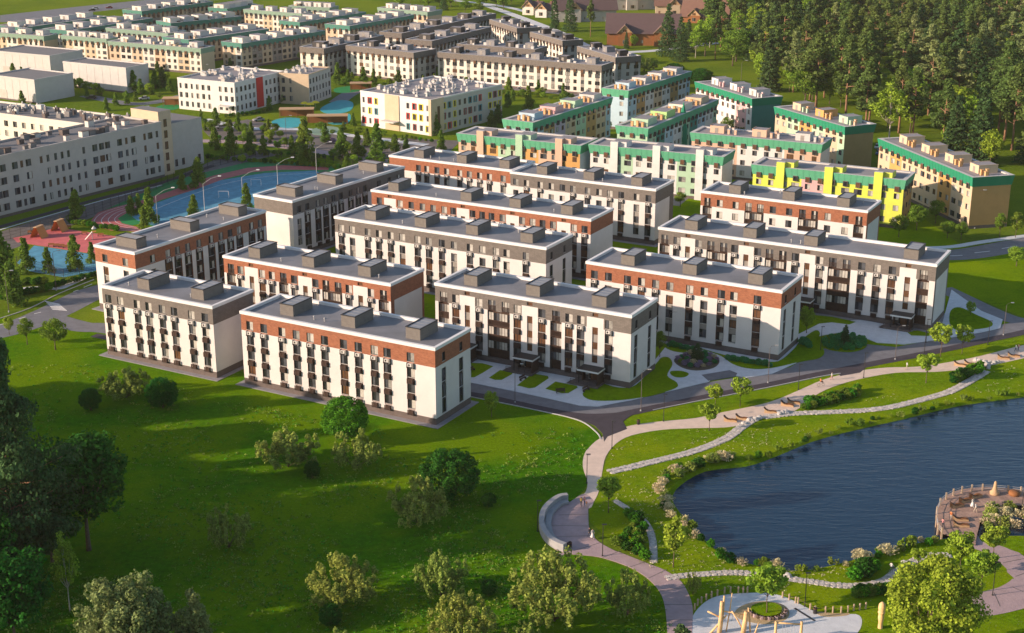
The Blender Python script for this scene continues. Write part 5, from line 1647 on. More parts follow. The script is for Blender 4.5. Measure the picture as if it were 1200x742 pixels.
# wild pale shrubs
for px, py, ty, w, lb, v in ((148, 466, 430, 1.7, 'wide pale green shrub between the two round bushes near the short block', 1),
                          (338, 547, 500, 1.5, 'pale feathery shrub left of the biggest round bush', 0),
                          (418, 549, 497, 1.1, 'pale feathery shrub in front of the biggest round bush', 2),
                          (490, 616, 556, 1.1, 'pale yellowish shrub left of the broad round bush', 0),
                          (268, 642, 585, .9, 'dim bare looking shrub in the shaded meadow', 2),
                          (402, 708, 648, 1.3, 'wide brownish shrub in the shaded middle of the meadow', 1),
                          (517, 700, 642, 1.0, 'dim olive shrub in the shaded lower meadow', 0),
                          (542, 755, 693, 1.2, 'sunlit olive shrub at the bottom edge of the meadow', 1),
                          (612, 765, 728, 1.3, 'low olive shrub at the bottom edge, right of the sunlit one', 0),
                          (650, 728, 640, 1.15, 'largest leafy shrub of the meadow below the curved bench', 1),
                          (735, 722, 664, .85, 'leafy shrub beside the purple path, right of the largest one', 0),
                          (95, 575, 545, 1.6, 'low pale shrub behind the dark leafy tree', 2),
                          (812, 697, 664, .5, 'slim pale shrub beside the stone path junction', 2)):
    tree('wild', px, py, ty, lb, 'wild shrubs of the meadow', w * .92, v)
tree('broad', 11, 392, 370, 'small round tree at the left edge beside the road', 'trees beside the approach road', .8)
tree('broad', 32, 404, 371, 'middle one of three round trees beside the approach road', 'trees beside the approach road', .9)
tree('broad', 65, 410, 371, 'widest of three round trees beside the approach road, nearest the short block', 'trees beside the approach road', 1.1)
tree('broad', 576, 489, 456, 'single yellow green sapling beside the end wall of the nearest block', None, .75, 2)
# young trees in the park
for px, py, ty, w, lb in ((838, 478, 450, .95, 'young tree behind the loungers, left one of the upper pair'),
                      (867, 477, 441, .85, 'young tree behind the loungers with a dark stem, right one of the upper pair'),
                      (831, 505, 471, .9, 'young tree at the left end of the row of loungers'),
                      (1102, 418, 378, .9, 'bright young tree at the corner of the long right hand block'),
                      (1127, 415, 379, .75, 'young tree right of the bright one by the road corner'),
                      (1085, 449, 411, .85, 'young tree on the lawn in front of the promenade at right'),
                      (713, 601, 555, .75, 'young tree at the head of the stepping stones by the promenade'),
                      (789, 665, 608, .75, 'young tree on the bank at the tip of the pond'),
                      (898, 720, 660, .85, 'young tree growing on the grass island of the play circle'),
                      (1124, 676, 622, .8, 'young tree in front of the timber deck'),
                      (1163, 655, 616, 1.1, 'darker young tree right beside the timber deck'),
                      (1149, 694, 644, .85, 'young tree between the deck and the winding purple path'),
                      (1075, 668, 640, .8, 'smallest young tree left of the deck, above the stone path')):
    tree('bright', px, py, ty, lb, 'young trees of the park', w * 1.2)
for px, py, ty, k, w, lb in ((773, 419, 386, 'broad', .7, 'tree squeezed against the right end of the second grey topped block'),
                         (945, 391, 357, 'broad', .8, 'tree standing at the right end of the red topped block by the pond'),
                         (1137, 370, 352, 'broad', 1.0, 'tree at the tip of the lawn right of the long block'),
                         (990, 404, 379, 'spruce', 1.6, 'small spruce in the middle of the oval shrub bed'),
                         (817, 421, 401, 'spruce', 1.9, 'small spruce in the middle of the round flower bed'),
                         (797, 243, 224, 'broad', 1.2, 'tree behind the grey topped block at its right corner'),
                         (864, 235, 218, 'broad', 1.1, 'tree in front of the cream terrace at its right end'),
                         (1171, 278, 248, 'broad', .7, 'street tree in front of the ochre end wall, left'),
                         (1190, 279, 247, 'broad', .8, 'street tree in front of the ochre end wall, right'),
                         (1191, 312, 287, 'broad', 1.3, 'round tree on the bright lawn at the right edge'),
                         (1053, 278, 250, 'broad', 1.1, 'dark tree at the corner of the yellow terrace, nearest'),
                         (1074, 270, 238, 'broad', 1.0, 'bright tree at the corner of the yellow terrace'),
                         (1096, 262, 233, 'broad', 1.0, 'tree between the yellow and the large orange terrace'),
                         (1110, 279, 258, 'broad', 1.2, 'low tree in front of the orange terrace, left of two'),
                         (1126, 281, 259, 'broad', 1.0, 'low tree in front of the orange terrace, right of two'),
                         (755, 84, 64, 'wild', 1.5, 'grey green shrub on the lawn above the terraces'),
                         (790, 92, 74, 'bush', 1.5, 'dark round shrub on the lawn above the terraces'),
                         (822, 98, 80, 'bush', 1.6, 'dark shrub at the back of the teal ended terrace'),
                         (690, 155, 140, 'broad', 1.2, 'tree filling the gap between the lilac terrace and the cream one'),
                         (710, 158, 140, 'broad', 1.2, 'dark tree under the right end of the lilac terrace'),
                         (745, 124, 112, 'broad', 1.4, 'dark tree below the blue and orange bays'),
                         (735, 130, 118, 'broad', 1.4, 'low tree below the blue bays'),
                         (852, 158, 136, 'broad', 1.0, 'tree between the spired terrace and the white and pink one'),
                         (875, 160, 142, 'broad', 1.3, 'tree in front of the white and pink terrace'),
                         (740, 190, 166, 'broad', 1.0, 'tree hidden behind the cream terrace')):
    tree(k, px, py, ty, lb, None, w)

# conifers of the school grounds and the nursery gardens
con = [(90, 258, 222, 1), (154, 252, 229, 1), (31, 320, 278, 0), (57, 320, 289, 0), (89, 318, 275, 0), (108, 308, 283, 0), (4, 345, 268, 1), (16, 358, 306, 1), (214, 223, 198, 0), (233, 220, 184, 1),
       (163, 250, 226, 0), (176, 262, 219, 0), (169, 268, 242, 0), (228, 256, 228, 1), (289, 244, 214, 0), (236, 142, 128, 0), (253, 148, 126, 1), (279, 154, 134, 1), (295, 164, 142, 0), (315, 158, 139, 0),
       (252, 176, 148, 1), (272, 181, 150, 1), (293, 181, 154, 0), (309, 182, 158, 0), (358, 190, 138, 0), (353, 193, 170, 0), (381, 168, 144, 1), (401, 185, 148, 0), (419, 186, 153, 0), (442, 188, 144, 0),
       (430, 172, 150, 1), (414, 148, 132, 0), (406, 200, 183, 1), (463, 180, 157, 1), (476, 178, 160, 1), (332, 121, 106, 1), (316, 130, 112, 0), (510, 158, 130, 0), (517, 176, 152, 0), (342, 176, 158, 1),
       (408, 96, 81, 1), (396, 100, 73, 0), (426, 99, 78, 1), (438, 99, 80, 0), (467, 104, 82, 2), (496, 99, 88, 1), (509, 97, 86, 1), (526, 97, 86, 0), (557, 97, 86, 1), (596, 112, 90, 0), (595, 126, 106, 1),
       (619, 130, 100, 0), (660, 113, 97, 0), (631, 110, 93, 0), (576, 150, 129, 2), (584, 144, 122, 2), (601, 118, 104, 1)]
for k, (px, py, ty, v) in enumerate(con):
    g1 = 'conifers of the school grounds' if px < 300 and py > 200 else ('conifers of the nursery gardens' if py > 112 else 'conifers along the far street')
    lb = {'conifers of the school grounds': 'fluffy green conifer standing around the sports ground of the school',
          'conifers of the nursery gardens': 'fluffy green conifer in the gardens between the school and the kindergartens',
          'conifers along the far street': 'green conifer along the street in front of the grey topped rows'}[g1]
    if v == 1: lb = lb.replace('fluffy green', 'broad green').replace('green conifer along', 'broad green conifer along')
    if v == 2: lb = ['large full conifer in the far street, left of the kindergarten with coloured windows', 'large full conifer behind the right end of the kindergarten with coloured windows', 'large full conifer between the kindergarten and the green eaved terrace'][(px > 500) + (px > 580)]
    tree('conifer', px, py, ty, lb, g1, 1.15 if v == 2 else .95, v)
for px, py, ty in ((16, 92, 74), (26, 94, 78), (69, 90, 74), (67, 106, 88), (76, 112, 96), (117, 112, 98), (102, 114, 102), (136, 124, 108), (149, 122, 106), (125, 130, 114), (157, 108, 82), (165, 111, 92), (182, 104, 82), (191, 102, 78),
                   (199, 108, 92), (211, 106, 90), (44, 120, 102), (26, 122, 106), (206, 84, 70), (270, 82, 68), (355, 72, 58)):
    tree('conifer', px, py, ty, 'hazy conifer growing around the white halls in the upper left', 'conifers around the white halls', 1.0)
tree('bright', 94, 108, 90, 'lone leafy tree in front of the white hall', None, 1.0)
tree('bright', 112, 112, 96, 'second leafy tree in front of the white hall, right', None, 1.0)

gr = random.Random(31)
for k in range(60):
    px = gr.uniform(238, 475); py = gr.uniform(148, 196)
    if py > 172 and px < 250 or 262 < px < 300 and py < 150: continue
    tree('broad' if k % 3 else 'conifer', px, py, py - gr.uniform(7, 15), 'small garden tree in the planted belt between the school and the kindergartens', 'small trees of the planted belt', 1.3)
for k in range(46):
    px = gr.uniform(0, 215); py = gr.uniform(82, 122)
    if px < 150 and py < 100 or py > 100 + (px - 0) * .12: continue
    tree('broad' if k % 2 else 'conifer', px, py, py - gr.uniform(8, 16), 'hazy garden tree on the grounds of the white halls', 'garden trees around the white halls', 1.2)
for k in range(40):
    px = gr.uniform(400, 700); py = 96 + (px - 400) * .06 + gr.uniform(2, 9)
    tree('broad', px, py, py - gr.uniform(6, 12), 'small street tree below the grey topped rows', 'small street trees below the grey topped rows', 1.3)
# tall spruces around the timber house
for px, py, ty, w, kd, lb in ((650, 34, -14, .75, 'spruce', 'left of three tall spruces above the grey topped rows'), (668, 37, -16, .7, 'spruce', 'middle of three tall spruces above the grey topped rows'), (692, 43, -3, .8, 'pine', 'right of three tall trees above the grey topped rows'),
                         (782, 66, 0, .8, 'spruce', 'tall spruce right of the log house'), (797, 72, 16, .8, 'spruce', 'slender spruce between the log house and the wood'), (734, 57, 36, .9, 'spruce', 'small slim spruce in front of the log house'),
                         (743, 56, 40, 1.0, 'broad', 'small leafy tree in front of the log house'), (815, 68, 34, 1.25, 'birch', 'pale round tree at the edge of the wood'), (806, 62, 20, 1.0, 'spruce', 'dark spruce behind the pale round tree'),
                         (826, 66, 18, 1.0, 'broad', 'leafy tree right of the pale round tree'), (838, 70, 12, .9, 'pine', 'pine at the left corner of the wood'), (700, 22, 4, 1.2, 'broad', 'dark tree behind the grey rendered house'),
                         (560, 16, 2, 1.5, 'broad', 'bushy tree at the top edge left of the garages'), (545, 14, 0, 1.5, 'broad', 'bushy tree at the top edge, farther left'), (590, 12, -4, 1.4, 'broad', 'dark tree at the top edge beside the country road'),
                         (520, 12, -6, 1.4, 'spruce', 'dark conifer at the top edge above the cream rows'), (725, 32, 20, 1.5, 'broad', 'round green tree between the two timber houses')):
    tree(kd, px, py, ty, lb, None, w)
for k in range(14):
    px = 470 + k * 11 + TR.uniform(-4, 4)
    tree('broad', px, 6 + TR.uniform(-3, 3), -8, 'leafy tree in the belt along the top edge', 'trees in the belt along the top edge', 1.4)
gr = random.Random(77)
for k in range(90):
    px = gr.uniform(20, 700); base = 62 + (px / 700) * 10 if px < 330 else 66 + (px - 330) * .05
    py = base + gr.uniform(-3, 24)
    if 70 < px < 178 and py < 100 or px < 60 and py < 100 or 210 < px < 395 and py > 78: continue
    tree('broad' if k % 3 else 'conifer', px, py, py - gr.uniform(6, 12), 'small tree in the yards between the distant blocks', 'small trees between the distant blocks', 1.4)

# the pine wood: the nearest trees one by one
edge = [(826, 72), (858, 92), (905, 118), (960, 126), (1008, 150), (1050, 172), (1100, 188), (1140, 202), (1210, 222), (1290, 240)]
def edge_y(px):
    for (a, b), (c, d) in zip(edge, edge[1:]):
        if a <= px <= c: return b + (d - b) * (px - a) / (c - a)
    return 400
cnt = 0
edge[:] = [(a, b + (8 if a > 940 else 3)) for a, b in edge]
pts = []
row_y = 234.0
wr = random.Random(17)
while row_y > -4 and cnt < 296:
    dep = G(600, row_y).y
    sp = 13.5 * FPX / dep * (1.0 + max(0, (120 - row_y)) / 160)
    px = 826 + wr.uniform(0, sp)
    while px < 1290:
        x_ = px + wr.uniform(-.35, .35) * sp; y_ = row_y + wr.uniform(-2.5, 2.5)
        if x_ > 826 and y_ < edge_y(x_) - 4 and not (985 < x_ < 1040 and 2 < y_ < 13 and wr.random() < .7) and cnt < 296 and PX(G(x_, y_).x, G(x_, y_).y, 0)[0] < 1262:
            pts.append((x_, y_)); cnt += 1
        px += sp
    row_y -= max(5.0, 9.0 * row_y / 160 + 2.0)
for x_, y_ in pts:
    p = G(x_, y_)
    t = wr.random()
    near = y_ > edge_y(x_) - 22
    if t < .60: kd, h, w = 'pine', wr.uniform(23, 30), wr.uniform(.9, 1.15)
    elif t < .74: kd, h, w = 'greypine', wr.uniform(23, 29), 1.1
    elif t < .86: kd, h, w = 'spruce', wr.uniform(21, 29), wr.uniform(.9, 1.15)
    elif t < .94: kd, h, w = 'broad', wr.uniform(12, 18), 1.1
    else: kd, h, w = 'birch', wr.uniform(14, 20), 1.2
    if near: h *= 1.02
    w *= 1.22
    depth_ = edge_y(x_) - y_
    row = 'front row' if depth_ < 18 else ('second rank' if depth_ < 38 else ('middle' if depth_ < 75 else ('deep part' if y_ > 22 else 'farthest part')))
    zone = ['by the log house', 'behind the teal ended terrace', 'behind the brown ended terrace', 'between the two ochre ends', 'behind the large orange terrace', 'above its right end', 'near the right edge'][min(6, int((x_ - 826) / 56))]
    look = {'pine': 'tall dark green pine', 'greypine': 'tall grey green pine', 'spruce': 'pointed dark spruce', 'broad': 'rounded leafy tree', 'birch': 'pale stemmed leafy tree'}[kd]
    if zone == 'above its right end': zone = 'right of the large orange terrace'
    plant(kd, p.x, p.y, h, '%s, %s of the wood %s' % (look, row, zone), 'trees of the wood', w)
# bright young trees along the foot of the wood
for px, py, ty in ((952, 118, 66), (972, 122, 86), (985, 126, 84), (925, 108, 70), (893, 100, 60), (1040, 150, 100), (1066, 158, 96), (1112, 178, 140), (1160, 196, 150)):
    tree('broad', px, py, ty, 'yellow green leafy tree on the front edge of the wood', 'leafy trees on the front edge of the wood', .9, 2)

# hedges and beds
def shrubs(kind, pts, h, label, group, jit=.3, wide=1.1):
    for q in pts:
        p = G(*q)
        plant(kind, p.x + TR.uniform(-jit, jit), p.y + TR.uniform(-jit, jit), h * TR.uniform(.8, 1.2), label, group, wide)
def line(a, b, n, rows=1, dy=4):
    return [(a[0] + (b[0] - a[0]) * (k + .5) / n, a[1] + (b[1] - a[1]) * (k + .5) / n + r * dy) for r in range(rows) for k in range(n)]
shrubs('hedge', line((944, 475), (1008, 459), 11, 2, 5) + line((940, 480), (960, 474), 4), 1.5, 'low green shrub in the band beside the promenade', 'low shrubs in the band beside the promenade')
shrubs('hedge', line((1114, 445), (1150, 431), 7, 2, 5), 1.6, 'dark low shrub in the patch by the right hand loungers', 'low shrubs by the right hand loungers')
shrubs('hedge', [(738, 606), (742, 612), (745, 620), (750, 612), (752, 620), (738, 628), (744, 632), (750, 628), (730, 636), (724, 640), (735, 645), (742, 640), (750, 640), (744, 650), (752, 650), (754, 656), (748, 634), (741, 622)], 1.6, 'rounded green shrub in the strip left of the curved stepping stones', 'shrubs left of the curved stepping stones')
shrubs('hedge', [(1007, 676), (1013, 672), (1018, 668), (1010, 668), (1003, 680), (1016, 676), (1022, 670)], 2.0, 'dark green shrub in the clump above the pond side stone path', 'shrubs in the clump above the stone path')
shrubs('hedge', line((1000, 696), (1045, 692), 8, 2, 4), 1.4, 'dark shrub in the row below the pond side stone path', 'dark shrubs below the stone path')
ov = [(990 + math.cos(a) * rx, 403 + math.sin(a) * ry) for rx, ry, n in ((23, 8, 16), (14, 5, 10), (7, 2.5, 5)) for a in [6.283 * k / n for k in range(n)]]
shrubs('teal', ov, 1.2, 'low blue green shrub in the oval bed with a small spruce', 'blue green shrubs of the oval bed')
fb = [(817 + math.cos(a) * rx, 423 + math.sin(a) * ry) for rx, ry, n in ((22, 7.5, 16), (13, 4.5, 10)) for a in [6.283 * k / n for k in range(n)]]
for k, q in enumerate(fb):
    shrubs(['violet', 'teal', 'violet', 'bloom'][k % 4], [q], 1.0, ['violet flowers in the round bed', 'blue green shrub in the round flower bed', 'violet flowers in the round bed', 'white flowers in the round bed'][k % 4] + ' with a small spruce', 'flowers of the round bed')
shrubs('teal', line((783, 406), (812, 411), 8) + line((850, 422), (905, 430), 16) + line((938, 399), (950, 405), 4, 2, 4), 1.2, 'low blue green shrub along the foot of a block', 'blue green shrubs along the blocks')
shrubs('hedge', line((2, 352), (60, 340), 12) + line((6, 335), (56, 333), 8), 1.6, 'clipped green hedge shrub beside the left hand park path', 'hedge shrubs beside the left hand path')
shrubs('hedge', line((62, 338), (118, 322), 12), 1.4, 'hedge shrub in the row along the road bank at left', 'hedge shrubs along the road bank')
shrubs('hedge', line((80, 262), (138, 271), 13), 1.5, 'low hedge shrub between the running track and the playground', 'hedge shrubs beside the track')
shrubs('hedge', line((240, 186), (400, 198), 26) + line((300, 180), (470, 192), 20), 1.5, 'dark hedge shrub along the fence of the sports ground', 'hedge shrubs along the sports fence')
shrubs('hedge', line((255, 163), (350, 171), 16) + line((262, 138), (312, 132), 10) + line((472, 162), (508, 167), 6), 1.3, 'green hedge shrub in the nursery gardens', 'hedge shrubs of the nursery gardens')
shrubs('violet', [(386, 168), (389, 166), (392, 168)], 1.5, 'magenta flowering shrub between the garden conifers', 'magenta flowering shrubs')
# shoreline
sh = [q for q in LAKE]
def shore(i0, i1, step, kinds, hh, out, label, group):
    W_ = LAKEW
    for i in range(i0, i1):
        a, b = Vector(W_[i % len(W_)]), Vector(W_[(i + 1) % len(W_)])
        d = b - a; n = max(1, int(d.length / step)); nn = Vector((d.y, -d.x)).normalized()
        if in_poly(a.x + nn.x * 1.5, a.y + nn.y * 1.5, W_): nn = -nn
        for k in range(n):
            q = a + d * ((k + TR.random()) / n) + nn * TR.uniform(*out)
            kd = TR.choice(kinds)
            if PX(q.x, q.y, 0)[0] > 1225: continue
            lb = {'bloom': 'white blooming shrub ', 'hedge': 'small green shrub ', 'reed': 'tuft of green reeds '}[kd] + label
            plant(kd, q.x, q.y, TR.uniform(*hh), lb, group, TR.uniform(.9, 1.3))
NL = len(LAKE)
iw = min(range(NL), key=lambda i: LAKE[i][0])
def idx(px, py): return min(range(NL), key=lambda i: (LAKE[i][0] - px) ** 2 + (LAKE[i][1] - py) ** 2)
a, b, c = idx(870, 543), idx(1200, 462), idx(905, 531)
shore(0, a, 0.9, ['bloom', 'bloom', 'bloom', 'hedge'], (1.1, 2.0), (0.2, 2.6), 'on the bank at the tip of the pond, north side', 'shrubs at the tip of the pond')
shore(a, b, 1.7, ['reed', 'reed', 'hedge', 'reed'], (.7, 1.7), (-1.0, .9), 'along the far bank of the pond', 'reeds along the far bank')
d0, d1 = idx(1095, 633), idx(875, 660)
shore(d0, d1, 1.1, ['bloom', 'bloom', 'hedge', 'reed'], (.9, 1.8), (-.3, 1.5), 'along the near bank of the pond', 'shrubs along the near bank')
shore(d1, NL, 1.1, ['bloom', 'reed', 'bloom', 'hedge'], (1.0, 1.9), (-.2, 1.8), 'on the left bank below the tip of the pond', 'shrubs on the left bank')
shrubs('bloom', [(1148 + TR.uniform(0, 60), 598 + TR.uniform(0, 22)) for k in range(34)], 1.5, 'white blooming shrub inside the arc of the deck', 'white shrubs inside the arc of the deck')

# meadow tufts: uncountable weeds, one object
def tufts(name, region, n, size, mats, seed, label, poly, leaf=.22):
    g = random.Random(seed)
    cl = {m: [] for m in mats}
    k = 0
    while k < n:
        px = g.uniform(region[0], region[2]); py = g.uniform(region[1], region[3])
        if not in_poly(px, py, poly): continue
        p = G(px, py)
        if noise.noise(Vector((p.x * .07, p.y * .07, seed))) < g.uniform(-.35, .25): k += 0.2; continue
        s = g.uniform(*size)
        cl[g.choice(mats)].append((p.x, p.y, s * .35, s, s, s * .4, 7)); k += 1
    root = None
    for m in mats:
        me = leaf_cloud(cl[m], leaf, m, name, seed, up=.2)
        o = put(me, name); tag(o, label[mats.index(m)], 'grass', None, 'stuff')
tufts('meadow_weeds', (0, 420, 800, 742), 5200, (.25, .7), ['leaves_mid', 'leaves_hedge', 'leaves_olive'], 5,
      ['low weed tufts scattered over the meadow', 'green weed tufts scattered over the meadow', 'pale dry weed tufts scattered over the meadow'],
      [(0, 430), (90, 425), (270, 470), (500, 515), (690, 500), (680, 560), (630, 600), (640, 655), (770, 700), (790, 742), (0, 742)])
tufts('bank_flowers', (700, 400, 1200, 742), 1300, (.10, .3), ['leaves_olive', 'blossom_white'], 9,
      ['pale herb tufts on the lawns around the pond', 'small white flowers on the lawns around the pond'],
      [(720, 520), (800, 505), (880, 500), (1160, 436), (1200, 425), (1200, 452), (1000, 492), (870, 535), (770, 575), (800, 625), (870, 668), (1000, 662), (1090, 640), (1090, 670), (980, 700), (800, 690), (720, 640), (700, 600)], .12)
# ---------------------------------------------------------------- lamps
def park_lamp(h):
    mb = MB(); mb.tube([(0, 0, 0), (0, 0, h)], [.07, .05], 'black_metal', 8); pole = mb.mesh('pole')
    mb = MB(); mb.box(-.16, .55, -.13, .13, h, h + .09, 'black_metal'); mb.box(-.05, .5, -.09, .09, h - .03, h - .003, 'light_metal'); head = mb.mesh('lamp_head')
    mb = MB(); mb.lathe([(.14, 0), (.14, .18), (.08, .25)], 'black_metal', 8); base = mb.mesh('base')
    return pole, head, base
def tall_lamp(h):
    mb = MB(); mb.tube([(0, 0, 0), (0, 0, h), (.3, 0, h + .5), (1.4, 0, h + .75)], [.085, .06, .045, .04], 'plinth_brown', 8); pole = mb.mesh('pole')
    mb = MB(); mb.box(1.2, 2.0, -.16, .16, h + .68, h + .82, 'grey_metal'); head = mb.mesh('lamp_head')
    mb = MB(); mb.lathe([(.2, 0), (.2, .3), (.12, .4)], 'grey_metal', 8); base = mb.mesh('base')
    return pole, head, base
PLM, TLM = park_lamp(5.2), tall_lamp(9.0)
def lamp(px, py, lb, tall=False, rz=0.0, s=1.0, grp=None):
    p = G(px, py)
    e = empty('street_lamp' if tall else 'park_lamp', p, rz, lb, 'street lamp' if tall else 'lamp', grp or ('tall grey street lamps' if tall else 'slim black park lamps'), s)
    for me in (TLM if tall else PLM): put(me, me.name.split('.')[0], e)
for px, py, lb in ((717, 526, 'slim black lamp on the inside of the promenade bend'), (687.6, 566.5, 'slim black lamp at the left edge of the promenade above the plaza'), (777.5, 494, 'slim black lamp on the lawn strip just above the promenade'),
               (935.5, 457, 'slim black lamp above the promenade, beside the cyclist'), (1012, 443, 'slim black lamp at the path junction right of the cyclist'), (961.5, 411, 'slim black lamp beside the oval shrub bed'),
               (630, 623, 'slim black lamp behind the curved bench'), (706, 652, 'slim black lamp at the lower edge of the plaza by the green strip'), (943, 711, 'slim black lamp beside the play circle'),
               (1163, 698, 'slim black lamp inside the loop of the winding purple path'), (1197, 600, 'slim black lamp standing on the timber deck'), (1171, 625, 'slim black lamp among the young trees below the deck'),
               (1083, 414, 'slim black lamp below the long block, near the road'), (1157.5, 404, 'slim black lamp on the verge near the right edge'), (1085, 402, 'slim black lamp beside the turning area')):
    lamp(px, py, lb)
for px, py, lb, s in ((603.5, 472, 'tall lamp post beside the sapling at the end of the nearest block', .8), (751, 482, 'tall lamp post at the path junction below the second grey block', .85), (900, 449, 'tall lamp post in front of the red topped block by the pond', .8),
                   (1049, 421.5, 'tall lamp post in front of the long right hand block', .75), (1175.8, 393, 'tall lamp post at the rounded corner by the right edge', .75), (10.5, 366, 'tall lamp post at the far left beside the road', 1.0), (66, 340.5, 'tall lamp post at the zebra crossing', 1.0),
                   (783, 407, 'lamp post between the second grey block and the red topped block', .8), (1142, 268, 'lamp post at the corner of the orange terrace', 1.1), (868, 104, 'lamp post beside the teal ended terrace', 1.2), (240, 106, 'hazy lamp post near the white halls', 1.1), (336, 172, 'lamp post in the nursery gardens', 1.1)):
    lamp(px, py, lb, True, 0, s)
# sports flood lights with long arms
mb = MB(); mb.tube([(0, 0, 0), (0, 0, 8)], [.09, .06], 'light_metal', 8); fp = mb.mesh('pole')
mb = MB(); mb.tube([(0, 0, 8), (2.2, .6, 9.4), (4.4, 1.2, 10.0)], .04, 'light_metal', 6); mb.box(4.1, 5.0, 1.0, 1.5, 9.9, 10.1, 'parapet_white'); fa = mb.mesh('lamp_arm')
for px, py, lb in ((185, 263, 'floodlight with a white arm at the front end of the running track'), (240, 248, 'floodlight with a white arm second from the left behind the red topped block'), (285, 240, 'floodlight with a white arm in the middle of the blue court'),
               (326, 224, 'floodlight with a white arm behind the grey topped end-on block, left'), (371, 204, 'floodlight with a white arm at the far end of the court')):
    e = empty('floodlight', G(px, py), 0, lb, 'floodlight', 'floodlights of the sports court'); put(fp, 'pole', e); put(fa, 'lamp_arm', e)

# ---------------------------------------------------------------- curved concrete bench
def arc_wall(parent, name, pts, w, z0, z1, mat, top=None):
    P = [Vector(p) for p in smooth_open(pts, 5)]
    L_, R_ = [], []
    for i, p in enumerate(P):
        d = (P[min(i + 1, len(P) - 1)] - P[max(i - 1, 0)]).normalized(); n = Vector((-d.y, d.x))
        L_.append(p + n * w / 2); R_.append(p - n * w / 2)
    mb = MB()
    for i in range(len(P) - 1):
        mb.face([(*R_[i], z1), (*R_[i + 1], z1), (*L_[i + 1], z1), (*L_[i], z1)], top or mat)
        mb.face([(*L_[i], z1), (*L_[i + 1], z1), (*L_[i + 1], z0), (*L_[i], z0)], mat)
        mb.face([(*R_[i + 1], z1), (*R_[i], z1), (*R_[i], z0), (*R_[i + 1], z0)], mat)
    for i in (0, -1):
        mb.face([(*R_[i], z0), (*L_[i], z0), (*L_[i], z1), (*R_[i], z1)], mat)
    return mb.build(name, parent)
noisy('bench_concrete', (0.30, 0.30, 0.31), .8, .1, .8, .2, 6)
cb_ = empty('curved_bench', (0, 0, 0), 0, 'long curved concrete bench with a raised back bordering the plaza', 'bench')
out_ = W2([(665, 587), (656, 588.5), (647, 594), (639, 602), (635, 612), (635.5, 623), (641, 633.5), (650, 641), (662, 646)])
cx_, cy_ = G(672, 617)[:2]
def inset(pts, d): return [(p[0] + (cx_ - p[0]) / math.hypot(cx_ - p[0], cy_ - p[1]) * d, p[1] + (cy_ - p[1]) / math.hypot(cx_ - p[0], cy_ - p[1]) * d) for p in pts]
arc_wall(cb_, 'backrest', out_, .85, 0, 1.25, 'bench_concrete')
arc_wall(cb_, 'seat', inset(out_, 1.05), .95, .1, .55, 'bench_concrete')
arc_wall(cb_, 'plinth', inset(out_, 1.0), .8, 0, .1, 'dark_trim')
def bin_(px, py, lb):
    mb = MB(); mb.lathe([(.28, 0), (.3, .9), (.24, .92), (.24, .7)], 'dark_trim', 8); mb.lathe([(.31, .78), (.31, .84)], 'timber', 8)
    o = mb.build('litter_bin'); o.location = G(px, py); tag(o, lb, 'bin')
bin_(664, 643, 'dark litter bin at the lower end of the curved bench'); bin_(668, 641.5, 'second dark litter bin beside the curved bench, right'); bin_(748, 497.5, 'brown litter bin beside the path junction'); bin_(955, 719, 'dark litter bin at the fence of the play circle')

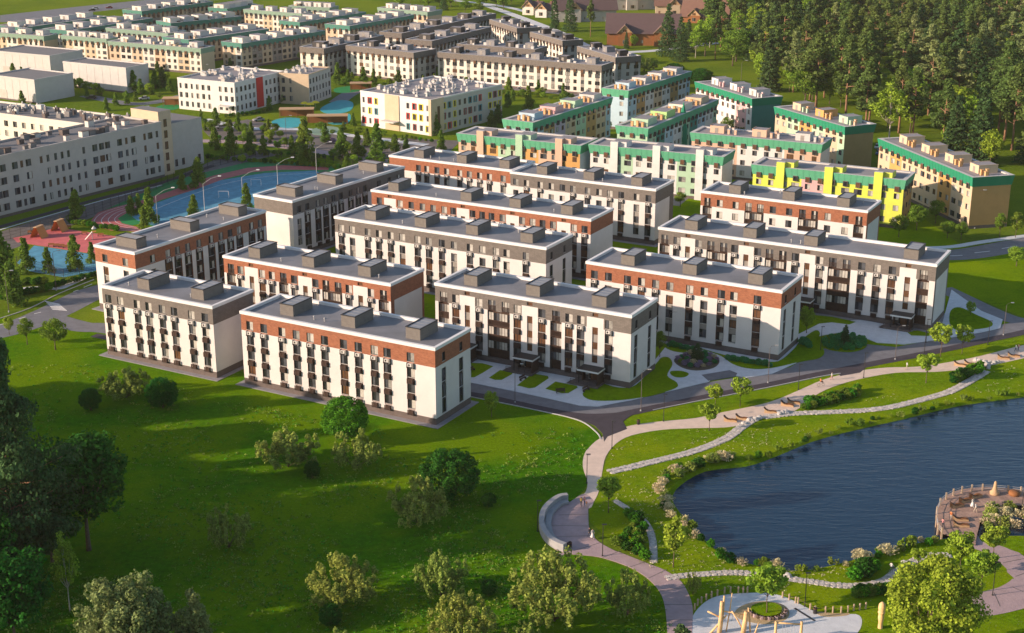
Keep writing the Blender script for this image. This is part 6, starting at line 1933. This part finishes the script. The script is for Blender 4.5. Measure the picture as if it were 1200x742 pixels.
# ---------------------------------------------------------------- people
plain('skin', (0.52, 0.30, 0.20)); plain('hair', (0.05, 0.03, 0.02)); plain('cloth_white', (0.72, 0.70, 0.68)); plain('cloth_dark', (0.04, 0.045, 0.06)); plain('cloth_yellow', (0.70, 0.45, 0.08)); plain('cloth_pink', (0.62, 0.28, 0.28)); plain('cloth_orange', (0.66, 0.22, 0.07)); plain('cloth_jeans', (0.10, 0.15, 0.26)); plain('cloth_beige', (0.50, 0.42, 0.33))
def figure(name, shirt, legs, hairm='hair', stride=.25, sit=False, skirt=False, arm=.2):
    V, E_, Rr = [], [], []
    def ch(par, p, r):
        V.append(p); Rr.append(r)
        if par is not None: E_.append((par, len(V) - 1))
        return len(V) - 1
    hz = .95 if not sit else .55
    pel = ch(None, (0, 0, hz), .125)
    w = ch(pel, (0, 0, hz + .18), .115); c = ch(w, (0, .01, hz + .40), .135); sh = ch(c, (0, 0, hz + .50), .11); nk = ch(sh, (0, 0, hz + .58), .055)
    hd = ch(nk, (0, -.015, hz + .66), .085); ch(hd, (0, -.01, hz + .77), .075)
    for s in (-1, 1):
        a = ch(sh, (s * .19, 0, hz + .47), .06); el = ch(a, (s * .25, s * arm * .3, hz + .2), .042); wr = ch(el, (s * .25, -abs(arm) - .02, hz - .02 + abs(arm) * .5), .03); ch(wr, (s * .25, -abs(arm) - .06, hz - .1 + abs(arm) * .5), .035)
        hp = ch(pel, (s * .09, 0, hz - .05), .095)
        if sit:
            kn = ch(hp, (s * .11, -.42, hz), .065); an = ch(kn, (s * .11, -.5, .1), .045); ch(an, (s * .11, -.66, .05), .04)
        else:
            kn = ch(hp, (s * .10, -s * stride * .5, hz * .53), .062); an = ch(kn, (s * .10, -s * stride * .9 + .05, .1), .042); ch(an, (s * .10, -s * stride * .9 - .12, .04), .04)
    me = bpy.data.meshes.new('body_cage'); me.from_pydata(V, E_, []); me.update()
    o = bpy.data.objects.new('body_cage', me); COL.objects.link(o)
    sk = o.modifiers.new('skin', 'SKIN'); ss = o.modifiers.new('sub', 'SUBSURF'); ss.levels = 1; ss.render_levels = 1
    for k, sv in enumerate(me.skin_vertices[0].data):
        sv.radius = (Rr[k], Rr[k] * .8); sv.use_root = (k == 0)
    dg = bpy.context.evaluated_depsgraph_get(); dg.update()
    m2 = bpy.data.meshes.new_from_object(o.evaluated_get(dg))
    bpy.data.objects.remove(o)
    m2.name = 'body'
    m2.materials.clear()
    for k in (shirt, legs, 'skin', 'cloth_dark', hairm): m2.materials.append(MATS[k])
    for p in m2.polygons:
        x, y, z = p.center
        if z > hz + .74 or (z > hz + .60 and y > .0): i = 4
        elif z > hz + .535: i = 2
        elif z < .09: i = 3
        elif abs(x) > .17 and z < hz + .12 and (not sit or y > -.3): i = 2
        elif z < hz + .02: i = 1
        else: i = 0
        p.material_index = i; p.use_smooth = True
    return m2
def person(px, py, lb, shirt, legs, rz=0.0, h=1.72, z=.06, skirt=False, **k):
    e = empty('person', G(px, py) + Vector((0, 0, z)), rz, lb, 'person', None, h / 1.76)
    put(figure('body', shirt, legs, **k), 'body', e)
    if skirt:
        mb = MB(); mb.lathe([(.13, 1.05), (.2, .8), (.36, .35), (.35, .34)], shirt, 12); mb.build('skirt', e, True)
    return e
person(681, 594, 'person in a yellow top walking on the plaza beside a companion', 'cloth_yellow', 'cloth_dark', 2.9)
person(685, 593.5, 'person in a pink top walking beside the one in yellow', 'cloth_pink', 'cloth_jeans', 2.7)
person(687.3, 595, 'child in an orange top walking with the couple on the plaza', 'cloth_orange', 'cloth_beige', 2.7, 1.15)
person(690.6, 630.5, 'person in dark clothes at the right edge of the plaza', 'cloth_dark', 'cloth_dark', .6)
person(694.3, 632, 'person in a wide white dress at the edge of the plaza', 'cloth_white', 'cloth_white', .4, skirt=True)
person(974.4, 445.5, 'person in white walking along the promenade behind the cyclist', 'cloth_white', 'cloth_pink', 1.2)
person(1062.4, 433.5, 'person in a white top alone on the promenade below the long block', 'cloth_white', 'cloth_beige', 1.6)
person(1190, 412.5, 'person in a white shirt near the right edge on the promenade', 'cloth_white', 'cloth_dark', 1.4)
person(1193, 412, 'person in pink beside the one in the white shirt, right edge', 'cloth_pink', 'cloth_dark', 1.8)
person(1139, 598, 'person in a long white dress on the deck, left of two', 'cloth_white', 'cloth_white', .5, z=.45, skirt=True)
person(1142.6, 603.5, 'person in white on the deck, right and nearer of two', 'cloth_white', 'cloth_beige', .8, z=.45)
person(1113.7, 613, 'person in orange standing by the left rail of the deck', 'cloth_orange', 'cloth_beige', 2.2, z=.45)
person(1104, 622, 'person in dark pink at the lower left end of the deck', 'cloth_pink', 'cloth_dark', 2.2, z=.45)
# cyclist(s)
def bicycle(px, py, rz, lb):
    e = empty('bicycle', G(px, py) + Vector((0, 0, .06)), rz, lb, 'bicycle')
    for x in (-.52, .52):
        mb = MB(); pts = [(x + .33 * math.cos(a * math.pi / 8), 0, .33 + .33 * math.sin(a * math.pi / 8)) for a in range(17)]
        mb.tube(pts, .025, 'black_metal', 5, False); mb.build('wheel', e)
    mb = MB(); mb.tube([(-.52, 0, .33), (-.15, 0, .8), (.38, 0, .85), (.52, 0, .33)], .022, 'grey_metal', 5); mb.build('frame', e)
    mb = MB(); mb.tube([(-.15, 0, .8), (0, 0, .33), (.38, 0, .85)], .02, 'grey_metal', 5); mb.build('down_tube', e)
    mb = MB(); mb.box(-.28, -.02, -.07, .07, .93, .99, 'cloth_dark'); mb.build('saddle', e)
    mb = MB(); mb.tube([(.34, -.25, 1.02), (.38, 0, 1.0), (.34, .25, 1.02)], .018, 'black_metal', 5); mb.build('handlebar', e)
def rider(px, py, rz, lb, shirt):
    e = empty('person', G(px, py) + Vector((0, 0, .5)), rz + math.pi / 2, lb, 'person')
    b = put(figure('body', shirt, 'cloth_dark', sit=True, arm=.3), 'body', e); b.location = (0, .12, 0)
bicycle(962, 453, R(20), 'bicycle ridden along the promenade past the low shrubs'); rider(962, 453, R(20), 'person in orange riding a bicycle on the promenade', 'cloth_orange')
bicycle(1044.5, 671.5, R(35), 'bicycle ridden on the stone path near the pond'); rider(1044.5, 671.5, R(35), 'person in white riding a bicycle on the stone path near the pond', 'cloth_white')

# ---------------------------------------------------------------- loungers, boulders
def lounger_parts():
    prof = [(-1.15, .95), (-.85, .62), (-.5, .42), (-.1, .36), (.3, .44), (.75, .40), (1.2, .30)]
    mb = MB()
    for k in range(24):
        t = k / 24 * (len(prof) - 1); i = int(t); f = t - i
        a = prof[i]; b = prof[min(i + 1, len(prof) - 1)]
        x = a[0] + (b[0] - a[0]) * f; z = a[1] + (b[1] - a[1]) * f
        mb.box(x, x + .08, -.38, .38, z - .03, z + .02, 'timber' if k > 7 else 'dark_brown')
    slats = mb.mesh('slats')
    mb = MB()
    for y in (-.34, .30):
        for i in range(len(prof) - 1):
            a, b = prof[i], prof[i + 1]
            mb.face([(a[0], y, a[1] - .05), (b[0], y, b[1] - .05), (b[0], y, 0), (a[0], y, 0)], 'timber_pale')
            mb.face([(a[0], y + .04, 0), (b[0], y + .04, 0), (b[0], y + .04, b[1] - .05), (a[0], y + .04, a[1] - .05)], 'timber_pale')
    side = mb.mesh('side_frame')
    mb = MB(); mb.box(-1.28, -.8, -.36, .36, .66, .74, 'dark_brown', T=lambda x, y, z: (x, y, z + (-.95 - x) * .85)); head = mb.mesh('headrest')
    return slats, side, head
LP_ = lounger_parts()
for px, py, z, rz, lb in ((856, 494, .06, -.25, 'timber sun lounger at the left end of the promenade terrace'), (870, 492, .06, -.25, 'timber sun lounger second from the left on the promenade terrace'), (903, 484, .06, -.2, 'timber sun lounger beside the pale boulders'),
                      (922.5, 476, .06, -.35, 'timber sun lounger of a pair near the shrub band, nearer one'), (930, 473, .06, -.2, 'timber sun lounger of a pair near the shrub band, farther one'), (1125, 429, .06, -.4, 'timber sun lounger half hidden by the dark shrubs, left'),
                      (1137, 428, .06, -.4, 'timber sun lounger half hidden by the dark shrubs, right'), (1176, 421, .06, -.2, 'timber sun lounger near the right edge, left of two'), (1188, 418.5, .06, -.15, 'timber sun lounger near the right edge, right of two'),
                      (1143, 586, .45, .5, 'reclining chair on the deck, farthest of the row'), (1131, 591, .45, .5, 'reclining chair on the deck, second of the row'), (1121, 597, .45, .4, 'reclining chair on the deck beside the standing people'),
                      (1125, 613, .45, -.05, 'reclining chair on the deck nearest the shore, upper one'), (1126, 620, .45, -.05, 'reclining chair on the deck nearest the shore, lower one')):
    e = empty('sun_lounger', G(px, py) + Vector((0, 0, z)), rz, lb, 'sun lounger', 'sun loungers')
    for me in LP_: put(me, me.name.split('.')[0], e)
noisy('boulder_stone', (0.42, 0.40, 0.38), .9, .25, 1.5, .5, 4)
def boulder_mesh(seed):
    g = random.Random(seed); mb = MB(); rings = 4; n = 7
    for r in range(rings + 1):
        t = r / rings; q = math.sin(min(1, t + .05) * math.pi * .5 + .35) if r < rings else .15
        for k in range(n):
            a = 6.283 * k / n; rr = (1 - t ** 2) ** .5 * .5 * g.uniform(.8, 1.1) + .03
            mb.v.append((math.cos(a) * rr * 1.2, math.sin(a) * rr, t * .55 * g.uniform(.9, 1.05)))
    for r in range(rings):
        for k in range(n):
            a = r * n + k; b = r * n + (k + 1) % n
            mb.f.append((a, b, b + n, a + n)); mb.m.append(mb.mi('boulder_stone'))
    mb.f.append(tuple(rings * n + k for k in range(n))); mb.m.append(0)
    return mb.mesh('boulder')
BM = [boulder_mesh(k) for k in range(4)]
br = random.Random(4)
for cx, cy, n, sx, sy, where in ((916, 484.5, 15, 8, 2.2, 'beside the loungers in the middle of the terrace'), (884, 492, 9, 5, 1.6, 'between the loungers at the left end of the terrace'), (872, 497, 4, 4, 1, 'at the lower edge of the terrace'), (1158, 427, 12, 10, 2.5, 'where the stone path meets the promenade'), (1146, 424, 5, 5, 1.5, 'behind the dark shrubs'),
                          (923, 676, 3, 3, 1, 'on the stone path below the blooming shrubs'), (1062, 661, 3, 4, 1, 'where the stone path bends near the deck')):
    for k in range(n):
        p = G(cx + br.gauss(0, sx * .6), cy + br.gauss(0, sy * .6))
        o = put(BM[k % 4], 'boulder', None, (p.x, p.y, .05), br.random() * 6, br.uniform(.5, 1.2))
        tag(o, 'pale boulder in the cluster ' + where, 'boulder', 'boulders ' + where)

# ---------------------------------------------------------------- timber deck
brickmat('deck_wood', (0.33, 0.215, 0.165), (0.29, 0.19, 0.15), (0.12, 0.08, 0.06), 30, .35)
noisy('deck_board', (0.31, 0.205, 0.16), .75, .25, .7, .2, 8); noisy('post_wood', (0.40, 0.30, 0.21), .85, .2, 2)
dk = empty('timber_deck', (0, 0, 0), 0, 'curved timber deck reaching over the pond with a railing of posts', 'deck')
ou = smooth_open(W2([(1104, 628), (1098.5, 620), (1096.5, 611), (1097, 600), (1100.5, 591), (1108, 584), (1118, 579), (1131, 575.8), (1150, 574), (1175, 574.8), (1200, 577.5), (1240, 586)]), 6)
inn_ = smooth_open(W2([(1143, 640), (1144, 632), (1146, 624), (1148.5, 614), (1151, 608), (1156, 603), (1163, 599), (1171, 596.3), (1182, 595), (1192, 594.8), (1202, 596), (1240, 604)]), 6)
def resamp(P, n):
    P = [Vector(p) for p in P]; d = [0]
    for a, b in zip(P, P[1:]): d.append(d[-1] + (b - a).length)
    out = []
    for k in range(n + 1):
        t = d[-1] * k / n; i = max(0, min(len(P) - 2, next((j for j in range(len(d) - 1) if d[j + 1] >= t), len(P) - 2)))
        f = (t - d[i]) / max(1e-6, d[i + 1] - d[i]); out.append(P[i].lerp(P[i + 1], f))
    return out
NP = 96
ou, inn_ = resamp(ou, NP), resamp(inn_, NP)
for k in range(NP):
    mb = MB(); a, b, c, d = inn_[k], inn_[k + 1], ou[k + 1], ou[k]
    b = a.lerp(b, .93); c = d.lerp(c, .93); z = .42 + (k % 3) * .004
    mb.face([(*a, z), (*d, z), (*c, z), (*b, z)], 'deck_board')
    for p, q in ((a, d), (d, c), (c, b), (b, a)): mb.face([(*q, z), (*p, z), (*p, z - .08), (*q, z - .08)], 'deck_board')
    if mb.f: mb.build('plank', dk)
mb = MB()
for k in range(NP):
    mb.face([(*ou[k], -.9), (*ou[k + 1], -.9), (*ou[k + 1], .34), (*ou[k], .34)], 'dark_brown')
    mb.face([(*inn_[k + 1], -.2), (*inn_[k], -.2), (*inn_[k], .34), (*inn_[k + 1], .34)], 'dark_trim')
mb.build('fascia', dk)
mb = MB(); mb.box(-.11, .11, -.11, .11, -.9, 1.65, 'post_wood'); pm = mb.mesh('post')
ps = []
for px, py in ((1103.5, 627), (1099, 621), (1097.3, 612), (1097.7, 602), (1101.5, 592), (1108.5, 585.5), (1117, 581), (1127, 578), (1138.5, 576), (1151, 575.2), (1166, 575.5), (1181, 576.8), (1196, 578.5), (1214, 582)):
    p = G(px, py, .42); put(pm, 'post', dk, (p.x, p.y, 0)); ps.append(p)
for a, b in zip(ps, ps[1:]):
    for z in (.8, 1.15, 1.45):
        mb = MB(); mb.tube([(a.x, a.y, z), (b.x, b.y, z)], .035, 'grey_metal', 5); mb.build('rail', dk)
def cone_seat(px, py, lb):
    mb = MB(); mb.lathe([(.75, 0), (.8, .35), (.45, .7), (.3, 1.3), (.22, 2.1), (.05, 2.3)], 'timber_pale', 10)
    o = mb.build('cone_sculpture', None, True); o.location = G(px, py) + Vector((0, 0, .45)); tag(o, lb, 'sculpture')
cone_seat(1165, 582, 'tapering orange timber sculpture standing on the far side of the deck'); 
mb = MB(); mb.lathe([(.8, 0), (.95, .3), (.8, .62), (.2, .7), (.0, .7)], 'timber', 10); o = mb.build('stool', None, True); o.location = G(1188, 583) + Vector((0, 0, .45)); tag(o, 'low round timber stool at the right end of the deck', 'stool')

# ---------------------------------------------------------------- play circle: posts, log climbing frame, swing
mb = MB(); mb.tube([(0, 0, 0), (0, 0, 1.0)], [.13, .12], 'post_wood', 7); fpm = mb.mesh('post')
fence_l = [(80, 345), (100, 315), (125, 300), (157, 280), (193, 262), (232, 252), (280, 235), (320, 232), (372, 230), (405, 232), (433, 232)]
fence_r = [(668, 265), (712, 280), (755, 300), (772, 304), (853, 345), (885, 362), (955, 365), (1005, 365), (1060, 365), (1105, 360), (1145, 350), (1185, 345), (1225, 338)]
for pts, lb in ((fence_l, 'rope fence on short timber posts along the upper left of the play circle'), (fence_r, 'rope fence on short timber posts along the right of the play circle')):
    e = empty('post_fence', (0, 0, 0), 0, lb, 'fence')
    q = [G(800 + x / 5.714, 650 + (y + 25) / 5.714) for x, y in pts]
    for p in q: put(fpm, 'post', e, (p.x, p.y, 0))
    for a, b in zip(q, q[1:]):
        if (b - a).length < 9:
            mb = MB(); mb.tube([(a.x, a.y, .78), ((a.x + b.x) / 2, (a.y + b.y) / 2, .66), (b.x, b.y, .78)], .03, 'bark', 5); mb.build('rope', e)
noisy('log_wood', (0.66, 0.42, 0.20), .7, .2, 1.5, .2, 6)
cf = empty('climbing_frame', G(848, 742), 0, 'climbing frame of tilted peeled logs at the bottom edge of the play circle', 'climbing frame')
for a, b, r in (((-.6, 0, 0), (-.4, .3, 4.6), .30), ((-.3, .5, 0), (-.1, .4, 5.4), .16), ((-1.8, 0, 0), (.3, .2, 2.6), .14), ((.4, .4, 0), (1.0, .8, 5.6), .09), ((-2.2, .5, 3.0), (-.1, .3, 1.9), .12), ((2.6, 0, 0), (2.9, .2, 3.1), .34), ((1.0, .2, 3.2), (2.6, .1, .4), .10), ((3.6, .3, .0), (3.2, .4, 3.6), .12), ((-.4, .3, 3.2), (2.8, .2, 2.6), .10), ((4.2, 0, 0), (4.9, .6, 2.2), .10)):
    mb = MB(); mb.tube([a, tuple((a[k] + b[k]) / 2 + (.06 if k < 2 else 0) for k in range(3)), b], [r, r * .95, r * .8], 'log_wood', 8); mb.build('log', cf, True)
mb = MB()
for k in range(7): mb.tube([(-.2 + k * .45, .3, 3.1 - k * .1), (-.2 + k * .45, .9, 1.2)], .02, 'bark', 4)
mb.build('climbing_net', cf, kind='stuff')
sw = empty('swing', G(923, 752), 0, 'timber swing frame with a horizontal beam beside the log climbing frame', 'swing')
for x in (-1.7, 1.7):
    mb = MB(); mb.tube([(x, 0, 0), (x, 0, 3.0)], [.2, .18], 'log_wood', 8); mb.build('post', sw, True)
mb = MB(); mb.tube([(-1.8, 0, 2.85), (1.8, 0, 2.6)], .11, 'log_wood', 8); mb.build('beam', sw, True)
for x in (-.6, .5):
    mb = MB(); mb.tube([(x - .2, 0, 2.7), (x - .2, 0, .6)], .02, 'grey_metal', 4); mb.tube([(x + .2, 0, 2.7), (x + .2, 0, .6)], .02, 'grey_metal', 4); mb.build('chain', sw, kind='stuff')
    mb = MB(); mb.box(x - .25, x + .25, -.12, .12, .54, .6, 'cloth_dark'); mb.build('seat', sw)
st = empty('totem', G(1031.5, 736), 0, 'carved pale timber totem post left of the big sunlit tree', 'sculpture')
mb = MB(); mb.lathe([(.35, 0), (.3, .8), (.42, 1.6), (.36, 2.3), (.5, 3.0), (.44, 3.6), (.2, 3.9), (0, 3.95)], 'log_wood', 9); mb.build('post', st, True)
mb = MB(); mb.lathe([(.18, 0), (.5, .3), (.45, .6), (.1, .75)], 'log_wood', 9, (0, 0, 2.0)); mb.build('carved_face', st, True)
# edging log round the grass island
rg = empty('log_edging', G(898, 714), 0, 'low ring of stones and logs at the edge of the grass island', 'edging')
for k in range(16):
    a = math.pi * (1.05 + k / 16); mb = MB(); mb.lathe([(.3, 0), (.3, .42), (.2, .5)], 'purple_paving' if k % 2 else 'bark', 6, (2.6 * math.cos(a), 2.3 * math.sin(a) - .6, 0)); mb.build('stump', rg)

# ---------------------------------------------------------------- left playground
for cx, cy, lb in ((42, 279.5, 'orange A-shaped play frame, left one on the red ground'), (66, 272, 'orange A-shaped play frame, right and farther one on the red ground')):
    e = empty('play_frame', G(cx, cy), R(-20), lb, 'play frame', 'orange play frames')
    mb = MB(); mb.face([(-1.9, 0, 0), (-.3, 0, 3.0), (-.3, 3, 3.0), (-1.9, 3, 0)], 'play_orange'); mb.face([(-1.75, 0, 0), (-1.75, 3, 0), (-.15, 3, 3.0), (-.15, 0, 3.0)], 'play_orange'); mb.build('ramp', e)
    mb = MB(); mb.face([(1.9, 0, 0), (.3, 0, 3.0), (.3, 3, 3.0), (1.9, 3, 0)][::-1], 'play_orange'); mb.face([(1.75, 0, 0), (.15, 0, 3.0), (.15, 3, 3.0), (1.75, 3, 0)], 'play_orange'); mb.build('ramp', e)
    mb = MB(); mb.box(-.5, .5, -.1, 3.1, 2.9, 3.05, 'timber_pale'); mb.build('platform', e)
e = empty('slide', G(107, 281), .4, 'white play slide at the right end of the red playground', 'slide')
mb = MB(); mb.face([(-1.6, -.4, .2), (.4, -.4, 2.2), (.4, .4, 2.2), (-1.6, .4, .2)], 'box_white'); mb.box(.3, .4, -.4, .4, 0, 2.2, 'box_white'); mb.build('chute', e)
mb = MB(); mb.box(.4, 1.4, -.5, .5, 2.1, 2.2, 'play_orange'); mb.lathe([(.7, 2.9), (.02, 3.7)], 'box_white', 6, (.9, 0, 0)); mb.build('tower_roof', e)
for px, py in ((60, 289), (66, 289.5), (72, 290), (77, 291), (99, 275), (118, 277), (80, 268), (36, 274)):
    mb = MB(); mb.box(-.8, .8, -.22, .22, .38, .46, 'timber'); mb.box(-.8, .8, .16, .22, .5, .85, 'timber'); mb.box(-.7, -.6, -.2, .2, 0, .38, 'black_metal'); mb.box(.6, .7, -.2, .2, 0, .38, 'black_metal')
    o = mb.build('park_bench'); o.location = G(px, py) + Vector((0, 0, .03)); tag(o, 'small dark bench on the edge of the red playground', 'bench', 'benches of the red playground')
for px, py, rz, lb in ((552 + 1, 436, 1.0, 'dark bench between the planting beds near the sapling'), (613, 446, .9, 'dark bench beside the wide planting bed in front of the second block'), (687, 459, .9, 'dark bench at the left tip of the curved planting bed'), (655 + 2, 461.5, .2, 'small bench at the lower edge of the last square bed')):
    e = empty('garden_bench', G(px, py) + Vector((0, 0, .14)), rz, lb, 'bench')
    mb = MB()
    for k in range(4): mb.box(-.9, .9, -.25 + k * .13, -.15 + k * .13, .42, .46, 'dark_brown')
    mb.build('seat', e); mb = MB(); mb.box(-.9, .9, .27, .31, .5, .9, 'dark_brown'); mb.build('backrest', e)
    mb = MB(); mb.box(-.8, -.74, -.22, .28, 0, .42, 'black_metal'); mb.build('leg', e); mb = MB(); mb.box(.74, .8, -.22, .28, 0, .42, 'black_metal'); mb.build('leg', e)

# mesh fences of the sports ground
def mesh_fence(pts, lb, h=3.0):
    q = [G(*p) for p in pts]
    e = empty('mesh_fence', (0, 0, 0), 0, lb, 'fence')
    post = MB(); post.box(-.05, .05, -.05, .05, 0, h, 'black_metal'); pme = post.mesh('post')
    for a, b in zip(q, q[1:]):
        L = (b - a).length; n = max(1, int(L / 3.2)); th = math.atan2((b - a).y, (b - a).x)
        for k in range(n):
            p = a.lerp(b, k / n); put(pme, 'post', e, (p.x, p.y, 0), th)
            c = a.lerp(b, (k + 1) / n)
            mb = MB(); w = L / n
            for z in (.1, 1.0, 1.9, h - .08): mb.box(0, w, -.015, .015, z, z + .05, 'black_metal')
            m = int(w / .4)
            for j in range(1, m): mb.box(w * j / m - .012, w * j / m + .012, -.01, .01, .1, h - .05, 'black_metal')
            o = mb.build('panel', e); o.location = (p.x, p.y, 0); o.rotation_euler = (0, 0, th)
mesh_fence([(0, 283), (60, 268), (140, 241), (190, 219), (250, 196), (300, 182)], 'dark mesh fence along the yard between the school and the sports ground')
mesh_fence([(20, 312), (75, 327), (112, 320)], 'dark mesh fence along the front of the blue ball court', 2.6)
mesh_fence([(300, 187), (345, 187), (400, 196), (440, 200)], 'dark mesh fence behind the far end of the running track')
for px, py, lb in ((262, 232, 'white goal frame on the blue court, left'), (300, 218, 'white goal frame on the blue court, right')):
    mb = MB(); mb.tube([(-1.5, 0, 0), (-1.5, 0, 2), (1.5, 0, 2), (1.5, 0, 0)], .06, 'white_line', 6); mb.tube([(-1.5, 0, 2), (-1.5, 1.2, 0)], .04, 'white_line', 5); mb.tube([(1.5, 0, 2), (1.5, 1.2, 0)], .04, 'white_line', 5)
    o = mb.build('goal'); o.location = G(px, py); tag(o, lb, 'goal')

# nursery pergolas and parasols
for cx, cy, L, lb in ((348, 137, 13, 'long timber pergola in the nursery garden, left'), (384, 145, 15, 'long timber pergola in the nursery garden, right'), (205, 124, 9, 'small timber pergola beside the white kindergarten'), (423, 106, 9, 'small pale pergola between the two kindergartens')):
    e = empty('pergola', G(cx, cy), R(4), lb, 'pergola', 'pergolas of the nurseries')
    mb = MB(); mb.box(-L / 2, L / 2, -2.2, 2.2, 3.0, 3.3, 'timber_pale'); mb.build('roof', e)
    for x in (-L / 2 + .3, 0, L / 2 - .3):
        for y in (-2, 2):
            mb = MB(); mb.box(x - .1, x + .1, y - .1, y + .1, 0, 3.0, 'timber'); mb.build('post', e)
    mb = MB(); mb.box(-L / 2 + .3, L / 2 - .3, 1.95, 2.05, 0, 2.2, 'timber'); mb.build('back_wall', e)
for px, py in ((357, 128), (364, 129), (370, 127)):
    e = empty('parasol', G(px, py), 0, 'yellow parasol in the trio beside the left hand pergola', 'parasol', 'yellow parasols of the nursery')
    mb = MB(); mb.tube([(0, 0, 0), (0, 0, 2.6)], .05, 'grey_metal', 6); mb.build('pole', e); mb = MB(); mb.lathe([(1.6, 2.2), (1.5, 2.3), (.9, 2.75), (0.02, 3.0)], 'panel_yellow', 10); mb.build('canopy', e)

# cars
def car_parts(col):
    mb = MB()
    prof = [(-2.1, .35), (-2.15, .75), (-1.3, .92), (1.5, .95), (2.1, .85), (2.1, .35)]
    cab = [(-1.0, .92), (-.4, 1.42), (1.0, 1.45), (1.7, .95)]
    for pr, w, m in ((prof, .88, col), (cab, .76, 'glass_dark')):
        n = len(pr)
        mb.face([(x, -w, z) for x, z in pr][::-1], m); mb.face([(x, w, z) for x, z in pr], m)
        for k in range(n):
            a, b = pr[k], pr[(k + 1) % n]; mb.face([(a[0], -w, a[1]), (b[0], -w, b[1]), (b[0], w, b[1]), (a[0], w, a[1])], m)
    mb.face([(-.4, -.74, 1.45), (1.0, -.74, 1.48), (1.0, .74, 1.48), (-.4, .74, 1.45)], col)
    body = mb.mesh('body')
    mb = MB(); mb.tube([(0, -.12, 0), (0, .12, 0)], .33, 'dark_trim', 10); wh = mb.mesh('wheel')
    return body, wh
plain('car_white', (0.6, 0.6, 0.6), .3); plain('car_blue', (0.06, 0.14, 0.32), .3); plain('car_dark', (0.03, 0.03, 0.035), .3); plain('car_red', (0.35, 0.03, 0.03), .3); plain('car_silver', (0.33, 0.34, 0.36), .3)
CARS = {c: car_parts('car_' + c) for c in ('white', 'blue', 'dark', 'red', 'silver')}
CD = {'dark': 'black', 'white': 'white', 'blue': 'blue', 'red': 'red', 'silver': 'silver'}
for px, py, rz, c, w in ((1028.5, 174, 1.2, 'white', 'between the brown and the orange end walls'), (1030, 181, 1.2, 'blue', 'in the gap left of the orange terrace'), (260, 151, .2, 'silver', 'under the conifers in front of the school wing'), (169, 117, .3, 'white', 'on the street behind the white hall'),
                     (107, 116, .1, 'dark', 'in front of the white hall'), (172, 129, .2, 'silver', 'between the school roof and the hall garden'), (655, 107, .1, 'white', 'in the street in front of the long grey topped row'), (640, 106, .1, 'red', 'left of the white one in front of the long grey topped row'), (612, 104, 0, 'silver', 'near the big conifers of the far street'),
                     (108, 13, .3, 'dark', 'in the far car park, front left'), (112, 11, .3, 'white', 'in the far car park beside the black one'), (98, 17, .3, 'white', 'at the near end of the far car park'), (128, 10, .3, 'red', 'in the middle of the far car park'), (303, 142, .6, 'silver', 'by the nursery garden path'), (433, 116, .1, 'blue', 'between the two kindergartens'), (800, 224, .6, 'silver', 'on the access street beside the cream terrace'), (812, 218, .6, 'dark', 'on the access street near the red topped block')):
    e = empty('parked_car', G(px, py) + Vector((0, 0, .03)), rz, '%s car parked %s' % (CD[c], w), 'car', 'parked cars')
    b, wm = CARS[c]; put(b, 'body', e)
    for x in (-1.3, 1.35):
        for y in (-.82, .82): put(wm, 'wheel', e, (x, y, .33))

# ---------------------------------------------------------------- thin evening air
hm = bpy.data.materials.new('haze'); hm.use_nodes = True
ht = hm.node_tree; ht.nodes.clear()
hv = ht.nodes.new('ShaderNodeVolumePrincipled'); ho = ht.nodes.new('ShaderNodeOutputMaterial')
hv.inputs['Color'].default_value = (0.95, 0.90, 0.82, 1); hv.inputs['Density'].default_value = 0.00004; hv.inputs['Anisotropy'].default_value = 0.0
ht.links.new(hv.outputs[0], ho.inputs['Volume'])
MATS['haze'] = hm
mb = MB(); mb.box(-3600, 3600, -400, 6100, -2.5, 110, 'haze')
o = mb.build('haze'); o['kind'] = 'stuff'
